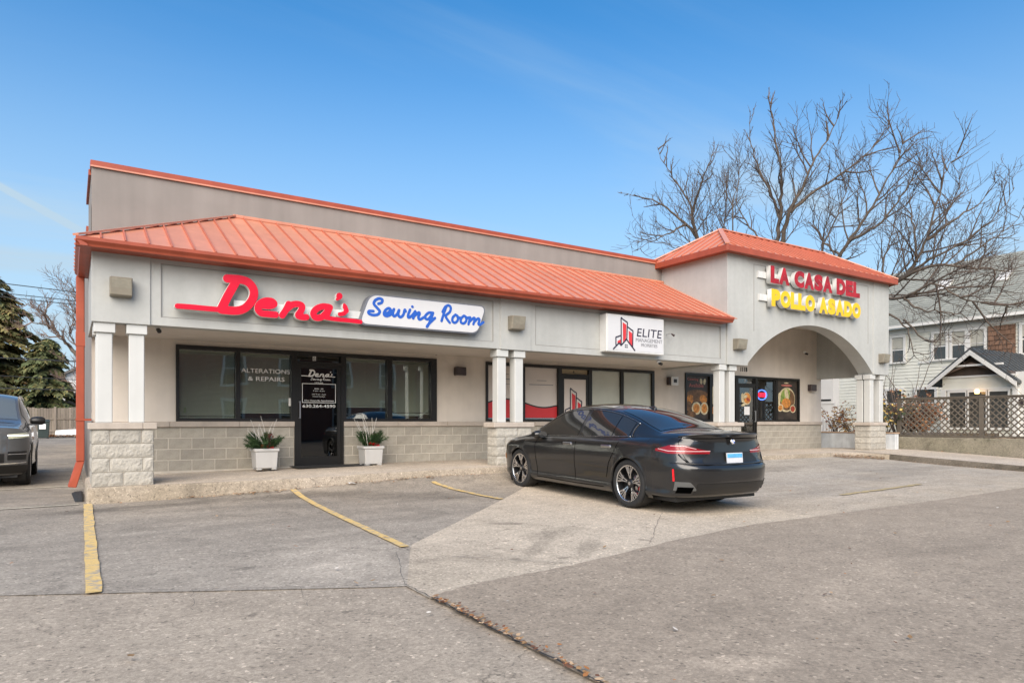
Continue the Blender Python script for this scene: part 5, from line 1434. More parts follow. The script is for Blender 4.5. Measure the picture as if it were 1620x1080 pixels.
# tail lamps
for sg_ in (1, -1):
    lo = lambda t: 0.825 + 0.03*clamp((abs(t)-1.25)/0.3)
    hi = lambda t: 0.865 + 0.075*clamp((abs(t)-0.30)/0.55) - 0.06*clamp((abs(t)-1.22)/0.34)
    a, b = (0.27, 1.535) if sg_ > 0 else (-1.535, -0.27)
    lp = B.patch(B.rear, (a, b), (lo, hi), 0.005, (34, 6)).build('tail_light', LRED, sed, smooth=True)
    B.patch(B.rear, (a*0.97, b*0.97), (lambda t: lo(t)+0.030, lambda t: lo(t)+0.040), 0.009, (34, 1)).build('light_bar', LREDL, lp, smooth=True)
    B.patch(B.rear, ((0.55, 1.2) if sg_ > 0 else (-1.2, -0.55)), (lambda t: hi(t)-0.014, lambda t: hi(t)-0.006), 0.009, (20, 1)).build('light_bar', LREDL, lp, smooth=True)
    a, b = (1.165, 1.205) if sg_ > 0 else (-1.205, -1.165)
    B.patch(B.rear, (a, b), (lambda t: 0.46, lambda t: 0.62), 0.006, (5, 4)).build('reflector', REFL, sed)
    # exhaust trim and corner blade
    a, b = (0.62, 1.16) if sg_ > 0 else (-1.16, -0.62)
    B.patch(B.rear, (a, b), (lambda t: 0.335, lambda t: 0.345+0.11*clamp((abs(t)-0.60)/0.2)), 0.008, (14, 4)).build('exhaust_trim', DGREY, sed, smooth=True)
    B.patch(B.rear, ((0.70, 1.08) if sg_ > 0 else (-1.08, -0.70)), (lambda t: 0.30, lambda t: 0.385), 0.012, (12, 4)).build('exhaust_outlet', GAP, sed, smooth=True)
B.patch(B.rear, (-0.62, 0.62), (lambda t: 0.27, lambda t: 0.43), 0.006, (20, 4)).build('diffuser', M['black'], sed, smooth=True)
# plate and emblems
pl = bx('licence_plate', -0.155, 0.155, -0.006, 0.006, -0.078, 0.078, mat('plate_white', (0.62, 0.63, 0.66), 0.4, var=0.05, scale=30), sed)
pl.location = (-1.112, -0.03, 0.755); pl.rotation_euler = (R(-6), 0, R(-90))
pb = bx('plate_band', -0.145, 0.145, -0.010, -0.005, 0.012, 0.066, mat('plate_blue', (0.10, 0.38, 0.66), 0.4, var=0.2, scale=20), pl)
bx('plate_frame', -0.166, 0.166, 0.004, 0.012, -0.090, 0.090, M['black'], pl)
bx('plate_slot', -0.06, 0.06, -0.010, -0.005, -0.074, -0.062, M['chrome'], pl)
em = MB().lathe([(0.0, 0.0), (0.041, 0.0), (0.041, 0.008), (0.0, 0.012)], 24, 'X', (0, 0, 0)).build('round_emblem', M['chrome'], sed, smooth=True)
em.location = (-1.092, -0.01, 0.985); em.rotation_euler = (0, R(-6), math.pi)
bl, wh = mat('emblem_blue', (0.02, 0.10, 0.42), 0.3, var=0), M['print_white']
for k in range(4):
    pts = [(0.0135, 0, 0)]+[(0.0135, 0.027*math.cos(k*math.pi/2+t), 0.027*math.sin(k*math.pi/2+t)) for t in np.linspace(0, math.pi/2, 6)]
    MB().poly(pts).build('emblem_quarter', bl if k % 2 else wh, em)
for y, w in ((0.55, 0.10), (-0.56, 0.11)):
    o = bx('badge', -0.004, 0.004, -w/2, w/2, -0.013, 0.013, M['chrome'], sed); p = B.rear(math.asin(min(1, (abs(y)/0.8))**1.6)*(1 if y > 0 else -1), 0.99); o.location = (p.x-0.004, y, 0.99); o.rotation_euler = (0, 0, R(-14) if y > 0 else R(14))
# handles, mirror, fin, marker
for u in (2.2, 1.08) if False else (1.52, 0.50):
    for sg_ in (1, -1):
        p = B.side(u, 0.865)
        o = MB().box(-0.12, 0.12, -0.016, 0.016, -0.022, 0.022).build('door_handle', TRIM, sed, bevel=0.012); o.location = (u, sg_*(p.y+0.004), 0.865)
for sg_ in (1, -1):
    mr_ = MB()
    prof = [(0.0, 0.6), (0.03, 0.85), (0.10, 1.0), (0.17, 0.95), (0.215, 0.6)]
    P = []
    for t, sc in prof:
        P.append([(2.30+0.10*sc*math.cos(a)+0.02, sg_*(0.84+t), 0.985+0.068*sc*math.sin(a)) for a in np.linspace(0, 2*math.pi, 17)])
    mr_.grid(P); mr_.poly(P[-1][:-1]); mo = mr_.build('door_mirror', PAINT, sed, smooth=True)
    MB().bar((2.34, sg_*0.80, 0.935), (2.34, sg_*0.90, 0.95), 0.08, 0.03).build('mirror_arm', M['black'], mo)
    g = MB(); g.poly([(2.212, sg_*(0.93+0.085*math.cos(a)), 0.987+0.055*math.sin(a)) for a in np.linspace(0, 2*math.pi, 16)[:-1]]); g.build('mirror_glass', CGLASS, mo)
fin = MB().hexa([(0.42, -0.03, 1.418), (0.62, -0.015, 1.45), (0.62, 0.015, 1.45), (0.42, 0.03, 1.418), (0.43, -0.008, 1.475), (0.54, -0.004, 1.468), (0.54, 0.004, 1.468), (0.43, 0.008, 1.475)]).build('antenna_fin', PAINT, sed, smooth=False, bevel=0.006)
B.patch(B.front, (1.12, 1.30), (lambda t: 0.50, lambda t: 0.60), 0.005, (6, 3)).build('side_marker', mat('amber', (0.65, 0.20, 0.01), 0.3, var=0), sed)
for a, b in ((0.75, 1.35), (-1.35, -0.75)): B.patch(B.front, (a, b), (lambda t: 0.66, lambda t: 0.76), 0.006, (14, 4)).build('headlight', M['chrome'], sed, smooth=True)
B.patch(B.front, (-0.5, 0.5), (lambda t: 0.45, lambda t: 0.70), 0.006, (14, 4)).build('grille', M['black'], sed)
wp = make_wheel(sed, 0.352, 0.262, 0.255, RIMCUT, RIMDARK, 'twin', caliper=mat('red_caliper', (0.40, 0.012, 0.015), 0.4, var=0))
place_wheels(wp, B, sed, 0.79)

# ---- grey SUV, nose towards the viewer, cut by the picture edge
SPAINT = mat('grey_car_paint', (0.115, 0.118, 0.12), 0.30, var=0.0, coat=1.0, metal=0.35)
suv = thing('suv', 'dark grey SUV facing the viewer in the side drive, at the left edge', 'car', (-1.86, 7.26, 0.008), R(-90), world_coords=False)
S = CarBody(-0.60, 3.15,
    zC=([-0.8, -0.6, -0.2, 0.4, 1.0, 1.5, 1.75, 2.1, 2.45, 2.6, 3.0, 3.2], [1.70, 1.74, 1.78, 1.80, 1.80, 1.775, 1.72, 1.50, 1.27, 1.215, 1.17, 1.14]),
    rail_y=([-0.8, -0.2, 1.0, 1.6, 2.1, 2.5, 2.7, 3.2], [0.66, 0.68, 0.69, 0.69, 0.735, 0.79, 0.80, 0.78]),
    rail_z=([-0.8, -0.6, -0.2, 0.4, 1.0, 1.5, 1.75, 2.1, 2.45, 2.6, 3.0, 3.2], [1.62, 1.66, 1.70, 1.725, 1.725, 1.70, 1.645, 1.43, 1.225, 1.18, 1.13, 1.10]),
    belt_y=([-0.8, 1.0, 2.6, 3.2], [0.86, 0.89, 0.885, 0.86]), belt_z=([-0.8, 1.0, 2.6, 3.2], [1.18, 1.15, 1.11, 1.05]),
    yM=([-0.8, 0, 1.5, 2.95, 3.2], [0.955, 0.975, 0.96, 0.98, 0.965]),
    side=[(0.2, -0.08), (0.32, -0.02), (0.5, -0.02), (0.75, 0.0), (0.92, -0.005), (1.0, -0.01)],
    ur=([0.3, 0.5, 0.8, 1.1, 1.4, 1.65, 1.72], [-0.95, -1.0, -1.0, -0.97, -0.90, -0.82, -0.80]),
    ufr=([0.2, 0.32, 0.45, 0.6, 0.75, 0.9, 1.0, 1.08, 1.12], [3.56, 3.66, 3.76, 3.78, 3.755, 3.74, 3.72, 3.68, 3.58]),
    wheels=(0.0, 2.96), rw=0.385, arch=0.43, sill=0.30, lip=1.70, nose=1.09)
S.body(SPAINT, suv)
side_glass(S, 1.25, 2.20, 0.0, 0.0, suv, CGLASS); side_glass(S, 0.25, 1.16, 0.0, 0.0, suv, CGLASS); side_glass(S, -0.5, 0.15, 0.0, 0.0, suv, CGLASS)
SG = mat('suv_windscreen', (0.11, 0.125, 0.125), 0.05, var=0.0, spec=0.9, coat=1.0)  # pale base colour stands in for the reflected overcast sky
MB().grid([[S.top(u, q, 0.006) for q in np.linspace(-0.94, 0.94, 21)] for u in np.linspace(1.72, 2.46, 18)]).build('windscreen', SG, suv, smooth=True)
HL = mat('headlamp', (0.55, 0.56, 0.42), 0.08, var=0.1, scale=12, coat=1.0)
HB = mat('headlamp_strip', (0.9, 0.9, 0.88), 0.2, var=0.0, emit=(1, 1, 0.95), estr=0.8)
for sg_ in (1, -1):
    q = (0.62, 1.36) if sg_ > 0 else (-1.36, -0.62)
    hl = S.patch(S.front, q, (lambda t: 0.885+0.02*clamp((abs(t)-0.6)/0.7), lambda t: 0.965+0.035*clamp((abs(t)-0.6)/0.7)), 0.008, (16, 4)).build('headlight', HL, suv, smooth=True)
    S.patch(S.front, (q[0]*0.98, q[1]*0.98), (lambda t: 0.935, lambda t: 0.955), 0.012, (16, 1)).build('light_strip', HB, hl, smooth=True)
    q = (0.62, 1.22) if sg_ > 0 else (-1.22, -0.62)
    S.patch(S.front, q, (lambda t: 0.50, lambda t: 0.655), 0.006, (14, 4)).build('intake', M['black'], suv, smooth=True)
    S.patch(S.front, q, (lambda t: 0.60, lambda t: 0.613), 0.011, (14, 1)).build('chrome_strip', M['chrome'], suv, smooth=True)
    S.patch(S.front, (q[0]*0.5, q[1]), (lambda t: 0.415+0.02*abs(t), lambda t: 0.435+0.02*abs(t)), 0.009, (16, 1)).build('chrome_strip', M['chrome'], suv, smooth=True)
for k in range(7):
    t0 = -0.36+0.103*k
    S.patch(S.front, (t0, t0+0.075), (lambda t: 0.80, lambda t: 0.925), 0.008, (5, 3)).build('grille_slot', M['black'], suv)
    S.patch(S.front, (t0-0.006, t0+0.081), (lambda t: 0.792, lambda t: 0.80), 0.010, (5, 1)).build('grille_trim', M['chrome'], suv)
S.patch(S.front, (-0.55, 0.55), (lambda t: 0.46, lambda t: 0.62), 0.006, (14, 4)).build('intake', M['black'], suv)
S.patch(S.front, (-1.5, 1.5), (lambda t: 0.25, lambda t: 0.40), 0.007, (40, 3)).build('lower_valance', M['black'], suv, smooth=True)
for sg_ in (1, -1):
    P = []
    for t, sc in [(0.0, 0.5), (0.03, 0.85), (0.10, 1.0), (0.20, 0.95), (0.25, 0.6)]:
        P.append([(2.05+0.10*sc*math.cos(a), sg_*(0.92+t), 1.215+0.085*sc*math.sin(a)) for a in np.linspace(0, 2*math.pi, 17)])
    mb = MB().grid(P); mb.poly(P[-1][:-1]); mo = mb.build('door_mirror', M['black'], suv, smooth=True)
    MB().bar((2.06, sg_*0.84, 1.14), (2.06, sg_*1.06, 1.135), 0.1, 0.03).build('mirror_arm', SPAINT, mo)
    MB().tube([S.strip(u, 0.0, 0.012)*1 if sg_ > 0 else Vector((S.strip(u, 0.0, 0.012).x, -S.strip(u, 0.0, 0.012).y, S.strip(u, 0.0, 0.012).z)) for u in np.linspace(-0.5, 1.5, 14)], 0.014, 5).build('roof_rail', M['chrome'], suv)
    S.side_ribbon([(2.2, 0.42), (2.25, 0.7), (2.2, 1.10)], 0.008, 0.0025).build('panel_gap', GAP, suv)
bx('roof_antenna', 0.9, 1.1, -0.03, 0.03, 1.80, 1.845, M['print_white'], suv)
wp2 = make_wheel(suv, 0.385, 0.26, 0.265, RIMCUT, RIMDARK, 'star')
place_wheels(wp2, S, suv, 0.83)

# ================================================================== TREES (limb centre lines in metres)
TREE_A = [([(27.44, 7.89, 0.09), (27.44, 7.89, 1.99), (27.32, 7.97, 4.32), (27.17, 8.06, 5.77)], [0.42, 0.36, 0.33, 0.3]), ([(27.17, 8.06, 5.63), (26.31, 9.21, 7.48), (25.34, 10.44, 9.08), (25.12, 11.18, 10.42), (24.94, 11.29, 11.79), (24.83, 11.96, 13.19), (24.23, 12.35, 14.28), (24.28, 12.91, 15.42)], 0.17), ([(25.17, 11.14, 10.33), (24.45, 11.61, 11.34), (23.56, 12.19, 12.16), (22.66, 12.77, 12.46), (22.07, 13.15, 12.71)], 0.1), ([(24.99, 11.26, 11.64), (24.91, 10.71, 12.84), (24.95, 10.1, 13.84), (25.07, 10.02, 14.88)], 0.09), ([(24.71, 11.44, 11.03), (23.33, 11.14, 10.29), (22.23, 11.26, 9.71), (21.15, 11.36, 9.09)], 0.07), ([(25.47, 10.36, 8.93), (26.57, 10.83, 10.71), (27.18, 11.03, 12.43), (27.53, 11.4, 14.35)], 0.08), ([(27.17, 8.06, 5.63), (27.07, 8.12, 7.81), (27.07, 8.12, 9.27), (27.22, 8.03, 11.02), (26.83, 7.69, 12.58), (26.64, 7.81, 14.31), (26.49, 7.9, 15.74), (26.35, 8.0, 16.54)], 0.2), ([(27.12, 8.09, 8.98), (26.68, 7.19, 10.71), (26.7, 6.58, 11.8), (26.76, 5.95, 12.99), (27.4, 5.53, 14.35), (27.67, 5.35, 15.36)], 0.14), ([(27.22, 8.03, 10.87), (27.18, 8.65, 12.51), (27.11, 9.29, 14.04), (27.27, 9.78, 15.76), (27.45, 9.67, 16.98)], 0.09), ([(26.73, 7.16, 10.85), (27.33, 6.17, 11.8), (28.02, 5.13, 12.58), (28.93, 4.54, 13.62), (29.51, 4.17, 14.54)], 0.1), ([(27.07, 8.12, 9.27), (26.44, 9.13, 10.58), (26.35, 9.78, 12.23), (26.89, 10.03, 13.93)], 0.07), ([(26.93, 7.62, 4.84), (27.55, 6.62, 7.18), (28.03, 5.72, 8.47), (28.41, 4.88, 9.99), (28.6, 4.16, 11.18), (29.23, 3.75, 12.79), (29.5, 3.58, 13.59)], 0.17), ([(28.15, 5.64, 8.61), (28.37, 6.69, 9.72), (28.47, 7.22, 11.02), (29.3, 7.28, 12.36)], 0.07), ([(28.21, 5.25, 9.3), (28.44, 4.26, 9.7), (28.83, 3.41, 10.88), (29.38, 3.06, 11.88), (29.49, 2.98, 12.85)], 0.09), ([(27.0, 7.58, 3.98), (27.91, 5.79, 5.83), (28.16, 3.84, 6.87), (28.64, 2.94, 7.47), (28.68, 2.32, 8.76), (28.98, 2.12, 10.03), (29.3, 1.92, 11.43), (29.84, 1.57, 12.57)], 0.17), ([(28.68, 2.32, 8.7), (29.08, 1.47, 9.37), (29.92, 0.92, 10.12), (30.44, 0.58, 11.12)], 0.09), ([(28.65, 2.69, 7.81), (29.27, 3.13, 9.56), (29.68, 3.46, 11.05), (30.35, 3.02, 12.25)], 0.07), ([(28.27, 3.77, 6.87), (28.24, 2.01, 7.42), (28.95, 0.95, 7.26), (29.61, -0.07, 7.02), (31.02, -0.98, 7.38)], 0.11), ([(28.86, 1.37, 7.45), (29.56, 0.56, 8.24), (30.39, 0.02, 8.97), (30.9, -0.31, 9.95)], 0.06), ([(27.0, 7.58, 3.41), (27.67, 5.35, 5.21), (27.67, 3.57, 6.17), (27.4, 2.55, 6.12), (27.29, 1.44, 6.47), (27.65, 0.61, 5.85), (28.64, -0.04, 5.61), (29.53, -0.61, 5.49)], 0.14), ([(27.4, 2.55, 6.07), (27.51, 1.89, 5.54), (27.99, 0.98, 5.34), (28.8, 0.45, 4.98), (29.61, -0.07, 5.1)], 0.06), ([(27.77, 3.5, 5.78), (28.02, 2.75, 4.94), (27.72, 2.35, 3.87), (28.24, 2.01, 3.5)], 0.06), ([(27.91, 2.81, 5.32), (28.24, 2.01, 4.37), (28.87, 1.6, 4.62), (29.71, 1.06, 4.5)], 0.05), ([(25.81, 9.89, 8.22), (25.41, 9.2, 9.56), (24.95, 8.9, 11.15), (25.24, 8.71, 12.87), (25.12, 8.79, 14.16)], 0.07), ([(27.55, 6.62, 7.18), (28.37, 6.69, 9.14), (29.44, 6.59, 11.02), (30.29, 6.64, 12.66), (30.54, 6.48, 13.99)], 0.08), ([(28.16, 3.84, 6.87), (29.28, 4.32, 8.49), (30.13, 4.36, 10.14), (30.87, 4.47, 11.84)], 0.07), ([(28.41, 3.33, 7.17), (28.45, 1.87, 7.87), (29.05, 0.89, 8.48), (30.08, 0.22, 9.71), (30.49, -0.04, 10.56)], 0.08), ([(26.31, 9.21, 7.48), (24.76, 9.03, 8.43), (23.41, 9.3, 8.87), (21.86, 9.71, 9.16), (20.81, 10.39, 9.58)], 0.06)]
TREE_B = [([(1.84, 36.96, 0.69), (1.35, 37.28, 3.03), (0.7, 37.7, 4.58), (0.28, 37.98, 5.12)], [0.34, 0.3, 0.27, 0.25]), ([(0.28, 37.98, 5.12), (-0.34, 38.38, 5.94), (-0.93, 38.76, 6.72), (-1.52, 39.14, 7.22), (-2.17, 39.56, 7.38), (-2.56, 39.81, 7.22)], 0.16), ([(-0.21, 38.29, 5.82), (-0.76, 37.45, 6.21), (-1.55, 37.97, 6.4), (-2.3, 37.26, 6.27)], 0.08), ([(-0.93, 38.76, 6.68), (-1.26, 38.97, 7.49), (-1.65, 39.22, 8.08), (-2.3, 39.65, 8.47), (-2.89, 40.03, 8.93)], 0.09), ([(-1.32, 39.01, 6.99), (-1.49, 37.93, 7.61), (-1.36, 37.85, 8.37), (-1.55, 37.97, 8.98)], 0.08), ([(0.37, 37.91, 5.05), (0.06, 39.31, 6.05), (-0.28, 39.53, 6.85), (-0.21, 39.48, 7.25), (0.22, 39.2, 7.37)], 0.08), ([(1.35, 37.28, 3.03), (0.56, 38.99, 7.05), (0.32, 39.14, 8.64), (-0.01, 39.36, 9.63)], 0.1), ([(1.03, 37.49, 3.8), (-0.28, 37.15, 4.69), (-1.06, 37.06, 5.21)], 0.06), ([(1.68, 37.07, 1.86), (0.04, 36.94, 3.36), (-0.6, 37.35, 3.74)], 0.06)]

def grow(mb, pts, r0, r1, sides): mb.tube(pts, [r0+(r1-r0)*k/(len(pts)-1) for k in range(len(pts))], sides, False)
def bare_tree(name, label, guides, seed, trunk_m, twig_m, dens=1.0, rmin=0.010, maxlen=2.6, up=0.25, group=None, zq=6.0, env=None):
    r = random.Random(seed)
    base = guides[0][0][0]
    t = thing(name, label, 'tree', base, group=group)
    big, fine = MB(), MB()
    def curve(pts, n):
        return [Vector(p) for p in catmull(pts, n)]
    def kids(pts, rad, L, level):
        n = int(max(3, L*(3.6, 4.2, 5.5)[level-1]*dens))
        for k in range(n):
            f = 0.22+0.78*(k+r.random())/n; i = min(int(f*(len(pts)-1)), len(pts)-2); q = f*(len(pts)-1)-i
            p = pts[i].lerp(pts[i+1], q); d = (pts[i+1]-pts[i]).normalized()
            a = R(r.uniform(28, 62)); ax = d.orthogonal().normalized(); ax.rotate(Matrix.Rotation(r.uniform(0, 2*math.pi), 3, d))
            nd = d*math.cos(a)+ax*math.sin(a); nd.z += up*r.uniform(0, 1); nd.normalize()
            ln = min(maxlen, L*0.62)*r.uniform(0.5, 1.0)*(1-0.42*f) if level == 1 else L*r.uniform(0.38, 0.72)
            if ln < 0.18: continue
            e_ = p+nd*ln*1.6
            if env and sum(((e_[q]-env[0][q])/env[1][q])**2 for q in range(3)) > 1: ln *= 0.45
            cr_ = max(rmin, min(rad*(1-0.6*f)*0.6, 0.040 if level == 1 else 0.020 if level == 2 else rmin)); nseg = 5 if level < 3 else 4
            P = [p]; dd = nd
            for s in range(nseg):
                dd = (dd+Vector((r.uniform(-.20, .20), r.uniform(-.20, .20), r.uniform(-.15, .22)+0.05))).normalized(); P.append(P[-1]+dd*(ln/nseg))
            grow(fine, P, cr_, max(rmin*0.6, cr_*0.35), 4 if cr_ > 0.025 else 3)
            if level < 3: kids(P, cr_, ln, level+1)
    for gi, (g, rad) in enumerate(guides):
        g = [(p[0], p[1], p[2] if p[2] < zq else zq+(p[2]-zq)*0.94) for p in g]
        P = curve(g, 5)
        for k in range(1, len(P)-1): P[k] += Vector((r.uniform(-1, 1), r.uniform(-1, 1), r.uniform(-1, 1)))*0.05
        if gi == 0:
            n = len(P); rr = [np.interp(k/(n-1)*(len(rad)-1), range(len(rad)), rad) for k in range(n)]
            big.tube(P, rr, 10, False)
            continue
        L = sum((P[k+1]-P[k]).length for k in range(len(P)-1))
        n = len(P); big.tube(P, [max(rmin*1.2, 0.95*rad*(1-0.965*(k/(n-1))**0.62)) for k in range(n)], 7, False)
        kids(P, rad, L*0.62, 1)
    big.build('trunk', trunk_m, t, smooth=True, fix=False)
    fine.build('crown', twig_m, t, smooth=True, fix=False)
    return t
bare_tree('bare_tree', 'tall spreading leafless tree behind the arched corner and its orange roof', TREE_A, 11, M['bark'], M['twig'], 0.74, 0.0095, 3.6, env=((27.2, 6.3, 7.3), (10.2, 10.2, 8.5)))
TW2 = mat('pink_twig', (0.20, 0.135, 0.105), 0.9, var=0.3, scale=1.5)
bare_tree('bare_tree', 'leafless tree leaning left behind the orange downspout', TREE_B, 5, M['bark'], TW2, 1.25, 0.012, 2.4)

def evergreen(name, label, x, y, z0, h, rad, seed, cols, n=90, droop=0.25):
    r = random.Random(seed); t = thing(name, label, 'tree', (x, y, z0), group='evergreens behind the wooden fence')
    MB().tube([(x, y, z0), (x, y, z0+h*0.5), (x, y, z0+h*0.98)], [0.22, 0.14, 0.03], 8).build('trunk', M['bark'], t)
    m = MB(); mi = []
    br = MB()
    for k in range(n):
        f = (k+r.random())/n; z = z0+h*(0.06+0.92*f); L = rad*(1-f)**0.5*r.uniform(0.5, 1.15)+0.3; an = r.uniform(0, 2*math.pi)
        d = Vector((math.cos(an), math.sin(an), 0.32)); p = Vector((x, y, z)); pts = [p]
        ns = 8
        for s in range(ns):
            d = (d+Vector((r.uniform(-.1, .1), r.uniform(-.1, .1), -droop*0.45))).normalized(); pts.append(pts[-1]+d*(L/ns))
        br.tube(pts, [0.03*(1-0.1*s) for s in range(ns+1)], 3, False)
        c = 0 if r.random() < 0.55 else 1
        for s in range(2, ns+1):
            for e in range(26):
                q = pts[s-1].lerp(pts[s], r.random()); sd = Vector((-d.y, d.x, 0)).normalized()
                fd = (d*r.uniform(0.4, 1.0)+sd*r.uniform(-1, 1)+Vector((0, 0, r.uniform(-.55, .12)))).normalized()
                le = r.uniform(0.28, 0.6); w = fd.cross(Vector((r.uniform(-.4, .4), r.uniform(-.4, .4), 1))).normalized()*le*0.20
                m.poly([q, q+fd*le*0.5+w, q+fd*le, q+fd*le*0.5-w]); mi.append(c if r.random() < 0.85 else 2)
    br.build('branches', M['bark'], t, fix=False)
    o = m.build('crown', cols, t, fix=False)
    o.data.polygons.foreach_set('material_index', mi); o.data.update()
EV = [mat('cedar_green', (0.13, 0.135, 0.05), 0.8, var=0.35, scale=1.5), mat('cedar_olive', (0.21, 0.18, 0.065), 0.8, var=0.3, scale=1.5), mat('cedar_brown', (0.24, 0.15, 0.065), 0.8, var=0.3, scale=1.5)]
EV2 = [mat('spruce_green', (0.09, 0.11, 0.042), 0.8, var=0.4, scale=1.5), mat('spruce_dark', (0.12, 0.13, 0.05), 0.8, var=0.3, scale=1.5), EV[1]]
evergreen('evergreen_tree', 'large olive-brown evergreen tree at the left edge, behind the fence', -5.7, 46.5, 0.3, 11.8, 5.4, 4, EV, 420)
evergreen('evergreen_tree', 'smaller dark green evergreen beside the larger one, left of the downspout', -1.6, 43.5, 0.3, 6.6, 2.3, 9, EV2, 130, 0.3)

# ================================================================== LEFT BACKGROUND
FB = mat('weathered_board', (0.22, 0.185, 0.15), 0.9, var=0.2, scale=1.2, stretch=(6, 6, 0.6), objrand=0.18)
fn = thing('wooden_fence', 'weathered grey board fence closing off the side drive', 'fence', (-1.5, 40, 0.25))
x = -6.5; k = 0; bm_ = None
while x < 3.2:
    h = 2.12+rng.uniform(-0.03, 0.03)+0.06*math.sin(x)
    o = MB().box(x, x+0.135, 39.97, 40.0, 0.27, h).build('board', FB, fn, fix=False); x += 0.147; k += 1
for x in (-5.9, -3.5, -1.1, 1.3): bx('post', x, x+0.12, 39.90, 39.968, 0.2, 2.15, FB, fn)
for z in (0.6, 1.35): bx('rail', -6.5, 3.2, 39.93, 39.969, z, z+0.09, FB, fn)
bn = thing('wheelie_bin', 'dark green wheeled rubbish bin standing at the fence behind the SUV', 'bin', (-1.5, 36.0, 0.24))
BG = mat('bin_plastic', (0.03, 0.045, 0.042), 0.5, var=0.1)
MB().hexa([(-1.78, 35.75, 0.28), (-1.30, 35.75, 0.28), (-1.30, 36.25, 0.28), (-1.78, 36.25, 0.28), (-1.84, 35.68, 1.2), (-1.24, 35.68, 1.2), (-1.24, 36.32, 1.2), (-1.84, 36.32, 1.2)]).build('body', BG, bn, bevel=0.03)
MB().hexa([(-1.88, 35.64, 1.2), (-1.20, 35.64, 1.2), (-1.20, 36.4, 1.2), (-1.88, 36.4, 1.2), (-1.80, 35.72, 1.29), (-1.28, 35.72, 1.29), (-1.28, 36.36, 1.33), (-1.80, 36.36, 1.33)]).build('lid', BG, bn, bevel=0.02)
for x in (-1.8, -1.33): MB().lathe([(0.0, -0.03), (0.12, -0.03), (0.12, 0.03), (0.0, 0.03)], 14, 'X', (x, 36.25, 0.37)).build('wheel', M['rubber'], bn)
bx('label_plate', -1.74, -1.42, 35.66, 35.675, 0.78, 1.08, M['print_white'], bn)
for i, (x0, x1, z1, lab) in enumerate(((-1.05, 0.15, 0.75, 'white painted board leaning at the foot of the wooden fence'), (0.55, 1.0, 0.85, 'pale broken slab among leaves by the fence, near the downspout'))):
    o = MB().hexa([(x0, 38.9, 0.26), (x1, 38.9, 0.26), (x1, 39.05, 0.26), (x0, 39.05, 0.26), (x0+0.05, 39.3, z1-0.08), (x1, 39.3, z1), (x1, 39.42, z1), (x0+0.05, 39.42, z1-0.08)]).build('leaning_board', M['white'], bevel=0.02)
    tag(o, lab, 'board')
wh_ = thing('white_house', 'small white gabled house beyond the fence and evergreens', 'house', (1.0, 60, 0.3))
m = MB(); m.prism([(-2.2, 58, 0.2), (6.0, 58, 0.2), (6.0, 58, 4.3), (1.9, 58, 6.6), (-2.2, 58, 4.3)], (0, 9, 0)); m.build('wall', M['white'], wh_)
m = MB(); m.prism([(-2.7, 57.6, 4.05), (1.9, 57.6, 6.68), (6.5, 57.6, 4.05), (6.5, 57.6, 4.25), (1.9, 57.6, 6.9), (-2.7, 57.6, 4.25)], (0, 10, 0)); m.build('roof', mat('grey_shingle', (0.16, 0.15, 0.14), 0.9, var=0.2), wh_)
for x in (-0.6, 1.6): 
    w = bx('window', x, x+0.8, 57.96, 58.0, 2.6, 3.7, M['bronze'], wh_); bx('window_sill', x-0.08, x+0.88, 57.92, 57.99, 2.5, 2.6, M['white'], w)
for i, (z0, z1, rad) in enumerate(((7.99, 7.853, .022), (7.512, 7.41, .02), (7.327, 7.211, .02), (4.335, 4.298, .03), (3.459, 3.352, .018), (2.849, 2.831, .026))):
    s = (z1-z0)/3.32; pts = [(x, 30.0, z0+s*(x+3.134)) for x in (-40, -20, -8, 0, 10)]
    nm = ('topmost', 'second', 'third', 'fourth', 'fifth', 'lowest')[i]
    tag(MB().tube(pts, rad, 5).build('power_line', M['black']), '%s of the thin dark overhead wires left of the building' % nm, 'wire', 'overhead wires')

# ================================================================== RIGHT SIDE
def plane_wall(mb, X0, X1, y0, y1, z0, z1): return mb.box(X0, X1, y0, y1, z0, z1)
CW = ground_mat('mossy_concrete', (0.20, 0.185, 0.13), (0.34, 0.30, 0.235), 0.16, 0.2, 0.4, streak_dir=(1, 2.5, 0.4))
tag(bx('retaining_wall', 22.40, 22.66, -16.0, 0.27, 0.0, 0.715, CW, bevel=0.015), 'low stained concrete retaining wall under the lattice fence', 'wall')
BW = mat('blue_grey_paint', (0.62, 0.645, 0.66), 0.85, var=0.12, scale=3, streak=0.15)
pw = thing('planter_wall', 'low pale blue-grey planting bed wall behind the right pier', 'wall', (21.85, 1.2, 0.3))
bx('wall_body', 21.78, 21.98, -0.08, 3.4, 0.2, 0.825, BW, pw, bevel=0.012); bx('coping', 21.76, 22.0, -0.10, 3.42, 0.825, 0.865, mat('rusty_coping', (0.40, 0.27, 0.18), 0.8, var=0.2), pw)
struct(bx('bed_soil', 21.98, 30.0, 0.28, 5.2, 0.3, 0.76, G_soil)); 
struct(bx('yard', 22.66, 60.0, -40.0, 0.28, 0.0, 0.55, ground_mat('yard_lawn', (0.16, 0.14, 0.07), (0.22, 0.19, 0.10), 0.3)))
struct(bx('yard', 30.0, 60.0, 0.28, 40.0, 0.0, 0.55, ground_mat('yard_lawn_2', (0.16, 0.14, 0.07), (0.22, 0.19, 0.10), 0.3)))
LF = mat('weathered_lattice', (0.125, 0.105, 0.082), 0.9, var=0.2, scale=3, objrand=0.12)
lf = thing('lattice_fence', 'weathered wooden lattice fence on top of the concrete retaining wall', 'fence', (22.5, -1, 0.72))
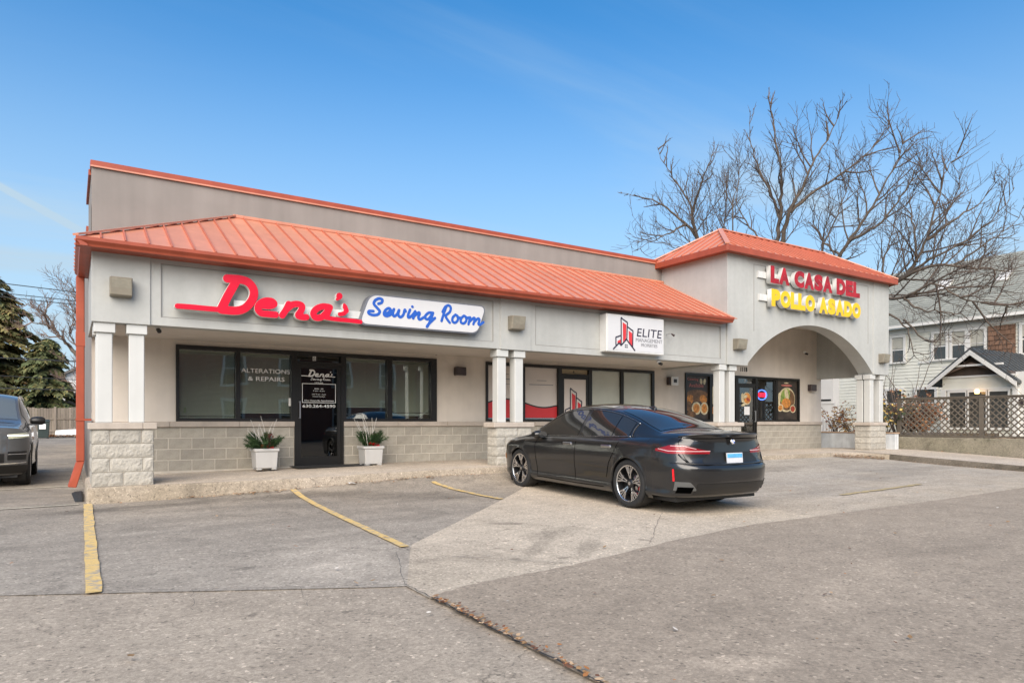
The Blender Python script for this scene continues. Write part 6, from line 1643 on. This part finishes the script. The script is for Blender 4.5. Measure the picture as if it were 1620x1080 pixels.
def panel(y1, y0):
    z0, z1 = 0.775, 1.895; c = 0.185
    for sgn, xoff in ((1, 22.49), (-1, 22.505)):
        # laths y*? : z = sgn*y + k
        ks = np.arange(min(z0-sgn*y0, z0-sgn*y1)-0.01, max(z1-sgn*y0, z1-sgn*y1), c)
        for k in ks:
            pts = []
            ya, yb_ = sorted(((z0-k)*sgn, (z1-k)*sgn)); ya, yb_ = max(ya, y0), min(yb_, y1)
            if yb_-ya < 0.03: continue
            MB().bar((xoff, ya, sgn*ya+k), (xoff, yb_, sgn*yb_+k), 0.036, 0.010, (1, 0, 0)).build('lath', LF, lf)
    for z in (0.735, 1.895): bx('rail', 22.465, 22.535, y0, y1, z, z+0.05, LF, lf)
ys = [0.17, -2.23, -4.65, -7.07]
for a, b in zip(ys[:-1], ys[1:]): panel(a-0.06, b+0.06)
for y in ys: bx('post', 22.455, 22.545, y-0.055, y+0.055, 0.712, 1.975, LF, lf)
bx('top_cap', 22.44, 22.56, -7.1, 0.22, 1.946, 1.972, LF, lf)

# ---- house
SD = mat('pale_siding', (0.66, 0.645, 0.565), 0.75, var=0.06, scale=1)
HT = mat('white_house_trim', (0.70, 0.68, 0.64), 0.6, var=0.03)
SH = mat('shingle_roof', (0.27, 0.275, 0.24), 0.95, var=0.16, scale=1.2, var2=0.16, scale2=9, stretch=(1, 1, 4), bump=0.5, bscale=14)
HG = mat('house_glass', (0.05, 0.05, 0.045), 0.06, var=0.3, scale=0.7, spec=0.9)
SHD = mat('window_shade', (0.42, 0.40, 0.34), 0.7, var=0.1)
hs_ = thing('frame_house', 'large pale clapboard house with grey shingle roof behind the lattice fence', 'house', (38, 6, 0.5))
HX = 38.0; Y0, Y1 = -9.0, 12.05
bx('wall', HX, HX+10, Y0, Y1, 0.4, 6.3, SD, hs_)
m = MB(); z = 0.6
while z < 6.1:
    m.hexa([(HX-0.030, Y0, z), (HX+0.0, Y0, z), (HX, Y1, z), (HX-0.030, Y1, z), (HX-0.006, Y0, z+0.172), (HX+0.0, Y0, z+0.172), (HX, Y1, z+0.172), (HX-0.006, Y1, z+0.172)]); z += 0.175
o = m.build('clapboards', SD, hs_, fix=False); o['kind'] = 'stuff'
bx('corner_board', HX-0.045, HX+0.12, Y1-0.18, Y1+0.03, 0.4, 6.25, HT, hs_)
bx('frieze_board', HX-0.06, HX, Y0, Y1-0.2, 5.98, 6.30, HT, hs_)
bx('belt_board', HX-0.07, HX, Y0, 7.2, 4.32, 4.42, HT, hs_)
rf = part_group('roof', hs_)
m = MB(); m.prism([(HX-0.5, Y0-0.5, 6.25), (43, Y0-0.5, 10.27), (48.6, Y0-0.5, 6.25), (48.6, Y0-0.5, 6.42), (43, Y0-0.5, 10.45), (HX-0.5, Y0-0.5, 6.42)], (0, Y1-Y0+0.9, 0)); m.build('shingle_slope', SH, rf)
m = MB(); t_ = 0.0
while t_ < 0.97:      # shingle courses
    a = Vector((HX-0.52, 0, 6.425)).lerp(Vector((43, 0, 10.46)), t_); b = Vector((HX-0.52, 0, 6.425)).lerp(Vector((43, 0, 10.46)), t_+0.036)
    n_ = Vector((-0.59, 0, 0.81)); m.hexa([(a.x, Y0-0.5, a.z), (a.x, Y1+0.4, a.z), (b.x, Y1+0.4, b.z), (b.x, Y0-0.5, b.z), (a.x+n_.x*.03, Y0-0.5, a.z+n_.z*.03), (a.x+n_.x*.03, Y1+0.4, a.z+n_.z*.03), (b.x+n_.x*.006, Y1+0.4, b.z+n_.z*.006), (b.x+n_.x*.006, Y0-0.5, b.z+n_.z*.006)]); t_ += 0.035
o = m.build('shingle_courses', SH, rf, fix=False); o['kind'] = 'stuff'
bx('gutter', HX-0.62, HX-0.48, Y0-0.5, Y1+0.4, 6.27, 6.42, HT, rf)
for y0, y1 in ((6.85, 7.5), (4.0, 4.5)):
    a, b = Vector((40.25, 0, 8.45)), Vector((41.05, 0, 9.05)); n_ = Vector((-0.59, 0, 0.81))
    s = MB().hexa([(a.x, y0, a.z), (a.x, y1, a.z), (b.x, y1, b.z), (b.x, y0, b.z), (a.x+n_.x*.12, y0, a.z+n_.z*.12), (a.x+n_.x*.12, y1, a.z+n_.z*.12), (b.x+n_.x*.12, y1, b.z+n_.z*.12), (b.x+n_.x*.12, y0, b.z+n_.z*.12)])
    s.build('skylight', HT, rf)
def hwin(y0, y1, z0, z1, shade=0.45, parent=None, X=HX, fr=0.13):
    w = bx('window', X-0.05, X-0.032, y0, y1, z0, z1, HG, parent or hs_)
    m = MB().box(X-0.10, X-0.03, y0-fr, y0, z0-0.02, z1+0.02).box(X-0.10, X-0.03, y1, y1+fr, z0-0.02, z1+0.02).box(X-0.11, X-0.03, y0-fr, y1+fr, z1+0.02, z1+0.16)
    m.box(X-0.075, X-0.05, y0, y1, (z0+z1)/2-0.03, (z0+z1)/2+0.03); m.build('frame', HT, w, fix=False)
    bx('sill', X-0.15, X-0.03, y0-fr-0.03, y1+fr+0.03, z0-0.10, z0-0.02, HT, w)
    if shade: bx('shade', X-0.056, X-0.051, y0+0.01, y1-0.01, z1-(z1-z0)*shade, z1, SHD, w)
hwin(8.0, 8.60, 4.49, 5.80); hwin(5.85, 6.43, 4.49, 5.80, 0.45); hwin(4.95, 5.54, 4.49, 5.80, 0.5); hwin(4.08, 4.69, 4.49, 5.80, 0.6); hwin(1.5, 2.45, 4.49, 5.80, 0.4)
hwin(8.1, 8.9, 1.5, 2.9, 0.0); hwin(6.4, 7.3, 1.5, 2.9, 0.0)
# brown shingled bay panel
SBR = mat('cedar_shingle', (0.17, 0.095, 0.06), 0.9, var=0.25, scale=4, objrand=0.25)
sp = bx('shingle_panel', HX-0.10, HX, 2.74, 3.90, 4.50, 5.92, SBR, hs_)
for i in range(6):
    y = 2.74+(0.09 if i % 2 else 0.0); 
    while y < 3.86:
        w = rng.uniform(0.14, 0.24); e = min(y+w, 3.90)
        z = 4.50+i*0.236; MB().hexa([(HX-0.145, y, z), (HX-0.10, y, z), (HX-0.10, e-0.012, z), (HX-0.145, e-0.012, z), (HX-0.112, y, z+0.235), (HX-0.10, y, z+0.235), (HX-0.10, e-0.012, z+0.235), (HX-0.112, e-0.012, z+0.235)]).build('shingle', SBR, sp, fix=False); y = e
# porch with a gabled metal roof
PX = 33.0
PM = mat('dark_metal_roof', (0.055, 0.06, 0.062), 0.45, var=0.1)
po = part_group('porch', hs_)
bx('porch_wall', PX, HX, 0.95, 3.62, 0.4, 2.62, SD, po); 
bx('header', PX-0.05, HX, 0.86, 3.70, 2.62, 3.22, SD, po)
for z in (2.62, 3.18): bx('header_trim', PX-0.09, PX-0.05, 0.80, 3.76, z-0.03, z+0.05, HT, po)
pk = Vector((0, 2.40, 4.32))
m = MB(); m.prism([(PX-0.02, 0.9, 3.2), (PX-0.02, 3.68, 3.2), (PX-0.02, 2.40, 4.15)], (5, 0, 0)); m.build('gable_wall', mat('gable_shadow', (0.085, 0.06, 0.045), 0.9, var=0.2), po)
for sg_, ye in ((1, 4.15), (-1, 0.65)):
    m = MB(); m.prism([(PX-0.45, ye, 2.80), (PX-0.45, 2.40, 4.30), (PX-0.45, 2.40, 4.42), (PX-0.45, ye, 2.92)], (5.6, 0, 0)); m.build('porch_roof', PM, po)
    m = MB(); m.prism([(PX-0.50, ye-sg_*0.0, 2.66), (PX-0.50, 2.40, 4.10), (PX-0.50, 2.40, 4.31), (PX-0.50, ye, 2.86)], (0.05, 0, 0)); m.build('barge_board', HT, po)
    for k in range(12):
        x = PX-0.40+k*0.45; m = MB().bar((x, ye, 2.935), (x, 2.40, 4.435), 0.03, 0.03); m.build('roof_seam', PM, po)
    m = MB().bar((PX-0.30, 2.40+sg_*1.2, 3.28), (PX-0.30, 2.40, 3.75), 0.09, 0.09); m.build('truss_brace', mat('brace_wood%d' % sg_, (0.12, 0.08, 0.06), 0.9), po)
bx('tie_beam', PX-0.36, PX-0.26, 1.2, 3.6, 3.62, 3.70, HT, po)
for y0, y1 in ((2.75, 3.40), (1.95, 2.62), (1.12, 1.82)):
    w = bx('window', PX-0.035, PX-0.02, y0, y1, 0.95, 2.50, HG, po)
    MB().box(PX-0.08, PX-0.02, y0-0.08, y0, 0.85, 2.60).box(PX-0.08, PX-0.02, y1, y1+0.08, 0.85, 2.60).box(PX-0.075, PX-0.02, y0, y1, 2.50, 2.60).box(PX-0.075, PX-0.02, y0, y1, 0.85, 0.95).build('frame', HT, po, fix=False)
for y in (3.66, 0.86): bx('porch_post', PX-0.12, PX+0.05, y-0.12, y+0.08, 0.5, 2.60, HT, po)
MB().lathe([(0.0, -0.10), (0.09, -0.08), (0.10, 0.06), (0.05, 0.12), (0.0, 0.12)], 12, 'Z', (PX-0.35, 2.17, 2.50)).build('porch_lamp', mat('porch_glow', (0.8, 0.5, 0.2), 0.4, var=0, emit=(1.0, 0.55, 0.18), estr=2.5), po)
bx('entry_door', PX+1.2, PX+1.3, 0.2, 0.9, 0.5, 2.5, HT, po)
tag(bx('wall_mailbox', PX-0.1, PX-0.05, 0.55, 0.72, 1.9, 2.15, M['sconce']), 'small dark mailbox on the white wall right of the porch windows', 'mailbox')
bx('porch_return', PX, HX, -1.5, 0.86, 0.4, 3.3, HT, po)
# white shed and picket gate seen through the arch
sh_ = thing('white_shed', 'white shed wall seen through the opening right of the restaurant', 'shed', (30.5, 8.4, 0.5))
bx('wall', 30.0, 30.5, 7.15, 13.0, 0.4, 4.3, HT, sh_); bx('trim', 29.97, 30.0, 7.0, 13.0, 2.05, 2.12, HT, sh_); bx('vent', 29.96, 29.995, 7.25, 7.95, 2.2, 2.27, M['black'], sh_)
pg = thing('picket_gate', 'small white picket gate behind the planting bed wall', 'gate', (25.6, 5.0, 0.5))
for k in range(7):
    y = 4.35+k*0.13; MB().prism([(25.5, y, 0.55), (25.5, y+0.075, 0.55), (25.5, y+0.075, 1.30), (25.5, y+0.037, 1.38), (25.5, y, 1.30)], (0.025, 0, 0)).build('picket', HT, pg)
for z in (0.75, 1.15): bx('rail', 25.526, 25.56, 4.3, 5.3, z, z+0.07, HT, pg)
# shrubs
def shrub(name, label, c, r_, h, n_st, leaves, leaf_m, seed, leaf=0.07, stem_m=None, group=None, spread=0.9, fill=1.0, lean=(0, 0)):
    r = random.Random(seed); t = thing(name, label, 'shrub', c, group=group)
    st, lv, mi = MB(), MB(), []
    for k in range(n_st):
        a = r.uniform(0, 2*math.pi); q = r.random()**0.5*0.25*r_; p = Vector((c[0]+q*math.cos(a), c[1]+q*math.sin(a), c[2]))
        d = Vector((math.cos(a)*spread*r.random()+lean[0], math.sin(a)*spread*r.random()+lean[1], 1)).normalized(); L = h*r.uniform(0.6, 1.1); pts = [p]
        for s in range(7):
            d = (d+Vector((r.uniform(-.2, .2), r.uniform(-.2, .2), r.uniform(-.16, .05)))).normalized(); pts.append(pts[-1]+d*(L/7))
        st.tube(pts, [(0.010+0.004*h)*(1-0.12*s) for s in range(8)], 4, False)
        for s in range(2, 8):
            if r.random() < 0.8:
                e = pts[s]+Vector((r.uniform(-1, 1), r.uniform(-1, 1), r.uniform(-.2, .8)))*0.22; st.tube([pts[s], e], [0.006, 0.004], 3, False)
                tips = [pts[s], e]
            else: tips = [pts[s]]
            for e in range(int(leaves/n_st/6*fill)):
                q = r.choice(tips)+Vector((r.gauss(0, .07), r.gauss(0, .07), r.gauss(0, .07))); f = Vector((r.uniform(-1, 1), r.uniform(-1, 1), r.uniform(-1, .4))).normalized()
                w = f.orthogonal().normalized()*leaf*0.42; lv.poly([q, q+f*leaf*0.5+w, q+f*leaf, q+f*leaf*0.5-w]); mi.append(r.randrange(len(leaf_m)))
    st.build('stems', stem_m or M['twig'], t, fix=False)
    if lv.v:
        o = lv.build('leaves', leaf_m, t, fix=False); o.data.polygons.foreach_set('material_index', mi); o.data.update()
    return t
GL = [mat('golden_leaf', (0.40, 0.23, 0.06), 0.7, var=0.3, scale=5), mat('tan_leaf', (0.30, 0.18, 0.08), 0.7, var=0.3, scale=5), mat('rust_leaf', (0.28, 0.10, 0.035), 0.7, var=0.3, scale=5)]
YL = [mat('yellow_leaf', (0.55, 0.38, 0.10), 0.7, var=0.2), mat('dull_green_leaf', (0.05, 0.07, 0.03), 0.7, var=0.3), mat('dark_leaf', (0.035, 0.04, 0.022), 0.7, var=0.3)]
RL = [mat('oak_brown_leaf', (0.25, 0.10, 0.045), 0.7, var=0.3, scale=5), mat('oak_tan_leaf', (0.34, 0.17, 0.08), 0.7, var=0.3, scale=5)]
SG_ = 'shrubs in the bed beside the arch'
shrub('shrub', 'golden-leaved drooping shrub hanging over the bed wall, left of the right pier', (22.15, 1.55, 0.76), 0.5, 0.95, 11, 230, GL, 3, 0.10, group=SG_)
shrub('shrub', 'tan leafy shrub against the pale siding, seen through the opening', (23.6, 3.1, 0.76), 0.5, 1.25, 12, 260, GL, 4, 0.10, group=SG_)
shrub('shrub', 'dark bush with yellow leaves between the right pier and the lattice fence', (22.5, 0.62, 0.76), 0.45, 1.35, 14, 520, YL, 5, 0.10, group=SG_, spread=0.6)
shrub('shrub', 'bare arching shrub stems rising right of the tower', (23.2, 0.55, 0.76), 0.5, 3.3, 16, 20, GL, 6, 0.09, group=SG_, spread=0.9, lean=(0, -0.15))
shrub('shrub', 'rust-brown leafy bush in front of the porch, left of its windows', (31.0, 3.9, 0.55), 1.0, 2.0, 22, 1500, RL, 7, 0.15, group=SG_, spread=0.5)

# ================================================================== LITTER
def leaf_scatter(name, pts, m, size=(0.03, 0.065), seed=1):
    r = random.Random(seed); mb = MB(); mi = []
    for x, y, z in pts:
        a = r.uniform(0, 2*math.pi); s = r.uniform(*size); u = Vector((math.cos(a), math.sin(a), r.uniform(-.15, .35)))*s; v = Vector((-math.sin(a), math.cos(a), r.uniform(-.15, .35)))*s*0.62
        c = Vector((x, y, z+0.012)); mb.poly([c-u, c-u*.2+v, c+u*.5+v*.7, c+u, c+u*.4-v*.7, c-u*.3-v]); mi.append(r.randrange(len(m)))
    o = mb.build(name, m, fix=False); o.data.polygons.foreach_set('material_index', mi); o.data.update()
    return o
DL = [mat('orange_leaf', (0.36, 0.15, 0.045), 0.8, var=0.3, scale=6), GL[1], mat('pale_leaf', (0.48, 0.33, 0.20), 0.8, var=0.2), mat('dark_leaf_litter', (0.14, 0.06, 0.03), 0.8, var=0.2)]
r = random.Random(21); pts = []
for k in range(520):      # along the curb
    x = r.choice((r.gauss(1.9, .5), r.uniform(1.2, 6.6), r.gauss(4.9, .7), r.uniform(8, 16))); 
    y = walk_front(max(0.2, x))-abs(r.gauss(0, .07))-0.02; pts.append((x, y, gz(x, y)+0.015))
for k in range(900):      # corner of the walk
    a = R(r.uniform(-12, 70)); q = 1.2-abs(r.gauss(0, .20))-0.02; x, y = 18.2+q*math.sin(a), -1.5+q*math.cos(a); pts.append((x, y, gz(x, y)+0.02+0.08*r.random()*max(0, 1-(1.2-q)*4)))
for k in range(150): x, y = 19.4-abs(r.gauss(0, .12)), r.uniform(-6, -1.4); pts.append((x, y, gz(x, y)+0.02))
for k in range(200): x, y = 22.38-abs(r.gauss(0, .16)), r.uniform(-6, 0.2); pts.append((x, y, walk_z(x, y)+0.012))
for k in range(230): y = -7.25-abs(r.gauss(0.9, 0.9)); x = PL+r.gauss(0, .022); pts.append((x, y, gz(x, y)+0.03))
for k in range(12): x, y = r.uniform(1, 17), r.uniform(0, 2.1); pts.append((x, y, walk_z(x, y)+0.008))
tag(leaf_scatter('leaf_litter', pts, DL, (0.009, 0.024), 3), 'brown fallen leaves drifted along the curb, crack and walk corner', 'leaves', kind='stuff')
pts = []
for k in range(260):
    x = r.uniform(-1.5, 16); y = r.uniform(-10.8, -0.8); pts.append((x, y, gz(x, y)+0.024))
tag(leaf_scatter('scattered_leaves', pts, DL+[mat('bleached_bit', (0.6, 0.55, 0.48), 0.8, var=0.1)], (0.008, 0.028), 5), 'small leaves and bits scattered over the parking lot', 'leaves', kind='stuff')
pts = [(r.uniform(-1.6, 2.6), r.uniform(37.6, 39.9), 0.28+0.12*r.random()) for k in range(1500)]
tag(leaf_scatter('fence_leaves', pts, DL, (0.05, 0.10), 6), 'drift of brown leaves at the foot of the wooden fence', 'leaves', kind='stuff')
pts = [(r.uniform(22.7, 30), r.uniform(-7, 0.2), 0.56+0.02*r.random()) for k in range(1500)]
tag(leaf_scatter('yard_leaves', pts, DL, (0.04, 0.08), 7), 'fallen leaves on the yard behind the lattice fence', 'leaves', kind='stuff')
ps = MB(); 
P = [[(3.72+0.045*i+0.008*r.random(), -0.42+0.03*j+0.008*r.random(), gz(3.75, -0.42)+0.03+0.03*r.random()) for j in range(3)] for i in range(4)]
tag(ps.grid(P).build('paper_scrap', M['white']), 'crumpled white paper scrap lying by the curb', 'litter')
tag(MB().hexa([(-0.22, 0.35, 0.0), (-0.09, 0.30, 0.0), (-0.08, 1.75, 0.0), (-0.26, 1.8, 0.0), (-0.19, 0.42, 0.03), (-0.10, 0.40, 0.04), (-0.09, 1.7, 0.06), (-0.22, 1.72, 0.05)]).build('splash_block', M['rubber'], bevel=0.02), 'black splash pad on the ground below the orange downspout', 'splash pad')

# ================================================================== ACROSS THE STREET (seen mirrored in the glass)
def brick_mat():
    m = bpy.data.materials.new('red_brick'); m.use_nodes = True; n, l = m.node_tree.nodes, m.node_tree.links
    b = n['Principled BSDF']; b.inputs['Roughness'].default_value = 0.9
    t = n.new('ShaderNodeTexCoord'); mp = n.new('ShaderNodeMapping'); mp.inputs['Rotation'].default_value = (R(90), 0, 0); l.new(t.outputs['Object'], mp.inputs[0])
    k = n.new('ShaderNodeTexBrick'); k.inputs['Scale'].default_value = 4.0; k.inputs['Color1'].default_value = (0.46, 0.19, 0.13, 1); k.inputs['Color2'].default_value = (0.38, 0.15, 0.10, 1); k.inputs['Mortar'].default_value = (0.38, 0.34, 0.3, 1)
    l.new(mp.outputs[0], k.inputs['Vector']); l.new(k.outputs['Color'], b.inputs['Base Color']); return m
bk = thing('brick_house', 'red brick house across the street, mirrored in the shop windows', 'house', (2, -30, 0))
bx('wall', -9, 26, -40, -30, -0.3, 6.2, brick_mat(), bk)
m = MB(); m.prism([(-9.6, -29.4, 6.1), (-9.6, -35, 9.6), (-9.6, -40.6, 6.1)], (36.2, 0, 0)); m.build('roof', SH, bk)
bx('cornice', -9.3, 26.3, -30.0, -29.6, 5.7, 6.1, HT, bk)
for x in (-7.5, -4, 0.5, 4, 8, 11.5, 15, 18.5, 22):
    for z in (0.9, 3.7):
        w = bx('window', x, x+1.1, -29.99, -29.96, z, z+1.6, HG, bk)
        MB().box(x-0.14, x, -29.99, -29.90, z-0.1, z+1.72).box(x+1.1, x+1.24, -29.99, -29.90, z-0.1, z+1.72).box(x-0.14, x+1.24, -29.99, -29.88, z+1.6, z+1.8).box(x-0.2, x+1.3, -29.99, -29.85, z-0.18, z-0.05).box(x, x+1.1, -29.96, -29.93, z+0.76, z+0.84).build('frame', HT, w, fix=False)

for o in bpy.data.objects:
    if '_wc' in o: del o['_wc']
